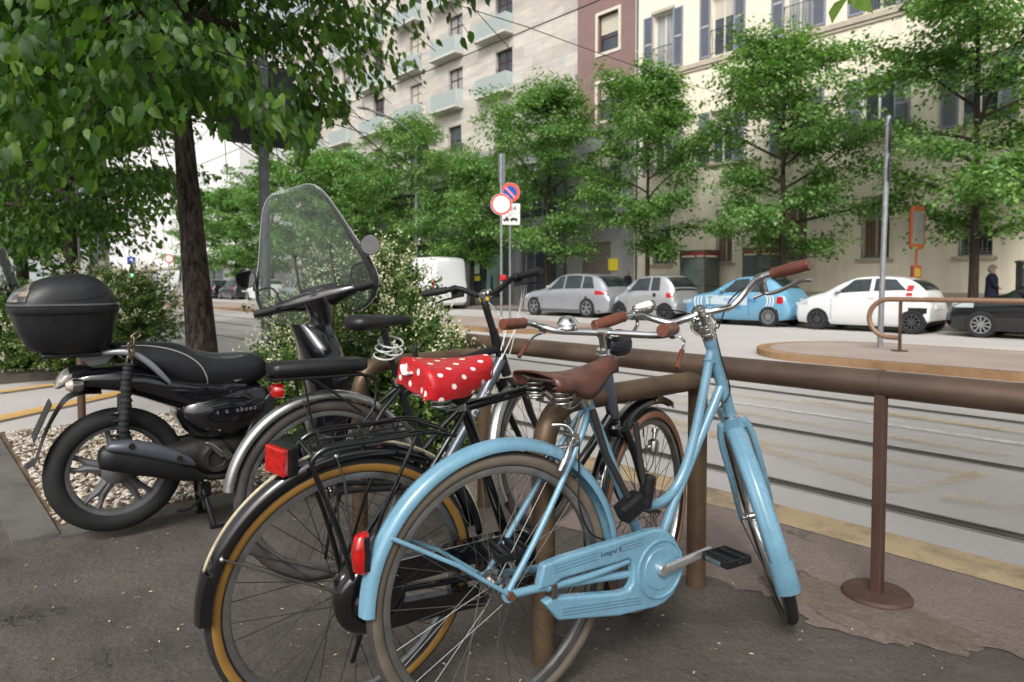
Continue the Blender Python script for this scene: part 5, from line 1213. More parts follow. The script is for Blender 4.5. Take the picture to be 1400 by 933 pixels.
M_cable = mat('cable_black', (20, 20, 20), .45); M_cablew = mat('cable_white', (206, 206, 202), .45)
M_dechrome = mat('fender_silver', (176, 176, 174), .25, .9, rvar=.08)
M_greyenam = mat('grey_enamel', (84, 90, 100), .3, .4, coat=.4)  # down tube enamel; also the painted reflection on the black head tube
M_vinyl = mat('black_vinyl', (26, 26, 28), .45, bump=.2, bscale=200, bdist=.0006, rvar=.08)

def polka():
    M = bpy.data.materials.new('red_polka_cloth'); M.use_nodes = True; nt = M.node_tree; L = nt.links; P = nt.nodes['Principled BSDF']; P.inputs['Roughness'].default_value = .42; P.inputs['Coat Weight'].default_value = .15
    uv = nt.nodes.new('ShaderNodeUVMap')
    v = nt.nodes.new('ShaderNodeTexVoronoi'); v.inputs['Scale'].default_value = 1.0; v.inputs['Randomness'].default_value = .0; v.voronoi_dimensions = '2D'
    mp = nt.nodes.new('ShaderNodeMapping'); mp.inputs['Rotation'].default_value = (0, 0, PI/4); mp.inputs['Scale'].default_value = (19, 19, 1); L.new(uv.outputs[0], mp.inputs[0]); L.new(mp.outputs[0], v.inputs['Vector'])
    r = nt.nodes.new('ShaderNodeValToRGB'); L.new(v.outputs['Distance'], r.inputs[0]); r.color_ramp.elements[0].position = .145; r.color_ramp.elements[1].position = .165
    r.color_ramp.elements[0].color = (*lin((232, 222, 218)), 1); r.color_ramp.elements[1].color = (*lin((176, 20, 28)), 1); L.new(r.outputs[0], P.inputs['Base Color'])
    tc = nt.nodes.new('ShaderNodeTexCoord'); n = nt.nodes.new('ShaderNodeTexNoise'); n.inputs['Scale'].default_value = 26; n.inputs['Detail'].default_value = 3; n.inputs['Distortion'].default_value = 1.2; L.new(tc.outputs['Object'], n.inputs['Vector'])
    b = nt.nodes.new('ShaderNodeBump'); b.inputs['Strength'].default_value = .7; b.inputs['Distance'].default_value = .006; L.new(n.outputs['Fac'], b.inputs['Height']); L.new(b.outputs[0], P.inputs['Normal'])
    return M
def steer_mtx(bot, top, ang):
    a = Vector((top[0]-bot[0], 0, top[1]-bot[1])).normalized(); p = Vector((bot[0], 0, bot[1]))
    return Matrix.Translation(p) @ Matrix.Rotation(ang, 4, a) @ Matrix.Translation(-p)
def bike_wheel(root, c, R, w, wall, xf=None, spokes=M_spoke, rubber=M_rubber, hub_r=.022, rim_m=None, spin=0.0, nsp=36, wl_=62):
    """wheel (rim) > tyre, hub, spokes. c=(x,z) of the axle"""
    rr = R-w*.92                                              # rim outer radius
    q = MB(); q.lathe([(rr-.016, -.0115), (rr, -.0125), (rr+.003, -.0115), (rr-.002, -.009), (rr-.006, 0), (rr-.002, .009), (rr+.003, .0115), (rr, .0125), (rr-.016, .0115), (rr-.019, .004), (rr-.019, -.004), (rr-.016, -.0115)], axis='y', n=96)
    wo = q.build('wheel', rim_m or M_alu, root, smooth=50)
    M0 = Matrix.Translation((c[0], 0, c[1])) @ Matrix.Rotation(spin, 4, 'Y')
    wo.matrix_local = (xf @ M0) if xf else M0
    rt = w/2; cr_ = R-rt; q = MB(); K = 20; prof = []
    angs = [math.radians(a) for a in np.linspace(-140, 140, K+1)]
    for a in angs: prof.append((cr_+rt*math.cos(a), rt*math.sin(a)))
    wl = math.radians(wl_)
    for i in range(K):
        am = (angs[i]+angs[i+1])/2
        q.lathe([prof[i], prof[i+1]], axis='y', n=96, mi=1 if (abs(am) > wl and wall) and abs(am) < math.radians(132) else 0)
    q.build('tyre', [rubber, wall or rubber], wo, smooth=60)
    q = MB(); q.lathe([(0, -.05), (.006, -.05), (.006, -.042), (hub_r*.6, -.04), (hub_r*.7, -.034), (hub_r*1.25, -.033), (hub_r*1.25, -.029), (hub_r*.8, -.026), (hub_r*.62, 0), (hub_r*.8, .026), (hub_r*1.25, .029), (hub_r*1.25, .033), (hub_r*.7, .034), (hub_r*.6, .04), (.006, .042), (.006, .05), (0, .05)], axis='y', n=24)
    q.build('hub', M_chromed, wo, smooth=40)
    var_ = []
    for s_ in (1, -1):
        for d_ in (1, -1):
            q = MB(); ha = d_*1.15; q.tube([(hub_r*1.15*math.cos(ha), s_*.031, hub_r*1.15*math.sin(ha)), (rr-.016, s_*.002, 0)], .00105, 5, cap=False)
            var_.append(q)
    base = []
    for i in range(nsp):
        k = (i % 2)*2+((i//2) % 2)
        if i < 4:
            o = var_[k].build('spoke', spokes, wo, smooth=60); base.append((k, o)); 
        else:
            src = [b for kk, b in base if kk == k][0]; o = src.copy(); COL.objects.link(o); o.parent = wo
        o.rotation_euler = (0, 2*PI*i/nsp, 0)
    q = MB(); a = 1.9; q.tube([((rr-.018)*math.cos(a), 0, (rr-.018)*math.sin(a)), ((rr-.055)*math.cos(a), 0, (rr-.055)*math.sin(a))], .0028, 8); q.build('valve', M_cable, wo)
    return wo
def fender(root, c, R, w, a0, a1, m_, xf=None, name='mudguard', ridge=True, line=None):
    h = w/2
    sec = [(R-.022, -h), (R-.010, -h*.98), (R-.001, -h*.80), (R+.003, -h*.5), (R+(.0034 if ridge else .004), -h*.32), (R+.0055, -h*.2), (R+.0068, 0), (R+.0055, h*.2), (R+(.0034 if ridge else .004), h*.32), (R+.003, h*.5), (R-.001, h*.80), (R-.010, h*.98), (R-.022, h)]
    sec2 = [(r-.0022, y*.965) for r, y in reversed(sec)]
    q = MB(); q.arc_sweep(c, sec+sec2, a0, a1, n=60, closed_sec=True); o = q.build(name, m_, root, smooth=50, xf=xf)
    return o
def strap(root, name, pts, r, m_, n=10, xf=None, sm=6, cap=True):
    return MB().tube(smoothpath(pts, sm) if sm else pts, r, n, cap=cap).build(name, m_, root, smooth=60, xf=xf)
def grip(root, a, b, r, m_, xf=None, ribs=False, bulge=1.12):
    a, b = Vector(a), Vector(b); K = 22; P, Rr = [], []
    for i in range(K+1):
        t = i/K; P.append(a.lerp(b, t)); k = 1+(bulge-1)*math.sin(PI*min(1, t*1.0))
        if t < .06 or t > .93: k *= 1.12
        if ribs and i % 2: k *= .93
        if i == 0 or i == K: k *= .9
        Rr.append(r*k)
    o = MB().tube(P, Rr, 18).build('grip', m_, root, smooth=50, xf=xf)
    return o
def chaincase(root, outer, y0, y1, m_, disc=None, bevel=.007, discs=True):
    q = MB(); q.prism(outer, y0, y1); o = q.build('chain_case', m_, root, smooth=40, bevel=bevel, bseg=4)
    return o
def helix(c, r, h, turns, wr, n=14, axis='z'):
    P = []
    for i in range(int(turns*n)+1):
        a = 2*PI*i/n; t = i/(turns*n); v = (r*math.cos(a), r*math.sin(a), h*t)
        P.append(Vector(c)+Vector(v))
    return P
def pedal(root, c, m_=None):
    q = MB()
    x, y, z = c
    q.tube([(x, y+.055, z), (x, y-.055, z)], .006, 8)
    q.bx(x-.045, x+.045, y-.052, y-.046, z-.011, z+.011); q.bx(x-.045, x+.045, y+.040, y+.046, z-.011, z+.011)
    for sx in (-1, 1): q.bx(x+sx*.045-.004, x+sx*.045+.004, y-.052, y+.046, z-.011, z+.011); q.bx(x+sx*.024-.008, x+sx*.024+.008, y-.046, y+.040, z-.010, z+.010)
    o = q.build('pedal', m_ or M_satin, root, smooth=0, bevel=.003)
    q = MB()
    q.bx(x-.053, x-.049, y-.03, y+.025, z-.006, z+.006)
    q.build('reflector', M_chromed, o, smooth=0)
    return o

# ================= the pale blue roadster
bb = empty('bicycle', (-1.335, 1.126, 0), math.radians(79), math.radians(1.0))
tag(bb, 'pale blue city bicycle with brown leather saddle and grips, nearest the camera', 'bicycle')
R = .352
bike_wheel(bb, (0, R), R, .042, M_wall_cream, rubber=M_rubber_d, spin=.2, hub_r=.028)
fender(bb, (.012, R+.004), .376, .058, -3, 179, M_skyb)
HB, HT = (.865, .722), (.772, .966); ax = Vector((HT[0]-HB[0], 0, HT[1]-HB[1])).normalized()
SX = steer_mtx(HB, HT, math.radians(51))
FA = (1.078, R)
bike_wheel(bb, FA, R, .042, M_wall_cream, xf=SX, rubber=M_rubber, spin=.5, hub_r=.016)
fender(bb, FA, .384, .060, 82, 204, M_skyb, xf=SX)
# flared mudflap end of the front mudguard
q = MB(); q.arc_sweep(FA, [(.366, -.036), (.380, -.034), (.390, -.022), (.3935, 0), (.390, .022), (.380, .034), (.366, .036), (.362, .034), (.380, .031), (.388, .018), (.391, 0), (.388, -.018), (.380, -.031), (.362, -.034)], 190, 205.5, n=14, closed_sec=True); q.build('mudguard_flap', M_skyb, bb, smooth=50, xf=SX)
fr = MB()
BBc = (.528, .292); SC = (.292, .812)
fr.tube([(BBc[0], 0, BBc[1]-.0), (SC[0]-.008, 0, SC[1]+.018)], .0155, 16)
fr.tube([(HB[0]+.004, 0, HB[1]-.012), (HT[0], 0, HT[1])], .0185, 18)
fr.tube([(.826, 0, .815), (.62, 0, .475), (BBc[0], 0, BBc[1])], .0150, 16)
fr.tube(smoothpath([(.782, 0, .935), (.762, 0, .86), (.712, 0, .685), (.662, 0, .562), (.606, 0, .497), (.548, 0, .478), (.492, 0, .484), (.448, 0, .508), (.415, 0, .540)], 6), .0145, 16)
fr.tube([(.655, 0, .55), (.672, 0, .560)], .012, 12)
fr.tube([(BBc[0], -.036, BBc[1]), (BBc[0], .036, BBc[1])], .022, 20)
for s_ in (-1, 1):
    fr.tube(smoothpath([(BBc[0]-.01, s_*.02, BBc[1]), (.40, s_*.05, .315), (.12, s_*.062, .347), (0, s_*.062, R)], 5), [.011]*16, 12)
    fr.tube(smoothpath([(SC[0]-.005, s_*.012, SC[1]-.03), (.235, s_*.035, .70), (.10, s_*.055, .50), (.0, s_*.06, R+.01)], 5), .0082, 12)
    fr.lathe([(0, -.004), (.020, -.004), (.020, .004), (0, .004)], (0, s_*.06, R), axis='y', n=14)
fr.tube([(.30, -.0, .765), (.255, -.03, .72)], .006, 8)
for (pa, pb, rr_) in (((HT[0], HT[1]), (HT[0]+.008, HT[1]-.02), .0202), ((.838, .79), (.846, .768), .0200), ((.770, .905), (.776, .89), .0160), ((.295, .80), (.302, .784), .0180)): fr.tube([(pa[0], 0, pa[1]), (pb[0], 0, pb[1])], rr_, 16)
fr.build('frame', M_skyb, bb, smooth=60)
# fork
fk = MB(); fk.loft([sring((HB[0]+ .008, 0, HB[1]-.02), .034, .026, axis='z', n=16), sring((HB[0]+.022, 0, HB[1]-.055), .028, .040, axis='z', n=16)])
for s_ in (-1, 1):
    fk.tube(smoothpath([(HB[0]+.012, s_*.036, HB[1]-.03), (HB[0]+.04, s_*.050, HB[1]-.09), (.955, s_*.052, .50), (1.03, s_*.054, .40), (FA[0], s_*.054, R)], 6), [.0135-.006*(i/24) for i in range(25)], 12)
fk.build('fork', M_skyb, bb, smooth=60, xf=SX)
for s_ in (-1, 1):
    strap(bb, 'mudguard_stay', [(0, s_*.064, R), (-.14, s_*.06, .455), (-.300, s_*.034, .545)], .0058, M_skyb, sm=0)
    strap(bb, 'mudguard_stay', [(FA[0], s_*.058, R), (FA[0]-.24, s_*.04, R-.12), (FA[0]-.325, s_*.032, R-.15)], .0028, M_spoke, sm=0, xf=SX)
    q = MB(); q.lathe([(0, -.012), (.011, -.012), (.012, 0), (.011, .006), (0, .006)], (0, s_*.066, R), axis='y', n=6); q.build('axle_nut', mat('rusty_nut', (104, 72, 54), .7, .5), bb, smooth=0)
# chain case
o2 = [(.095, .412), (.155, .420), (.345, .430), (.470, .436), (.510, .431), (.548, .402), (.572, .36), (.580, .315), (.572, .27), (.545, .233), (.510, .215), (.480, .210), (.342, .218), (.140, .256), (.118, .285), (.096, .312), (.123, .320), (.342, .283), (.378, .283), (.392, .298), (.394, .33), (.390, .362), (.375, .372), (.343, .368), (.153, .364), (.125, .352), (.078, .350)]
cc = chaincase(bb, o2, -.078, -.048, M_skyb)
q = MB(); q.lathe([(0, -.0825), (.058, -.0825), (.060, -.0795), (.078, -.0795), (.080, -.0835), (.084, -.0835), (.086, -.077)], (.492, 0, .320), axis='y', n=56); q.build('disc_cover', M_skyb, cc, smooth=30)
q = MB()
for k in range(3):
    dz = .0085*k; q.tube([(.125, -.0785, .386+dz), (.27, -.0785, .394+dz)], .0009, 4); q.tube([(.345, -.0785, .398+dz), (.43, -.0785, .402+dz)], .0009, 4); q.tube([(.15, -.0785, .268+dz), (.42, -.0785, .236+dz)], .0009, 4)
q.build('pinstripe', mat('pinstripe_dark', (70, 100, 116), .5), cc, smooth=0)
lettering('Integral K', .019, mat('ink_dark', (52, 66, 76), .5), 'lettering', cc, Matrix.Translation((.315, -.0788, .404)) @ Matrix.Rotation(-.045, 4, 'Y') @ Matrix.Rotation(PI/2, 4, 'X'), .0003)
q = MB(); q.bx(.118, .134, -.081, -.045, .318, .36); q.build('case_clip', M_chromed, cc, smooth=0, bevel=.002)
q = MB(); q.tube(smoothpath([(.11, -.064, .345), (.25, -.066, .348), (.385, -.062, .36)], 4), .0105, 12); q.build('chain_stay', M_skyb, bb, smooth=60)
# cranks and pedals
def crank(root, c, ang, y, L=.165):
    d = Vector((math.cos(ang), 0, math.sin(ang))); s_ = 1 if y > 0 else -1; q = MB(); c = Vector((c[0], 0, c[1]))
    q.lathe([(0, y), (.016, y), (.018, y-s_*.014), (.014, y-s_*.03), (0, y-s_*.03)], tuple(c), axis='y', n=20)
    q.loft([sring(c+d*t*L+Vector((0, y-s_*.007+s_*.022*t, 0)), .0075*(1-.1*t), .0155*(1-.22*t), axis='x', n=14, p=3) for t in np.linspace(0, 1, 8)])
    o = q.build('crank', M_crank, root, smooth=50); pedal(root, tuple(c+d*L+Vector((0, y+s_*.075, 0)))); return o
crank(bb, (.492, .320), .20, -.098); crank(bb, (.492, .320), PI+.20, .085)
# saddle: leather top with sprung wires
def leather_saddle(root, x0, x1, z0, z1, wr=.100, m_=M_leather, springs=True):
    q = MB(); nx, ny = 22, 18; vs = []
    for i in range(nx+1):
        t = i/nx; x = x0+(x1-x0)*t
        wdt = wr*(1-t)**1.25*(1-.15*math.sin(PI*t))+.017+.016*math.sin(PI*t)*.6 if t > .08 else wr*(.86+.14*math.sin(t/.08*PI/2))*(1-t)**1.2+.017
        zt_ = z0+(z1-z0)*t-.020*math.sin(PI*min(1, t*1.15))
        for j in range(ny+1):
            s_ = 2*j/ny-1; a = abs(s_)
            if a < .72: yy = wdt*(a/.72)*.97; dz = -.010*(a/.72)**2
            else: f = (a-.72)/.28; yy = wdt*(.97+.05*math.sin(f*PI/2)-.06*f*f); dz = -.010-(.030+.030*math.sin(PI*min(1, max(0, (t-.25)/.6)))+.004)*f
            vs.append((x-(.012*(1-a*a) if t < .02 else 0), math.copysign(yy, s_), zt_+dz))
    q.add(vs, [(i*(ny+1)+j, i*(ny+1)+j+1, (i+1)*(ny+1)+j+1, (i+1)*(ny+1)+j) for i in range(nx) for j in range(ny)])
    o = q.build('saddle', m_, root, smooth=60, solid=.0045)
    q = MB()
    for k in range(-2, 3): q.sphere((x0+.012, k*wr*.36, z0-.004-.0012*k*k), .0055, 8, sc=(1, 1, .45))
    for s_ in (-1, 1): q.sphere((x1-.012, s_*.008, z1+.001), .004, 8, sc=(1, 1, .45))
    q.build('rivet', M_chrome, o, smooth=60)
    if springs:
        for s_ in (-1, 1):
            q = MB(); q.tube(helix((x0+.045, s_*wr*.62, z0-.088), .024, .062, 4.5, .0038), .0042, 8); q.build('coil_spring', M_chromed, o, smooth=60)
        q = MB()
        for s_ in (-1, 1):
            q.tube(smoothpath([(x0+.02, s_*wr*.62, z0-.026), (x0+.10, s_*.045, z0-.035), (x0+.18, s_*.02, z0-.03), (x1-.02, s_*.008, z1-.02)], 5), .0036, 8)
            q.tube(smoothpath([(x0+.045, s_*wr*.62, z0-.088), (x0+.09, s_*.05, z0-.098), (x0+.15, s_*.026, z0-.07), (x1-.03, s_*.010, z1-.035)], 5), .0036, 8)
        q.tube([(x0+.012, -wr*.8, z0-.018), (x0+.004, 0, z0-.020), (x0+.012, wr*.8, z0-.018)], .005, 8)
        q.build('spring_wire', M_chromed, o, smooth=60)
    return o
strap(bb, 'seat_post', [(SC[0]-.006, 0, SC[1]+.01), (SC[0]-.028, 0, SC[1]+.058)], .0125, M_chromed, sm=0)
q = MB(); q.lathe([(0, -.034), (.016, -.034), (.020, -.028), (.020, .028), (.016, .034), (0, .034)], (SC[0]-.028, 0, SC[1]+.052), axis='y', n=20); q.lathe([(0, -.040), (.008, -.040), (.008, -.034)], (SC[0]-.028, 0, SC[1]+.052), axis='y', n=6); q.tube([(SC[0]-.002, 0, SC[1]-.012), (SC[0]-.016, 0, SC[1]+.022)], .0185, 16); q.build('seat_clamp', M_chromed, bb)
leather_saddle(bb, .120, .392, .905, .932, .106)
# headset, stem, bar
hs = MB(); T0 = Vector((HT[0], 0, HT[1]))
for (k, r) in ((0, .0215), (.012, .023), (.02, .019), (.028, .0215), (.036, .018)): hs.cyl(T0+ax*k, T0+ax*(k+.008), r, n=20)
hs.build('headset', M_chrome, bb, xf=SX); MB().cyl(Vector((HB[0], 0, HB[1]))-ax*.02, Vector((HB[0], 0, HB[1]))-ax*.004, .022, n=20).build('crown_race', M_chrome, bb, xf=SX)
CL = T0+ax*.088+Vector((.030, 0, .0))
q = MB(); q.tube([T0+ax*.03, T0+ax*.097], .0112, 16); q.tube(smoothpath([T0+ax*.078, T0+ax*.097+Vector((.006, 0, .002)), CL], 4), .0135, 14); q.cyl(CL+Vector((0, -.021, 0)), CL+Vector((0, .021, 0)), .0185, n=20); q.cyl(T0+ax*.094, T0+ax*.103, .009, n=8)
q.build('stem', M_chromed, bb, xf=SX)
def bar(root, CL, pts, r, m_, xf, gr, gm, glen, ribs=False, gr_r=.0165):
    """pts: right-hand half as (lateral, forward, up); mirrored"""
    full = [(CL[0]+f, l, CL[2]+u) for (l, f, u) in reversed(pts)]+[(CL[0]+f, -l, CL[2]+u) for (l, f, u) in pts[1:]]
    P = smoothpath(full, 7); o = MB().tube(P, r, 16).build('handlebar', m_, root, smooth=60, xf=xf)
    for s_ in (1, -1):
        e = Vector((CL[0]+pts[-1][1], s_*pts[-1][0], CL[2]+pts[-1][2])); f_ = Vector((CL[0]+pts[-2][1], s_*pts[-2][0], CL[2]+pts[-2][2])); d = (e-f_).normalized()
        grip(o, e-d*(glen-.012), e+d*.012, gr_r, gm, xf=xf, ribs=ribs)
    return o
hb = bar(bb, CL, [(0, 0, 0), (.05, .0, -.002), (.10, .018, .000), (.150, .020, .030), (.185, .002, .052), (.225, -.028, .058), (.320, -.094, .048)], .0112, M_chrome, SX, None, M_grip, .118)
# lever on the right, bell on the left, headlamp, cables
lv = MB(); g0 = CL+Vector((-.006, -.200, .054)); lv.cyl(g0+Vector((.008, .010, -.0)), g0+Vector((-.008, -.012, .002)), .0165, n=16); lv.tube(smoothpath([g0+Vector((0, 0, -.014)), g0+Vector((.012, -.004, -.045)), g0+Vector((-.010, -.040, -.052)), g0+Vector((-.050, -.100, -.044)), g0+Vector((-.068, -.128, -.052))], 5), [.010]*5+[.0065]*16, 10, sx=1.0); lv.tube([g0+Vector((.012, -.004, -.045)), g0+Vector((.022, .035, -.050))], .005, 8)
lv.build('brake_lever', M_chromed, hb, xf=SX)
lv = MB(); g0 = CL+Vector((-.004, .198, .054)); lv.cyl(g0+Vector((.008, -.010, 0)), g0+Vector((-.008, .012, .002)), .0165, n=16); lv.tube(smoothpath([g0, g0+Vector((.014, .004, -.03)), g0+Vector((-.02, .034, -.058)), g0+Vector((-.045, .070, -.054))], 5), .006, 10)
lv.build('brake_lever', M_chromed, hb, xf=SX)
bl = MB(); g0 = CL+Vector((.01, .165, .060)); bl.loft([sring(g0+Vector((0, 0, z)), a, b, axis='z', n=18, p=4) for z, a, b in ((-.012, .012, .02), (0, .020, .036), (.016, .022, .040), (.026, .018, .034), (.028, .006, .012))]); bl.build('bell', M_chromed, hb, xf=SX)
hl = MB(); lc = T0+ax*.055+Vector((.062, 0, .0)); Rl = Matrix.Rotation(-.15, 3, 'Y')
hl.lathe([(0, -.062), (.014, -.058), (.026, -.045), (.034, -.025), (.039, 0), (.0415, .018), (.0425, .028), (.039, .033), (.036, .033)], lc, axis='x', n=32, R=Rl); hl.cyl(T0+ax*.05, lc-Vector((.02, 0, .03)), .005, n=8)
ho = hl.build('headlamp', M_chrome, bb, xf=SX); MB().lathe([(0, .040), (.02, .038), (.036, .032)], lc, axis='x', n=28, R=Rl).build('lens', M_lamp, ho, xf=SX)
A = lambda v: SX @ Vector(v)
p1 = A(CL+Vector((.012, -.165, .050))); p2 = A(CL+Vector((.06, -.05, .03)));
strap(bb, 'brake_cable', [p1, A(CL+Vector((.05, -.10, .02))), A(CL+Vector((.075, -.045, -.05))), A(T0+ax*.03+Vector((.035, -.028, 0))), (.80, -.026, .90), (.838, -.024, .80), (.80, -.02, .75)], .0024, M_cable, sm=8)
strap(bb, 'brake_cable', [A(CL+Vector((.02, .15, .06))), A(CL+Vector((.06, .12, .055))), A(CL+Vector((.085, .05, .03))), A(CL+Vector((.07, .0, -.02))), (.812, .022, .93), (.835, .02, .86)], .0024, M_cable, sm=8)
# rear brake arms at the seat stays and their cable
q = MB(); pv = Vector((.215, -.02, .715))
q.tube(smoothpath([pv+Vector((.035, 0, .055)), pv+Vector((.010, -.014, .020)), pv+Vector((-.012, -.028, -.005)), pv+Vector((-.040, -.040, -.045)), pv+Vector((-.055, -.040, -.070))], 5), [.006]*12+[.0075]*9, 10)
q.tube(smoothpath([pv+Vector((-.040, .02, .040)), pv+Vector((-.010, .0, .040)), pv+Vector((.005, -.012, .02)), pv+Vector((.012, -.02, -.012)), pv+Vector((-.02, .035, -.03)), pv+Vector((-.05, .05, -.06))], 5), .0062, 10)
q.cyl(pv+Vector((.004, -.034, .012)), pv+Vector((.004, .02, .012)), .009, n=12); q.box(pv+Vector((-.052, -.036, -.058)), (.012, .010, .040), Matrix.Rotation(.5, 3, 'Y'))
q.build('rear_brake', M_chromed, bb, smooth=50)
strap(bb, 'brake_cable', [pv+Vector((.02, -.02, .01)), (.232, -.045, .62), (.228, -.05, .54), (.262, -.052, .46), (.32, -.05, .425)], .0028, M_cable, sm=8)
tl_ = MB(); tl_.loft([sring((-.402+dx, 0, z), a*.9, b*.9, axis='z', n=18, p=3) for z, a, b, dx in ((.468, .014, .016, .008), (.475, .020, .021, .003), (.52, .021, .022, 0), (.555, .018, .020, .006), (.562, .010, .012, .012))]); tl_.v = [(x+.036, y, z-.004) for x, y, z in tl_.v]; to = tl_.build('tail_light', M_redlens, bb, smooth=50)
MB().bx(-.362, -.346, -.02, .02, .470, .552).build('lamp_housing', M_satin, to, smooth=0, bevel=.003)
strap(bb, 'kickstand', [(.30, .05, .30), (.26, .11, .16), (.235, .19, .012)], [.008]*13, M_chromed)
# printing on the rear tyre wall
def tyre_text(wheel_loc, txt, Rt, a_mid, size, parent, y):
    """small raised letters along the tyre wall on the right-hand side"""
    n = len(txt); step = size*.66/Rt; M_ = []
    vv, ff = [], []
    c = bpy.data.curves.new('t', 'FONT')
    for i, ch in enumerate(txt):
        if ch == ' ': continue
        c.body = ch; c.size = size; c.extrude = .0003; c.align_x = 'CENTER'
        o = bpy.data.objects.new('t', c); COL.objects.link(o); dg = bpy.context.evaluated_depsgraph_get(); me = bpy.data.meshes.new_from_object(o.evaluated_get(dg)); bpy.data.objects.remove(o)
        a = a_mid-(i-n/2)*step
        # seen from the right (-y): local x to the right is +x, letters read clockwise over the top
        mm = Matrix.Rotation(-(a-PI/2), 4, 'Y') @ Matrix.Translation((0, y, Rt)) @ Matrix.Rotation(PI/2-.55, 4, 'X')
        b = len(vv); vv += [tuple(mm @ v.co) for v in me.vertices]; ff += [tuple(b+k for k in p.vertices) for p in me.polygons]; bpy.data.meshes.remove(me)
    q = MB(); q.add(vv, ff); return q.build('lettering', mat('ink_black', (30, 28, 26), .6), parent, smooth=0, recalc=False)
rw_ = [o for o in bb.children if o.name.startswith('wheel')][0]
tyre_text(None, '4.0-6.0 bar  55-85 PSI', .3205, math.radians(118)+.2, .0155, rw_, -.0206)

# ================= the black roadster with the red spotted saddle cover
kb_ = empty('bicycle', (-1.632, .846, 0), math.radians(80), math.radians(-6.0))
tag(kb_, 'glossy black bicycle with yellow walled tyres and a red polka dot saddle cover', 'bicycle')
R = .352
bike_wheel(kb_, (0, R), R, .044, M_wall_yel, wl_=76, spokes=M_spoked, spin=.1, hub_r=.028)
fender(kb_, (.012, R+.008), .374, .062, 12, 178, M_gloss, ridge=False)
q = MB(); q.arc_sweep((.012, R+.008), [(.379, -.004), (.3835, -.004), (.3835, .004), (.379, .004)], 14, 176, n=60, closed_sec=True); q.build('mudguard_stripe', mat('cream_stripe', (196, 184, 156), .5, var=.2, vscale=20), kb_, smooth=50)
q = MB(); q.arc_sweep((.034, R+.008), [(.372, -.0325), (.398, -.0325), (.4055, -.018), (.407, 0), (.4055, .018), (.398, .0325), (.372, .0325), (.372, .0305), (.396, .0305), (.402, .016), (.4035, 0), (.402, -.016), (.396, -.0305), (.372, -.0305)], 163, 181, n=12, closed_sec=True); q.build('mudguard_tail', M_gloss, kb_, smooth=50)
HB, HT = (.850, .702), (.797, .912); ax = Vector((HT[0]-HB[0], 0, HT[1]-HB[1])).normalized()
SX = steer_mtx(HB, HT, math.radians(24)); FA = (1.085, R)
bike_wheel(kb_, FA, R, .044, M_wall_pink, xf=SX, spokes=M_spoked, spin=.3, hub_r=.018)
fender(kb_, FA, .392, .060, 66, 190, M_gloss, xf=SX, ridge=False)
q = MB(); q.arc_sweep(FA, [(.374, -.0315), (.394, -.0315), (.400, -.018), (.4025, 0), (.400, .018), (.394, .0315), (.374, .0315), (.374, .0305), (.392, .0305), (.399, 0), (.392, -.0305), (.374, -.0305)], 60, 84, n=10, closed_sec=True); q.build('mudguard_tip', M_chrome, kb_, smooth=50, xf=SX)
fr = MB(); BBc = (.510, .300); SC = (.308, .810)
fr.tube([(BBc[0], 0, BBc[1]), (SC[0], 0, SC[1])], .0150, 16); fr.tube([(HB[0], 0, HB[1]), (HT[0], 0, HT[1])], .0185, 18)
fr.tube([(SC[0], 0, SC[1]-.008), (.803, 0, .882)], .0135, 16); fr.tube([(.846, 0, .737), (BBc[0], 0, BBc[1])], .0145, 16); fr.tube([(BBc[0], -.036, BBc[1]), (BBc[0], .036, BBc[1])], .022, 20)
for s_ in (-1, 1):
    fr.tube(smoothpath([(BBc[0]-.01, s_*.02, BBc[1]), (.36, s_*.046, .32), (.10, s_*.062, .35), (0, s_*.062, R)], 5), .0105, 12)
    fr.tube(smoothpath([(SC[0]-.004, s_*.012, SC[1]-.015), (.24, s_*.036, .715), (.10, s_*.055, .52), (0, s_*.06, R+.01)], 5), .0080, 12)
    fr.lathe([(0, -.004), (.022, -.004), (.022, .004), (0, .004)], (0, s_*.06, R), axis='y', n=14)
fr.build('frame', M_gloss, kb_, smooth=60)
q = MB(); q.tube([(SC[0]-.006, 0, SC[1]-.012), (SC[0]-.012, 0, SC[1]+.02)], .018, 16); q.lathe([(0, -.03), (.009, -.03), (.009, .03), (0, .03)], (SC[0]-.02, 0, SC[1]+.0), axis='y', n=14); q.build('seat_clamp', M_chromed, kb_)
q = MB(); q.tube([(HB[0]*.97+HT[0]*.03, 0, HB[1]+.02), (HT[0]*.97+HB[0]*.03, 0, HT[1]-.02)], .0205, 20); q.build('head_reflection_sleeve', M_greyenam, kb_)  # added grey sleeve: paints the bluish reflection seen on the black head tube
fk = MB(); fk.loft([sring((HB[0]+.004, 0, HB[1]-.016), .034, .026, axis='z', n=16), sring((HB[0]+.014, 0, HB[1]-.045), .028, .040, axis='z', n=16)])
for s_ in (-1, 1): fk.tube(smoothpath([(HB[0]+.008, s_*.036, HB[1]-.02), (.895, s_*.052, .60), (.965, s_*.054, .46), (1.02, s_*.054, .385), (FA[0], s_*.054, R)], 6), [.0145-.007*(i/24) for i in range(25)], 12)
fk.build('fork', M_gloss, kb_, smooth=60, xf=SX)
o2 = [(-.035, .345), (-.02, .395), (.022, .428), (.06, .432), (.28, .438), (.40, .440), (.455, .436), (.505, .410), (.535, .365), (.535, .315), (.505, .262), (.45, .238), (.28, .252), (.06, .258), (.01, .268), (-.028, .302)]
hole_ = None
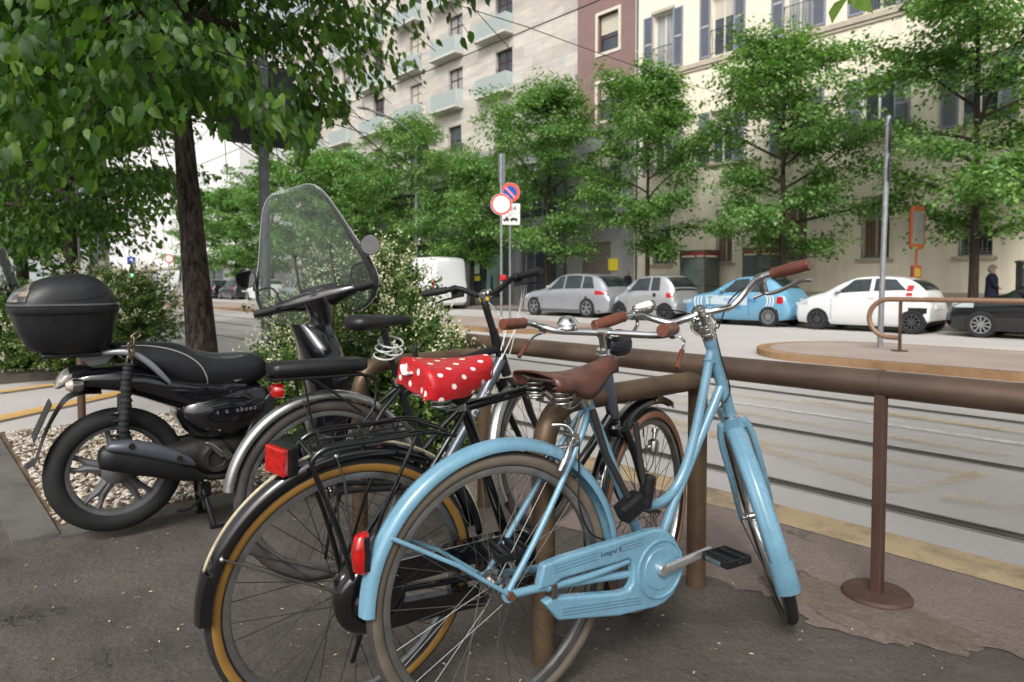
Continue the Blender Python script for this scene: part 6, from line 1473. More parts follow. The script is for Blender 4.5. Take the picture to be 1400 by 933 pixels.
# long case: two arms and two round ends leaving an open slot between them
arm_u = [(.03, .432), (.28, .440), (.45, .442), (.45, .388), (.28, .372), (.09, .366), (.03, .366)]; arm_l = [(.03, .252), (.28, .246), (.45, .236), (.45, .300), (.28, .304), (.09, .316), (.03, .316)]
q = MB(); q.prism(arm_u, -.074, -.046); q.prism(arm_l, -.0735, -.0465)
q.lathe([(0, -.079), (.055, -.079), (.085, -.075), (.094, -.066), (.094, -.044), (0, -.044)], (.035, 0, .342), axis='y', n=40); q.lathe([(0, -.080), (.07, -.080), (.094, -.075), (.104, -.066), (.104, -.043), (0, -.043)], (.452, 0, .338), axis='y', n=44)
cc = q.build('chain_case', M_gloss, kb_, smooth=45)
q = MB(); q.tube([(.02, -.0745, .434), (.45, -.0745, .443)], .0016, 6); q.build('case_trim', M_chromed, cc)
crank(kb_, (.46, .325), 2.2, -.095); crank(kb_, (.46, .325), 2.2-PI, .085)
# dropped silver strut and axle bits
q = MB(); q.lathe([(0, -.09), (.012, -.09), (.014, -.075), (0, -.075)], (0, 0, R), axis='y', n=6); q.bx(-.014, .014, -.086, -.078, R-.03, R+.004); q.build('axle_nut', M_chromed, kb_, smooth=0)
# rack
q = MB(); rr_ = .0062
for s_ in (-1, 1):
    y = s_*.064
    q.tube(smoothpath([(0, s_*.070, R), (-.055, y, .545), (-.112, y, .690), (-.122, y, .728), (-.100, y, .752), (-.060, y, .760), (.06, y, .764), (.17, y, .768), (.225, y*.7, .752), (.275, y*.35, .735)], 5), rr_+.001, 10)
    q.tube([(0, s_*.070, R), (.055, y, .56), (.145, y, .765)], rr_-.001, 8)
q.tube([(-.118, -.064, .740), (-.118, .064, .740)], rr_, 10)
for x in (.03, .15): q.tube([(x, -.064, .764), (x, .064, .764)], rr_-.0015, 8)
for y in (-.022, .022): q.tube([(-.114, y, .747), (.03, y, .758), (.16, y, .762)], .0035, 8)
rk = q.build('luggage_rack', M_gloss, kb_, smooth=60)
q = MB(); q.tube(smoothpath([(.12, -.05, .772), (-.03, -.045, .775), (-.085, -.03, .775), (-.085, .03, .775), (-.03, .045, .775), (.12, .05, .772)], 5), .003, 8); q.tube(helix((.12, -.05, .765), .009, .0, 1, .002), .002, 6); q.build('spring_clip', M_satin, rk, smooth=60)
RL = Matrix.Translation((-.165, 0, 0)) @ Matrix.Rotation(math.radians(24), 4, 'Z') @ Matrix.Translation((.165, 0, 0))
q = MB(); q.bx(-.203, -.186, -.036, .036, .692, .758); q.xform(RL); tlo = q.build('tail_light', M_redlens, kb_, smooth=0, bevel=.004)
q = MB(); q.bx(-.186, -.160, -.039, .039, .688, .762); q.xform(RL); q.bx(-.165, -.12, -.008, .008, .69, .70); q.build('lamp_housing', M_satin, tlo, smooth=0, bevel=.004)
for s_ in (-1, 1):
    strap(kb_, 'mudguard_stay', [(0, s_*.066, R), (-.315, s_*.033, .512)], .0028, M_spoke, sm=0); strap(kb_, 'mudguard_stay', [(0, s_*.066, R), (-.035, s_*.04, .66), (-.055, s_*.034, .722)], .0028, M_spoke, sm=0)
    q = MB(); q.sphere((-.317, s_*.036, .513), .0062, 10); q.sphere((-.056, s_*.036, .724), .0062, 10); q.build('stay_bolt', M_chrome, kb_)
    strap(kb_, 'mudguard_stay', [(FA[0], s_*.058, R), (FA[0]-.24, s_*.04, R-.10), (FA[0]-.36, s_*.032, R-.06)], .0026, M_spoke, sm=0, xf=SX)
# saddle with the spotted cover
leather_saddle(kb_, .165, .375, .915, .93, .10, M_satin)
nx, ny = 20, 24; vs = []; uvs = []
rn = random.Random(3)
prof_c = [(-.110, -.070), (-.115, -.050), (-.112, -.026), (-.102, -.006), (-.085, .004), (-.04, .010), (0, .012), (.04, .010), (.085, .004), (.102, -.006), (.112, -.026), (.115, -.050), (.110, -.070)]
q = MB(); xs_ = [.152, .156, .168, .19, .225, .26, .29, .32, .35, .37, .38, .383]; rows = []
for i, x in enumerate(xs_):
    t = (x-.152)/.231; wd = (1.0 if t < .28 else 1.0-.66*((t-.28)/.72)**1.0); zt = .936-.012*math.sin(PI*t)+.006*t; endf = {0: .80, 1: .93, len(xs_)-1: .55, len(xs_)-2: .85}.get(i, 1.0)
    row = []
    for j, (py, pz) in enumerate(prof_c):
        dz = pz*(1.0 if t < .5 else 1.0-.35*(t-.5)*2)
        if i in (0, len(xs_)-1): dz = dz*1.0-.012
        w_ = .004*math.sin(j*2.7+i*1.9)
        row.append((x+(0.003*math.sin(j*1.7) if i < 2 else 0), py*wd*endf, zt+dz+w_*(1 if pz < -.02 else .3)))
    rows.append(row)
nyy = len(prof_c); V_ = [p for r_ in rows for p in r_]
F_ = [(i*nyy+j, i*nyy+j+1, (i+1)*nyy+j+1, (i+1)*nyy+j) for i in range(len(rows)-1) for j in range(nyy-1)]
# rear face and nose face hang down
b0 = len(V_); back = [(rows[0][j][0]-.004, rows[0][j][1], min(rows[0][j][2], .866+.004*math.sin(j*2))) for j in range(nyy)]; V_ += back
F_ += [(j, b0+j, b0+j+1, j+1) for j in range(nyy-1)]
b1 = len(V_); L_ = (len(rows)-1)*nyy; front = [(rows[-1][j][0]+.002, rows[-1][j][1], min(rows[-1][j][2], .884)) for j in range(nyy)]; V_ += front
F_ += [(L_+j+1, b1+j+1, b1+j, L_+j) for j in range(nyy-1)]
q.add(V_, F_)
cov = q.build('saddle_cover', polka(), [o for o in kb_.children if o.name.startswith('saddle')][0], smooth=55, recalc=True)
md = cov.modifiers.new('sub', 'SUBSURF'); md.levels = 2; md.render_levels = 2
me = cov.data; uvl = me.uv_layers.new(name='UVMap')
for p in me.polygons:
    n_ = p.normal
    for li in p.loop_indices:
        c_ = me.vertices[me.loops[li].vertex_index].co
        # unroll: along x, and the girth measured from the centre line
        i_ = min(range(len(xs_)), key=lambda k: abs(xs_[k]-c_.x)); side = 1 if c_.y > 0 else -1
        drop = max(0, .936-c_.z)
        if abs(n_.x) > .7: uvl.data[li].uv = (c_.y, (.128-drop if n_.x < 0 else .41+drop)+0.0)
        else: uvl.data[li].uv = (c_.y+side*(drop if abs(c_.y) > .03 else 0), c_.x)
q = MB(); q.tube(smoothpath([(.150, .055, .920), (.142, .03, .912), (.140, .01, .906), (.146, -.01, .914)], 5), .004, 6, sx=2.2); q.build('cover_tie', mat('tie_white', (220, 216, 210), .6), cov)
# bars, stem, bell, levers
hs = MB(); T0 = Vector((HT[0], 0, HT[1]))
for (k, r) in ((0, .0215), (.010, .022), (.018, .019), (.025, .021)): hs.cyl(T0+ax*k, T0+ax*(k+.008), r, n=20)
hs.build('headset', M_chrome, kb_, xf=SX); MB().cyl(Vector((HB[0], 0, HB[1]))-ax*.018, Vector((HB[0], 0, HB[1]))-ax*.002, .022, n=20).build('crown_race', M_chrome, kb_, xf=SX)
CL = T0+ax*.082+Vector((.022, 0, 0))
q = MB(); q.tube([T0+ax*.02, T0+ax*.085], .0112, 16); q.tube([T0+ax*.07, CL], .013, 14); q.cyl(CL+Vector((0, -.02, 0)), CL+Vector((0, .02, 0)), .0180, n=20); q.build('stem', M_chromed, kb_, xf=SX)
hb = bar(kb_, CL, [(0, 0, 0), (.07, 0, 0), (.175, .004, .0), (.225, -.010, .012), (.252, -.055, .028), (.264, -.165, .030)], .0112, M_chrome, SX, None, M_grip, .105)
q = MB(); g0 = CL+Vector((.0, .135, .030)); q.lathe([(0, .022), (.014, .020), (.026, .012), (.033, 0), (.0345, -.008), (.030, -.010), (0, -.010)], g0, n=32); q.lathe([(0, -.012), (.028, -.012), (.030, -.020), (.02, -.024), (0, -.024)], g0, n=24); q.bx(g0.x-.008, g0.x+.008, g0.y-.006, g0.y+.006, g0.z-.035, g0.z-.02); q.build('bell', M_chrome, hb, xf=SX)
for s_ in (-1, 1):
    q = MB(); g0 = CL+Vector((-.0, s_*.228, .008)); q.cyl(g0+Vector((.006, -s_*.012, -.004)), g0+Vector((-.006, s_*.008, .004)), .0155, n=14)
    q.tube(smoothpath([g0, g0+Vector((.022, s_*.012, -.016)), g0+Vector((.0, s_*.03, -.026)), g0+Vector((-.035, s_*.036, -.045))], 5), .0046, 8); lo = q.build('brake_lever', M_chrome, hb, xf=SX)
    q = MB(); e = g0+Vector((-.035, s_*.036, -.045)); q.tube([e, e+Vector((-.05, s_*.004, -.045))], [.0075, .0068], 12); q.build('lever_sleeve', M_grip, lo, xf=SX)
# dynamo lamp on the front, bottle dynamo by the fork
q = MB(); lc = T0+ax*.03+Vector((.095, 0, -.02)); q.lathe([(0, -.075), (.022, -.068), (.036, -.045), (.044, -.01), (.046, .012), (.042, .018)], lc+Vector((0, -.0, .03)), axis='x', n=30); q.tube(smoothpath([T0+ax*.02, lc+Vector((-.05, 0, -.03)), lc+Vector((-.02, 0, -.01))], 4), .006, 8); q.build('headlamp', mat('lamp_dark', (50, 54, 60), .25, .5, coat=.5), kb_, xf=SX)
q = MB(); dc = Vector((1.02, -.062, .600)); q.lathe([(0, -.026), (.017, -.026), (.019, -.018), (.019, .012), (.012, .018), (.007, .022), (.007, .04), (.011, .042), (.011, .056), (0, .056)], dc, n=20, R=Matrix.Rotation(.25, 3, 'Y')); q.tube([dc+Vector((-.01, .01, 0)), (.935, -.052, .585)], .005, 8); q.build('dynamo', M_chromed, kb_, xf=SX)
strap(kb_, 'dynamo_wire', [A(dc) if False else SX @ (dc+Vector((0, 0, -.026))), SX @ Vector((1.02, -.06, .54)), SX @ Vector((.975, -.06, .52)), SX @ Vector((.935, -.06, .56)), SX @ Vector((.905, -.05, .60))], .0018, M_cable)
strap(kb_, 'kickstand', [(.12, .07, .33), (.09, .12, .17), (.07, .17, .012)], .007, M_satin)

# ================= the mountain-style bicycle with silver mudguards
cb = empty('bicycle', (-2.43, 1.19, 0), math.radians(82), math.radians(1.5))
tag(cb, 'black and grey bicycle with silver mudguards and a padded rear rack, farthest of the three', 'bicycle')
R = .345
bike_wheel(cb, (0, R), R, .046, None, spokes=M_spoked, rubber=M_rubber_d, spin=.3, hub_r=.022)
fender(cb, (0, R), .378, .058, 20, 172, M_dechrome, ridge=False)
HB, HT = (.835, .725), (.788, .862); ax = Vector((HT[0]-HB[0], 0, HT[1]-HB[1])).normalized(); SX = steer_mtx(HB, HT, math.radians(24)); FA = (1.02, R)
bike_wheel(cb, FA, R, .046, None, xf=SX, spokes=M_spoked, rubber=M_rubber_d, spin=.2, hub_r=.018)
fender(cb, FA, .378, .058, 62, 205, M_dechrome, xf=SX, ridge=False)
BBc = (.455, .285); SC = (.300, .745)
q = MB(); q.tube([(.806, 0, .800), (.70, 0, .63), (BBc[0], 0, BBc[1])], [.026, .024, .022], 18); dt = q.build('down_tube', M_greyenam, cb, smooth=60)
lettering('CITY LINE', .040, mat('frame_white', (214, 218, 222), .4), 'lettering', dt, Matrix.Translation((.665, -.0255, .600)) @ Matrix.Rotation(-math.atan2(.515, .351), 4, 'Y') @ Matrix.Rotation(PI/2, 4, 'X'), .0005)
fr = MB(); fr.tube([(BBc[0], 0, BBc[1]), (SC[0], 0, SC[1])], .0165, 16); fr.tube([(HB[0], 0, HB[1]), (HT[0], 0, HT[1])], .022, 18); fr.tube([(SC[0]+.018, 0, .685), (.56, 0, .80), (.795, 0, .850)], .0185, 16); fr.tube([(BBc[0], -.036, BBc[1]), (BBc[0], .036, BBc[1])], .022, 20)
for s_ in (-1, 1):
    fr.tube([(BBc[0], s_*.03, BBc[1]), (.12, s_*.06, .335), (0, s_*.065, R)], .0105, 12); fr.tube([(SC[0], s_*.02, SC[1]-.04), (.22, s_*.046, .64), (0, s_*.064, R+.01)], .0095, 12)
fr.build('frame', M_satin, cb, smooth=60)
fk = MB(); fk.loft([sring((HB[0]+.004, 0, HB[1]-.012), .045, .032, axis='z', n=16), sring((HB[0]+.02, 0, HB[1]-.05), .032, .055, axis='z', n=16)])
for s_ in (-1, 1): fk.tube([(HB[0]+.012, s_*.058, HB[1]-.02), (.905, s_*.060, .54), (.985, s_*.060, .40), (FA[0], s_*.060, R)], [.018, .017, .012, .010], 14)
fk.build('fork', M_satin, cb, smooth=60, xf=SX)
strap(cb, 'seat_post', [(SC[0], 0, SC[1]), (.262, 0, .862), (.245, 0, .955)], .0135, M_satin, sm=0)
q = MB(); q.cyl((SC[0]+.006, 0, SC[1]-.02), (SC[0]-.004, 0, SC[1]+.012), .021, n=18); q.tube([(SC[0], -.02, SC[1]), (SC[0]+.02, -.034, SC[1]+.0), (SC[0]+.05, -.036, SC[1]+.006)], .004, 8); q.build('seat_clamp', M_chrome, cb)
q = MB(); q.loft([sring((x, 0, z), w, h, p=2.4, n=20) for x, w, h, z in ((.09, .03, .012, .985), (.10, .072, .026, .985), (.13, .084, .034, .985), (.18, .078, .033, .984), (.23, .054, .026, .986), (.28, .032, .022, .990), (.33, .022, .018, .992), (.36, .016, .012, .990), (.366, .006, .005, .988))]); q.build('saddle', M_vinyl, cb, smooth=60)
# coiled clear cable round the seat post
cp = helix((.262, 0, .84), .042, .07, 4.5, .004); cp = [Vector((p.x-.02*math.sin(i*.2), p.y*1.0, p.z+.018*math.sin(i*.45))) for i, p in enumerate(cp)]
MB().tube(cp, .0042, 8).build('cable_lock', glass_clear('clear_cable', (.75, .78, .76), .6), cb, smooth=60)
# padded rack
q = MB(); zr = .785
for s_ in (-1, 1):
    q.tube(smoothpath([(-.215, s_*.055, zr+.003), (0, s_*.058, zr), (.13, s_*.056, zr-.002), (.185, s_*.05, zr-.03), (.175, s_*.05, zr-.13), (.13, s_*.06, .60)], 5), .006, 8); q.tube([(.0, s_*.072, R), (.07, s_*.065, .58), (.13, s_*.06, .60)], .005, 8); q.tube([(-.06, s_*.06, zr-.005), (.12, s_*.06, .64)], .0045, 8); q.tube([(0, s_*.07, R), (-.07, s_*.06, .60), (-.10, s_*.056, zr-.005)], .0045, 8)
q.tube([(-.215, -.055, zr+.003), (-.222, 0, zr+.003), (-.215, .055, zr+.003)], .006, 8); q.build('luggage_rack', M_satin, cb, smooth=60)
q = MB(); q.loft([sring((x, 0, zr+.038), w, h, p=3.2, n=24) for x, w, h in ((-.212, .045, .012), (-.208, .064, .022), (-.19, .070, .028), (.0, .072, .029), (.13, .070, .028), (.148, .062, .022), (.152, .045, .012))]); q.build('rack_cushion', M_vinyl, cb, smooth=60)
q = MB(); q.loft([sring((-.185+dx, 0, .742), w, h, p=3, n=18) for dx, w, h in ((-.022, .030, .018), (-.014, .040, .026), (.016, .042, .028), (.02, .03, .02))]); q.build('tail_light', M_redlens, cb, smooth=50)
for s_ in (-1, 1): strap(cb, 'mudguard_stay', [(0, s_*.06, R), (-.10, s_*.035, .70)], .002, M_spoke, sm=0); strap(cb, 'mudguard_stay', [(FA[0], s_*.06, R), (FA[0]-.33, s_*.03, R-.12)], .0022, M_spoke, sm=0, xf=SX)
T0 = Vector((HT[0], 0, HT[1]))
q = MB(); q.cyl(T0-ax*.0, T0+ax*.035, .0235, n=20); q.cyl(T0+ax*.03, T0+ax*.075, .020, n=18); q.tube(smoothpath([T0+ax*.07, T0+ax*.16, T0+ax*.205+Vector((.003, 0, 0)), T0+ax*.235+Vector((.02, 0, .004))], 5), .0165, 16); st_ = q.build('stem', M_satin, cb, smooth=60, xf=SX)
CL = T0+ax*.240+Vector((.035, 0, .008)); q = MB(); q.box(CL+Vector((-.015, 0, -.004)), (.05, .034, .026), Matrix.Rotation(-.3, 3, 'Y')); q.cyl(CL+Vector((0, -.022, 0)), CL+Vector((0, .022, 0)), .019, n=18); q.build('stem_clamp', M_chrome, st_, smooth=40, xf=SX, bevel=.003)
q = MB(); 
for s_ in (-1, 1): q.lathe([(0, -.002), (.010, -.002), (.010, .002), (0, .002)], T0+ax*.22+Vector((.006, s_*.0175, 0)), axis='y', n=16)
q.build('stem_sticker', mat('sticker_yellow', (224, 196, 50), .5), st_, xf=SX)
hb = bar(cb, CL, [(0, 0, 0), (.05, 0, 0), (.11, .002, .028), (.15, -.004, .045), (.20, -.014, .048), (.315, -.050, .046)], .0125, M_satin, SX, None, M_gum, .12, ribs=True, gr_r=.0155)
for s_ in (-1, 1):
    q = MB(); g0 = CL+Vector((-.008, s_*.175, .046)); q.cyl(g0+Vector((0, -.012, 0)), g0+Vector((0, .012, 0)), .019, n=14); q.box(g0+Vector((.022, 0, -.022)), (.035, .05, .03)); q.tube(smoothpath([g0+Vector((.03, -s_*.01, -.02)), g0+Vector((.05, s_*.03, -.03)), g0+Vector((.035, s_*.10, -.036)), g0+Vector((.03, s_*.13, -.044))], 5), .005, 8); q.build('brake_lever', M_satin, hb, xf=SX, bevel=.003)
q = MB(); g0 = CL+Vector((0, -.10, .055)); q.box(g0, (.022, .026, .026)); q.build('red_light', mat('lamp_red_plastic', (190, 30, 36), .35), hb, smooth=0, xf=SX, bevel=.005)
S_ = lambda v: SX @ Vector(v)
for (a_, b_, c_, d_) in (((.03, .155, .03), (.09, .06, -.03), (.10, .0, -.16), (.03, -.02, -.30)), ((.03, .16, .035), (.08, .10, -.01), (.07, -.03, -.14), (.02, -.03, -.26)), ((.03, -.155, .03), (.11, -.13, .0), (.11, -.06, -.16), (.03, -.02, -.30)), ((.03, -.16, .03), (.13, -.10, -.02), (.12, -.02, -.25), (.06, 0, -.34))):
    strap(hb, 'brake_cable', [S_(CL+Vector(v)) for v in (a_, b_, c_, d_)], .0026, M_cablew, sm=10)
q = MB(); 
for s_ in (-1, 1): q.tube([(FA[0]-.10, s_*.045, FA[1]+.285), (FA[0]-.135, s_*.075, FA[1]+.35)], .007, 8)
q.build('front_brake', M_satin, cb, xf=SX)
q = MB(); q.lathe([(.06, -.052), (.085, -.052), (.088, -.048), (.06, -.048)], (BBc[0], 0, BBc[1]), axis='y', n=36); q.build('chainring', M_chromed, cb)
crank(cb, BBc, 3.0, -.085, .17); crank(cb, BBc, 3.0-PI, .085, .17)
strap(cb, 'kickstand', [(.08, .07, .31), (.05, .12, .16), (.04, .17, .012)], .007, M_satin)
# yellow and black shackle lock on its frame
q = MB(); q.tube([(.36, -.03, .70), (.36, -.035, .86), (.375, -.02, .885), (.39, .02, .885), (.40, .035, .86), (.40, .03, .74)], .008, 10); q.build('lock_shackle', M_cable, cb)
MB().tube([(.375, -.06, .70), (.385, .05, .71)], .021, 14).build('lock_body', mat('lock_yellow', (206, 160, 34), .5), cb)
# folding lock hanging on the pale blue frame
fl = empty('bicycle_lock', (-1.30, 1.38, 0), math.radians(79)); tag(fl, 'black folding lock hanging from the pale blue frame under the brown saddle', 'bicycle lock')
q = MB(); q.tube([(.03, -.035, .79), (.075, -.04, .66), (.15, -.045, .53)], .010, 8); q.tube([(.18, -.04, .74), (.20, -.04, .62), (.215, -.045, .54)], .009, 8); q.tube([(.15, -.045, .53), (.16, -.045, .51)], .012, 8); q.build('links', mat('lock_cloth', (34, 30, 29), .8, bump=.4, bscale=200), fl, smooth=60)
q = MB(); q.box((.155, -.05, .505), (.085, .05, .055), Matrix.Rotation(-.5, 3, 'Y')); q.box((.215, -.05, .54), (.03, .04, .10), Matrix.Rotation(.2, 3, 'Y')); q.build('lock_body', M_satin, fl, smooth=0, bevel=.01)
# ------------------------------------------------------------------ the scooter
M_sbody = mat('scooter_gloss_black', (15, 15, 19), .14, 0, coat=.9, rvar=.07, vscale=9)
M_splast = mat('scooter_matt_black', (27, 28, 31), .45, bump=.25, bscale=260, bdist=.0006, rvar=.08, vscale=10)
M_seat = mat('seat_vinyl', (28, 29, 33), .40, bump=.25, bscale=220, bdist=.0008, rvar=.08, vscale=14)
M_swheel = mat('scooter_wheel_grey', (104, 104, 106), .45, .5, var=.15, vscale=20)
M_exh = mat('exhaust_black', (30, 30, 32), .5, .3, var=.2, vscale=20); M_shield = mat('heat_shield', (88, 92, 100), .42, .4, var=.1, vscale=14)
M_engine = mat('engine_grey', (48, 47, 46), .6, .5, var=.3, vscale=24, bump=.3, bscale=120)
M_grab = mat('grab_rail_grey', (138, 140, 144), .38, .5, var=.06, vscale=10)
M_smoke = mat('smoked_lens', (132, 118, 100), .15, coat=.8, col2=(34, 32, 32), vscale=16, aniso=(1, 1, 2.5), lo=.42, hi=.58)
M_rtyre = mat('scooter_tyre', (25, 25, 26), .8, var=.2, vscale=40, bump=.4, bscale=200, bdist=.001)
def scooter(loc, rz, label):
    s = empty('scooter', loc, rz, 0); tag(s, label, 'scooter', 'parked black scooters')
    RW = .277; RC = (.0, .312)
    # rear wheel with forked spokes
    def wheel(c, xf, w=.10):
        q = MB(); rr = .205
        q.lathe([(rr-.022, -.032), (rr+.004, -.040), (rr+.010, -.038), (rr+.004, -.030), (rr-.004, 0), (rr+.004, .030), (rr+.010, .038), (rr+.004, .040), (rr-.022, .032), (rr-.028, 0), (rr-.022, -.032)], axis='y', n=72)
        q.lathe([(0, -.045), (.035, -.045), (.062, -.030), (.066, 0), (.062, .030), (.035, .045), (0, .045)], axis='y', n=30)
        for k in range(5):
            a = 2*PI*k/5+.35; d = Vector((math.cos(a), 0, math.sin(a))); t = Vector((-math.sin(a), 0, math.cos(a)))
            q.loft([sring(d*r_+Vector((0, 0, 0)), .016, w_, axis='x', n=10) for r_, w_ in ((.05, .02), (.11, .018))]) if False else None
            for sg in (-1, 1):
                P = [d*.045+t*sg*.008, d*.115+t*sg*.011, d*.150+t*sg*.024, d*.190+t*sg*.030]; q.tube(P, [.024, .019, .011, .012], 8, sx=1.0)
        wo = q.build('wheel', M_swheel, s, smooth=40); M0 = Matrix.Translation((c[0], 0, c[1])); wo.matrix_local = (xf @ M0) if xf else M0
        q = MB(); prof = []; 
        for a in np.linspace(-150, 150, 25):
            a = math.radians(a); prof.append((.230+.047*math.cos(a), w/2*math.sin(a)))
        q.lathe(prof, axis='y', n=80); to = q.build('tyre', M_rtyre, wo, smooth=60)
        return wo
    wheel(RC, None)
    HB, HT = (1.03, .78), (.955, 1.00); ax = Vector((HT[0]-HB[0], 0, HT[1]-HB[1])).normalized()
    SX = steer_mtx(HB, HT, math.radians(52)); FAx = (1.245, .282)
    wheel(FAx, SX, .085)
    q = MB(); q.arc_sweep(FAx, [(.275, -.052), (.292, -.052), (.302, -.03), (.305, 0), (.302, .03), (.292, .052), (.275, .052), (.272, .049), (.297, .028), (.300, 0), (.297, -.028), (.272, -.049)], 25, 175, n=40, closed_sec=True); q.build('front_mudguard', M_sbody, s, smooth=50, xf=SX)
    q = MB()
    for sg in (-1, 1): q.tube([(HB[0]+.03, sg*.075, HB[1]-.06), (FAx[0]-.01, sg*.075, FAx[1]+.05), (FAx[0], sg*.07, FAx[1])], [.022, .024, .02], 14)
    q.build('fork', M_splast, s, xf=SX)
    # rear body: tail unit from the lamp to the side panel
    q = MB(); q.loft([sring((x, 0, z), w, h, p=2.5, n=28) for x, z, w, h in ((-.19, .718, .04, .016), (-.165, .722, .075, .034), (-.10, .728, .10, .046), (0, .722, .115, .058), (.10, .700, .125, .075), (.20, .668, .132, .090), (.30, .635, .138, .105), (.40, .62, .14, .115), (.48, .62, .13, .11), (.54, .62, .10, .09))]); q.build('tail_fairing', M_sbody, s, smooth=60)
    q = MB(); q.loft([sring((x, 0, z), w, h, p=2.3, n=30) for x, z, w, h in ((.235, .55, .09, .03), (.26, .545, .125, .075), (.31, .535, .148, .115), (.38, .53, .158, .135), (.46, .53, .160, .145), (.54, .54, .155, .130), (.60, .565, .145, .095), (.64, .59, .12, .05), (.65, .60, .09, .02))]); sp0 = q.build('side_panel', M_sbody, s, smooth=60)
    # raised badge letters, two of them lost
    lm = mat('badge_chrome', (200, 200, 200), .3, .8)
    for ch, x in (('s', .412), ('c', .000), ('a', .452), ('a', .500), ('b', .520), ('e', .540), ('e', .560), ('o', .581)):
        if ch == 'c': continue
        lettering('s' if ch == 's' else ch, .030, lm, 'badge_letter', sp0, Matrix.Translation((x-.02, -.1605+.6*max(0, x-.54)**1.3, .548+.02*(x-.5))) @ Matrix.Rotation(PI/2, 4, 'X'), .0012)
    q = MB(); q.prism([(.425, .615), (.50, .628), (.54, .652), (.515, .618), (.545, .592), (.505, .607), (.47, .606)], -.160, -.152); q.build('badge_flash', M_chrome, sp0, smooth=0)
    q = MB(); q.prism(sp2([(.56, .50), (.63, .60), (.665, .585), (.655, .50), (.60, .36), (.53, .30), (.50, .34)], 4), -.135, -.09); q.prism(sp2([(.56, .50), (.63, .60), (.665, .585), (.655, .50), (.60, .36), (.53, .30), (.50, .34)], 4), .09, .135); q.build('inner_panel', M_splast, s, smooth=40, bevel=.008)
    q = MB(); q.prism([(.575, .40), (.60, .44), (.625, .50), (.61, .50), (.585, .45), (.568, .41)], -.138, -.134); q.build('red_sticker', mat('sticker_red', (170, 24, 24), .4), s, smooth=0)
    # floor and leg shield
    q = MB(); q.loft([sring((x, 0, z), w, h, p=3.4, n=24) for x, z, w, h in ((.55, .33, .12, .05), (.65, .30, .15, .055), (.85, .29, .155, .055), (.95, .34, .16, .07))]); q.build('floorboard', M_splast, s, smooth=50)
    q = MB(); rg = []
    for t in np.linspace(0, 1, 12):
        z = .33+.60*t; x = .985+.10*t-.16*t*t-.02; wv = .17+.045*math.sin(PI*t)-.10*max(0, t-.7)/.3; th = .035+.02*t
        ring = [Vector((x-th-.06*(1-(k/8*2-1)**2), y, z)) for k, y in enumerate(np.linspace(-wv, wv, 9))]+[Vector((x+th+.05*(1-(k/8*2-1)**2), y, z)) for k, y in enumerate(np.linspace(wv, -wv, 9))]
        rg.append(ring)
    q.loft(rg); q.build('leg_shield', M_sbody, s, smooth=60)
    q = MB(); q.tube([(HB[0]-.03, 0, HB[1]-.10), (HT[0]-.015, 0, HT[1]-.02)], [.058, .05], 20); q.build('steering_head', M_sbody, s)
    # tail lamp, indicators, hugger and plate
    q = MB(); q.loft([sring((x, 0, z), w, h, p=2.4, n=24) for x, z, w, h in ((-.225, .705, .05, .010), (-.215, .715, .068, .024), (-.19, .735, .075, .036), (-.165, .748, .07, .034))]); q.build('tail_light', mat('clear_lens', (150, 146, 138), .12, coat=.9, var=.3, vscale=60), s, smooth=60)
    q = MB(); q.loft([sring((x, 0, z), w, h, p=2.4, n=20) for x, z, w, h in ((-.175, .752, .07, .030), (-.13, .758, .065, .030), (-.08, .755, .05, .02))]); q.build('lamp_hood', M_splast, s, smooth=60)
    for sg in (-1, 1):
        q = MB(); q.lathe([(0, -.030), (.014, -.028), (.024, -.014), (.026, -.002)], (-.165, sg*.115, .715), axis='x', n=20); io = q.build('indicator', mat('indicator_lens', (176, 160, 146), .15, coat=.8), s)
        q = MB(); q.lathe([(.027, -.003), (.0265, .018), (.020, .035), (.010, .04), (0, .04)], (-.165, sg*.115, .715), axis='x', n=20); q.build('indicator_cup', M_chromed, io)
        MB().tube([(-.15, sg*.115, .712), (-.14, sg*.06, .71)], .009, 10).build('stalk', M_splast, io)
        MB().sphere((-.176, sg*.115, .713), .008, 10).build('bulb', mat('bulb_orange', (224, 90, 24), .4), io)
    hug = smoothpath([(-.06, 0, .665), (-.13, 0, .668), (-.185, 0, .645), (-.225, 0, .585), (-.262, 0, .505), (-.287, 0, .425), (-.300, 0, .392), (-.335, 0, .372)], 6)
    q = MB(); q.loft([[Vector((p.x+dx*.3, y, p.z+dx)) for y, dx in ((-w, 0), (-w*.8, .007), (0, .012), (w*.8, .007), (w, 0), (w*.8, .003), (0, .006), (-w*.8, .003))] for p, w in zip(hug, np.interp(np.linspace(0, 1, len(hug)), [0, .25, .8, 1], [.085, .075, .062, .055]))]); q.build('rear_mudguard', M_splast, s, smooth=60)
    q = MB(); d = Vector((-.40, 0, -.92)).normalized(); q.box(Vector((-.272, 0, .565)), (.165, .175, .006), Matrix.Rotation(math.radians(113), 3, 'Y')); po = q.build('plate_holder', M_splast, s, smooth=0, bevel=.003)
    pass
    # muffler with its heat shield
    def path_loft(pts, m_, nm, n=20, p=2.4, y=-.150):
        q = MB(); P = [Vector((a, y, b)) for a, b, *_ in pts]; rings = []
        for i, (a, b, rh, ry) in enumerate(pts):
            t = (P[min(i+1, len(P)-1)]-P[max(i-1, 0)]).normalized(); nrm = Vector((-t.z, 0, t.x)); ring = []
            for k in range(n):
                an = 2*PI*k/n; cu, su = math.cos(an), math.sin(an); ring.append(P[i]+Vector((0, math.copysign(abs(cu)**(2/p), cu)*ry, 0))+nrm*math.copysign(abs(su)**(2/p), su)*rh)
            rings.append(ring)
        q.loft(rings); return q.build(nm, m_, s, smooth=60)
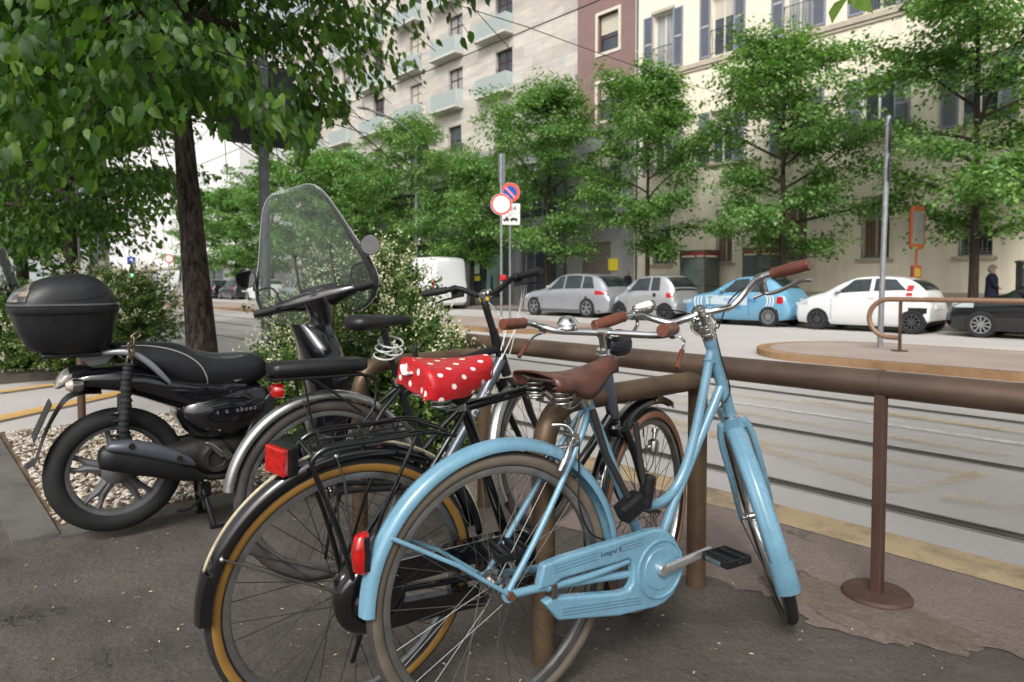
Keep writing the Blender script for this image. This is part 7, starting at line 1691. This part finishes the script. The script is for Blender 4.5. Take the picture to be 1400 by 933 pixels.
    mo = path_loft([(-.085, .405, .03, .03), (-.075, .405, .048, .045), (-.03, .395, .054, .050), (.08, .362, .058, .052), (.18, .325, .054, .050), (.25, .292, .044, .042), (.29, .268, .028, .030), (.33, .25, .018, .018)], M_exh, 'muffler')
    path_loft([(-.062, .448, .006, .022), (-.045, .452, .020, .034), (.02, .443, .030, .040), (.10, .418, .034, .040), (.20, .375, .030, .036), (.26, .342, .020, .028), (.285, .322, .008, .014)], M_shield, 'heat_shield', y=-.178).parent = s
    q = MB()
    for (x, z) in ((.03, .452), (.215, .372)): q.lathe([(.011, -.006), (.0125, -.0045), (.0125, 0), (0, 0)], (x, -.220, z), axis='y', n=16); q.lathe([(0, -.0015), (.0085, -.0015)], (x, -.221, z), axis='y', n=6)
    q.build('shield_bolt', M_engine, s)
    strap(s, 'exhaust_pipe', [(.32, -.15, .255), (.40, -.13, .235), (.50, -.08, .23), (.58, -.03, .25)], .013, M_engine)
    # engine block, crankcase, cooling fan, kick lever
    q = MB(); q.lathe([(0, -.125), (.035, -.125), (.042, -.135), (.062, -.135), (.075, -.12), (.085, -.09), (.085, .05), (0, .05)], (.395, 0, .325), axis='y', n=36); q.loft([sring((x, -.02, z), w, h, p=3, n=20) for x, z, w, h in ((.05, .33, .05, .05), (.15, .33, .07, .07), (.30, .33, .09, .085), (.46, .34, .09, .08), (.52, .36, .07, .06))]); q.build('engine', M_engine, s, smooth=40)
    q = MB(); q.loft([sring((x, .12, z), .03, h, p=2.6, n=20) for x, z, h in ((-.06, .312, .05), (0, .312, .075), (.2, .32, .07), (.40, .33, .085), (.50, .33, .05))]); q.build('transmission_case', M_engine, s, smooth=50)
    q = MB(); q.loft([sring(Vector((.345, -.162, .415)).lerp(Vector((.415, -.166, .340)), t), w, h, p=3, n=14, axis='z') for t, w, h in ((0, .010, .010), (.05, .016, .014), (.6, .018, .014), (1, .020, .014))]); q.box((.425, -.166, .35), (.03, .03, .05), Matrix.Rotation(-.7, 3, 'Y')); q.build('footrest', M_chromed, s, smooth=40)
    q = MB(); q.tube([(.28, -.03, .24), (.42, -.03, .225), (.62, -.03, .24)], .016, 10); q.tube([(.28, .03, .24), (.62, .03, .24)], .016, 10); q.build('lower_frame', M_engine, s)
    q = MB(); q.bx(.52, .72, -.10, .10, .255, .31); q.build('lower_fairing', mat('lower_grey', (70, 72, 84), .4, .3), s, smooth=0, bevel=.01)
    # centre stand
    q = MB()
    for sg in (-1, 1): q.tube([(.335, sg*.05, .225), (.352, sg*.10, .12), (.375, sg*.13, .010)], [.013, .012, .013], 10); q.box((.385, sg*.135, .010), (.06, .03, .016))
    q.tube([(.352, -.10, .12), (.352, .10, .12)], .010, 8); q.tube([(.345, -.10, .15), (.27, -.12, .105), (.22, -.13, .11)], .007, 8); q.bx(.33, .375, -.085, -.03, .14, .20); q.build('centre_stand', M_satin, s, smooth=40)
    # rear shock
    q = MB(); q.tube(helix((.0, -.095, .37), .026, .22, 7, .006), .006, 8); so = q.build('shock_spring', M_satin, s); MB().tube([(.0, -.095, .34), (.01, -.095, .66)], .014, 12).build('shock_absorber', M_engine, s)
    # seat: hump, piping
    q = MB()
    st_ = [(-.02, .862, .060, .010), (-.005, .858, .100, .020), (.04, .838, .122, .042), (.10, .815, .134, .062), (.18, .790, .142, .083), (.25, .767, .146, .100), (.30, .748, .148, .098), (.36, .728, .148, .090), (.44, .718, .146, .085), (.52, .718, .134, .086), (.58, .722, .112, .080), (.63, .722, .082, .062), (.655, .715, .054, .038), (.662, .710, .03, .018)]
    q.loft([sring((x, 0, z), w, h, p=2.5, n=32) for x, z, w, h in st_]); seo = q.build('seat', M_seat, s, smooth=70); md = seo.modifiers.new('sub', 'SUBSURF'); md.levels = 1; md.render_levels = 2
    for sg in (-1, 1):
        P = [(.015, .868), (.10, .866), (.19, .850), (.27, .815), (.325, .765), (.352, .705), (.358, .660)]
        pts = []
        for (x, z) in P:
            zc, w, h = [float(np.interp(x, [a[0] for a in st_], [a[k] for a in st_])) for k in (1, 2, 3)]
            v = max(-.98, min(.98, (z-zc)/h)); yy = w*(1-abs(v)**2.5)**(1/2.5); pts.append((x, sg*(yy+.0005), z))
        strap(seo, 'piping', pts, .0026, mat('piping_grey', (150, 148, 142), .6), sm=6, n=8)
    # grab rail, rack and top box
    q = MB()
    for sg in (-1, 1): q.loft([sring(p, w, h, p=2.5, n=14) for p, w, h in zip(smoothpath([(-.10, sg*.075, .835), (-.02, sg*.12, .846), (.05, sg*.146, .838), (.11, sg*.156, .795), (.165, sg*.158, .735), (.195, sg*.155, .700)], 4), [.012]*21, list(np.interp(np.linspace(0, 1, 21), [0, .3, .7, 1], [.008, .014, .020, .012])))])
    q.bx(-.24, .02, -.085, .085, .832, .846); q.prism([(-.15, .833), (.0, .833), (-.04, .79), (-.10, .785)], -.06, .06); q.build('grab_rail', M_grab, s, smooth=45, bevel=.003)
    bxr = [(-.846+.0, 0)]
    rings_lo = [(.848, -.27, -.055, .12), (.856, -.29, -.035, .14), (.885, -.325, -.015, .165), (.94, -.352, -.002, .185), (1.00, -.370, .006, .198), (1.018, -.374, .009, .202)]
    rings_hi = [(1.052, -.378, .010, .205), (1.075, -.372, .004, .203), (1.105, -.352, -.008, .196), (1.135, -.315, -.028, .180), (1.160, -.262, -.058, .150), (1.176, -.205, -.09, .105), (1.182, -.165, -.115, .05)]
    def R_(z, x0, x1, w): return sring(((x0+x1)/2, 0, z), (x1-x0)/2, w, p=3.3, n=48, axis='z')
    q = MB(); q.loft([R_(*r) for r in rings_lo]); q.build('top_box', M_splast, s, smooth=60)
    q = MB(); q.loft([R_(1.018, -.380, .014, .207), R_(1.024, -.383, .017, .210), R_(1.046, -.383, .017, .210), R_(1.050, -.376, .010, .204)]); bo = q.build('box_band', M_splast, s, smooth=40)
    q = MB(); q.loft([R_(1.050, -.384, .018, .211), R_(1.056, -.384, .018, .211), R_(1.058, -.378, .012, .205)]); q.build('band_lip', mat('band_grey', (84, 86, 92), .3, coat=.3), bo, smooth=40)
    q = MB(); q.loft([R_(*r) for r in rings_hi]); lid = q.build('box_lid', M_splast, s, smooth=60)
    q = MB()    # smoked reflector wrapping the rear corner, and the sweep line
    vs, fs, nn_ = [], [], 22
    for j, z in enumerate(np.linspace(1.066, 1.150, 7)):
        x0, x1, w = [float(np.interp(z, [r[0] for r in rings_hi], [r[k] for r in rings_hi])) for k in (1, 2, 3)]
        amax = np.interp(j/6, [0, .5, 1], [.92, .86, .40]); 
        for i in range(nn_+1):
            a = PI+(2*i/nn_-1)*amax*1.05; ca, sa = math.cos(a), math.sin(a); rx = (x1-x0)/2+.004
            vs.append(((x0+x1)/2+math.copysign(abs(ca)**(2/3.3), ca)*rx, math.copysign(abs(sa)**(2/3.3), sa)*(w+.004), z))
    q.add(vs, [(j*(nn_+1)+i, j*(nn_+1)+i+1, (j+1)*(nn_+1)+i+1, (j+1)*(nn_+1)+i) for j in range(6) for i in range(nn_)]); q.build('rear_reflector', M_smoke, lid, smooth=70)
    q = MB()
    for sg in (-1, 1):
        P = []
        for (x, z) in ((-.20, 1.072), (-.12, 1.078), (-.06, 1.092), (-.035, 1.120), (-.04, 1.148)):
            x0, x1, w = [float(np.interp(z, [r[0] for r in rings_hi], [r[k] for r in rings_hi])) for k in (1, 2, 3)]
            u = min(.999, abs((x-(x0+x1)/2)/((x1-x0)/2))); P.append((x, sg*(w*(1-u**3.3)**(1/3.3)), z))
        q.tube(smoothpath(P, 5), .0028, 6)
    q.build('lid_crease', M_splast, lid, smooth=60)
    q = MB(); q.bx(-.27, -.06, -.12, .12, .832, .850); q.build('mount_plate', M_splast, s, smooth=0, bevel=.006)
    # handlebar cowl, dials, grips, mirrors (all turn with the steering)
    T0 = Vector((HT[0], 0, HT[1])); c0 = T0+ax*.045
    q = MB(); q.loft([sring(c0+Vector((.02-.7*abs(y), y, .012-.25*y*y)), .045*k, .036*k, p=2.4, n=18, axis='y') for y, k in ((-.21, .35), (-.19, .55), (-.14, .75), (-.08, 1.15), (0, 1.35), (.08, 1.15), (.14, .75), (.19, .55), (.21, .35))]) if False else q.loft([sring(c0+Vector((.03-.22*abs(y), y, .018)), .060*k, .046*k, p=2.4, n=18, axis='y') for y, k in ((-.215, .38), (-.19, .6), (-.14, .8), (-.08, 1.1), (0, 1.25), (.08, 1.1), (.14, .8), (.19, .6), (.215, .38))])
    q.loft([sring(T0+ax*h, a, b, p=2.5, n=20, axis='z') for h, a, b in ((-.10, .050, .040), (-.05, .062, .052), (.01, .075, .068), (.05, .078, .075))]); q.build('handlebar_cowl', M_sbody, s, smooth=60, xf=SX)
    q = MB(); q.loft([sring(c0+Vector((.03+.4*h, 0, .03+h)), a, b, p=2.2, n=26, axis='z') for h, a, b in ((0, .078, .105), (.045, .072, .098), (.056, .062, .086), (.050, .052, .076))]); io = q.build('dial_pod', M_splast, s, smooth=50, xf=SX)
    for sg in (-1, 1):
        gc = c0+Vector((-.012, sg*.20, .020)); ge = gc+Vector((-.040, sg*.130, -.006))
        grip(s, gc+Vector((0, sg*.01, 0)), ge, .0185, M_gum, xf=SX, ribs=True)
        q = MB(); q.loft([sring(gc+Vector((0, sg*.0+sg*k, 0)), a, a, p=2.8, n=16, axis='y') for k, a in ((-.03, .024), (-.02, .028), (.015, .026), (.02, .018))]); q.build('switch_block', M_splast, s, smooth=40, xf=SX)
        strap(s, 'brake_lever', [gc+Vector((.02, 0, -.004)), gc+Vector((.055, sg*.03, -.010)), gc+Vector((.040, sg*.09, -.014)), gc+Vector((.020, sg*.145, -.018))], .0058, M_satin, xf=SX)
        mr = gc+Vector((.008, sg*.00, .020)); tip = mr+Vector((-.01, sg*.115, .125))
        P = smoothpath([mr, mr+Vector((.002, sg*.004, .055)), mr+Vector((0, sg*.035, .10)), tip+Vector((.012, 0, -.02)), tip], 6)
        so_ = MB(); so_.tube(P, .0055, 10); so_.cyl(mr-Vector((0, 0, .02)), mr+Vector((0, 0, .02)), .011, n=12); mo_ = so_.build('mirror', M_satin, s, xf=SX)
        mc = tip+Vector((0, sg*.030, .055)); ry = .052
        q = MB(); q.lathe([(0, .026), (ry*.7, .018), (ry, .002), (ry*1.02, -.006), (ry*.96, -.008)], mc, axis='x', n=32, R=Matrix.Rotation(math.radians(-14), 3, 'Y')); q.build('mirror_shell', M_satin, mo_, xf=SX)
        MB().lathe([(0, -.0065), (ry*.96, -.0065)], mc, axis='x', n=32, R=Matrix.Rotation(math.radians(-14), 3, 'Y')).build('mirror_glass', mat('mirror_glass', (225, 228, 230), .02, 1.0), mo_, xf=SX)
    # tall clear windscreen on two struts
    q = MB(); rows = []; zz = [-.10, -.06, .0, .07, .15, .25, .35, .45, .53, .58, .60]
    hw = [.19, .28, .33, .335, .315, .275, .24, .205, .17, .13, .08]
    for z, w in zip(zz, hw):
        row = []
        for k in range(13):
            u = k/12*2-1; cut = (.045*max(0, 1-abs(u*w)/.09)**.5 if z < .0 else 0)
            row.append(c0+Vector((.200-.32*(z+.05)-.05*(u*w/.2)**2, u*w, z+.03)))
        rows.append(row)
    q.add([p for r in rows for p in r], [(i*13+k, i*13+k+1, (i+1)*13+k+1, (i+1)*13+k) for i in range(len(rows)-1) for k in range(12) if not (i < 2 and 3 < k < 8)])
    q.build('windscreen', M_scr, s, smooth=70, solid=.003, xf=SX)
    q = MB(); edge_ = [r[0] for r in rows]+[rows[-1][k] for k in range(1, 12)]+[r[12] for r in reversed(rows)]
    q.tube(smoothpath([tuple(p) for p in edge_], 2), .0022, 6); q.build('windscreen_edge', glass_clear('edge_clear', (.75, .8, .78), .45), s, xf=SX)
    for sg in (-1, 1):
        a = c0+Vector((.045, sg*.095, .03)); b = c0+Vector((.085, sg*.100, .31)); q = MB(); q.tube([a, a.lerp(b, .35)+Vector((-.012, 0, 0)), b], [.010, .0065, .0055], 10)
        q.lathe([(0, -.012), (.014, -.010), (.014, .006), (0, .008)], b+Vector((.008, 0, -.012)), axis='x', n=16); q.lathe([(0, -.008), (.012, -.008), (.012, .006), (0, .006)], a+Vector((.03, sg*.035, .02)), axis='x', n=14); q.tube([a+Vector((0, 0, .0)), a+Vector((.03, sg*.035, .02))], .006, 8)
        q.build('screen_strut', M_satin, s, xf=SX)
    return s
sc_ = scooter((-3.44, .668, 0), math.radians(86), 'black scooter with a black top box, hanging chain and tall clear windscreen')
# the chain padlocked round its grab rail and wheel
ch = empty('security_chain', (-3.44, .668, 0), math.radians(86)); tag(ch, 'bronze link chain in a wrinkled black sleeve hanging from the scooter grab rail', 'chain')
def link(c, R3, w=.011, l=.019, r=.0042):
    P = [(w*math.cos(a), 0, (l if math.sin(a) > 0 else -l)*.55+w*math.sin(a)) for a in np.linspace(0, 2*PI, 20, endpoint=False)]
    q = MB(); q.tube([R3 @ Vector(p)+Vector(c) for p in P], r, 8, closed=True); return q.build('link', mat('chain_bronze', (132, 116, 100), .35, .9, var=.3, vscale=60), ch, smooth=60)
for k, (x, z) in enumerate(((.062, .915), (.050, .892), (.042, .866), (.040, .838), (.036, .810))):
    link((x, -.170, z), Matrix.Rotation(k*PI/2+.3, 3, 'Z') @ Matrix.Rotation(.15 if k else 1.0, 3, 'Y'))
P = smoothpath([(.034, -.168, .800), (.022, -.166, .72), (.020, -.160, .62), (.012, -.150, .52), (.03, -.12, .44), (.05, -.06, .41)], 12)
MB().tube(P, [.0215+.0035*math.sin(i*2.1)+.0015*math.sin(i*.9) for i in range(len(P))], 16).build('sleeve', mat('chain_sleeve', (30, 30, 32), .75, bump=.5, bscale=60, bdist=.003), ch, smooth=70)
# the second scooter at the far left edge
s2c = copy_tree(sc_); s2c.location = (-12.6, .15, 0); s2c.rotation_euler = (0, 0, math.radians(60)); s2c['label'] = 'dark scooter far behind at the left edge, showing its windscreen and handlebar'
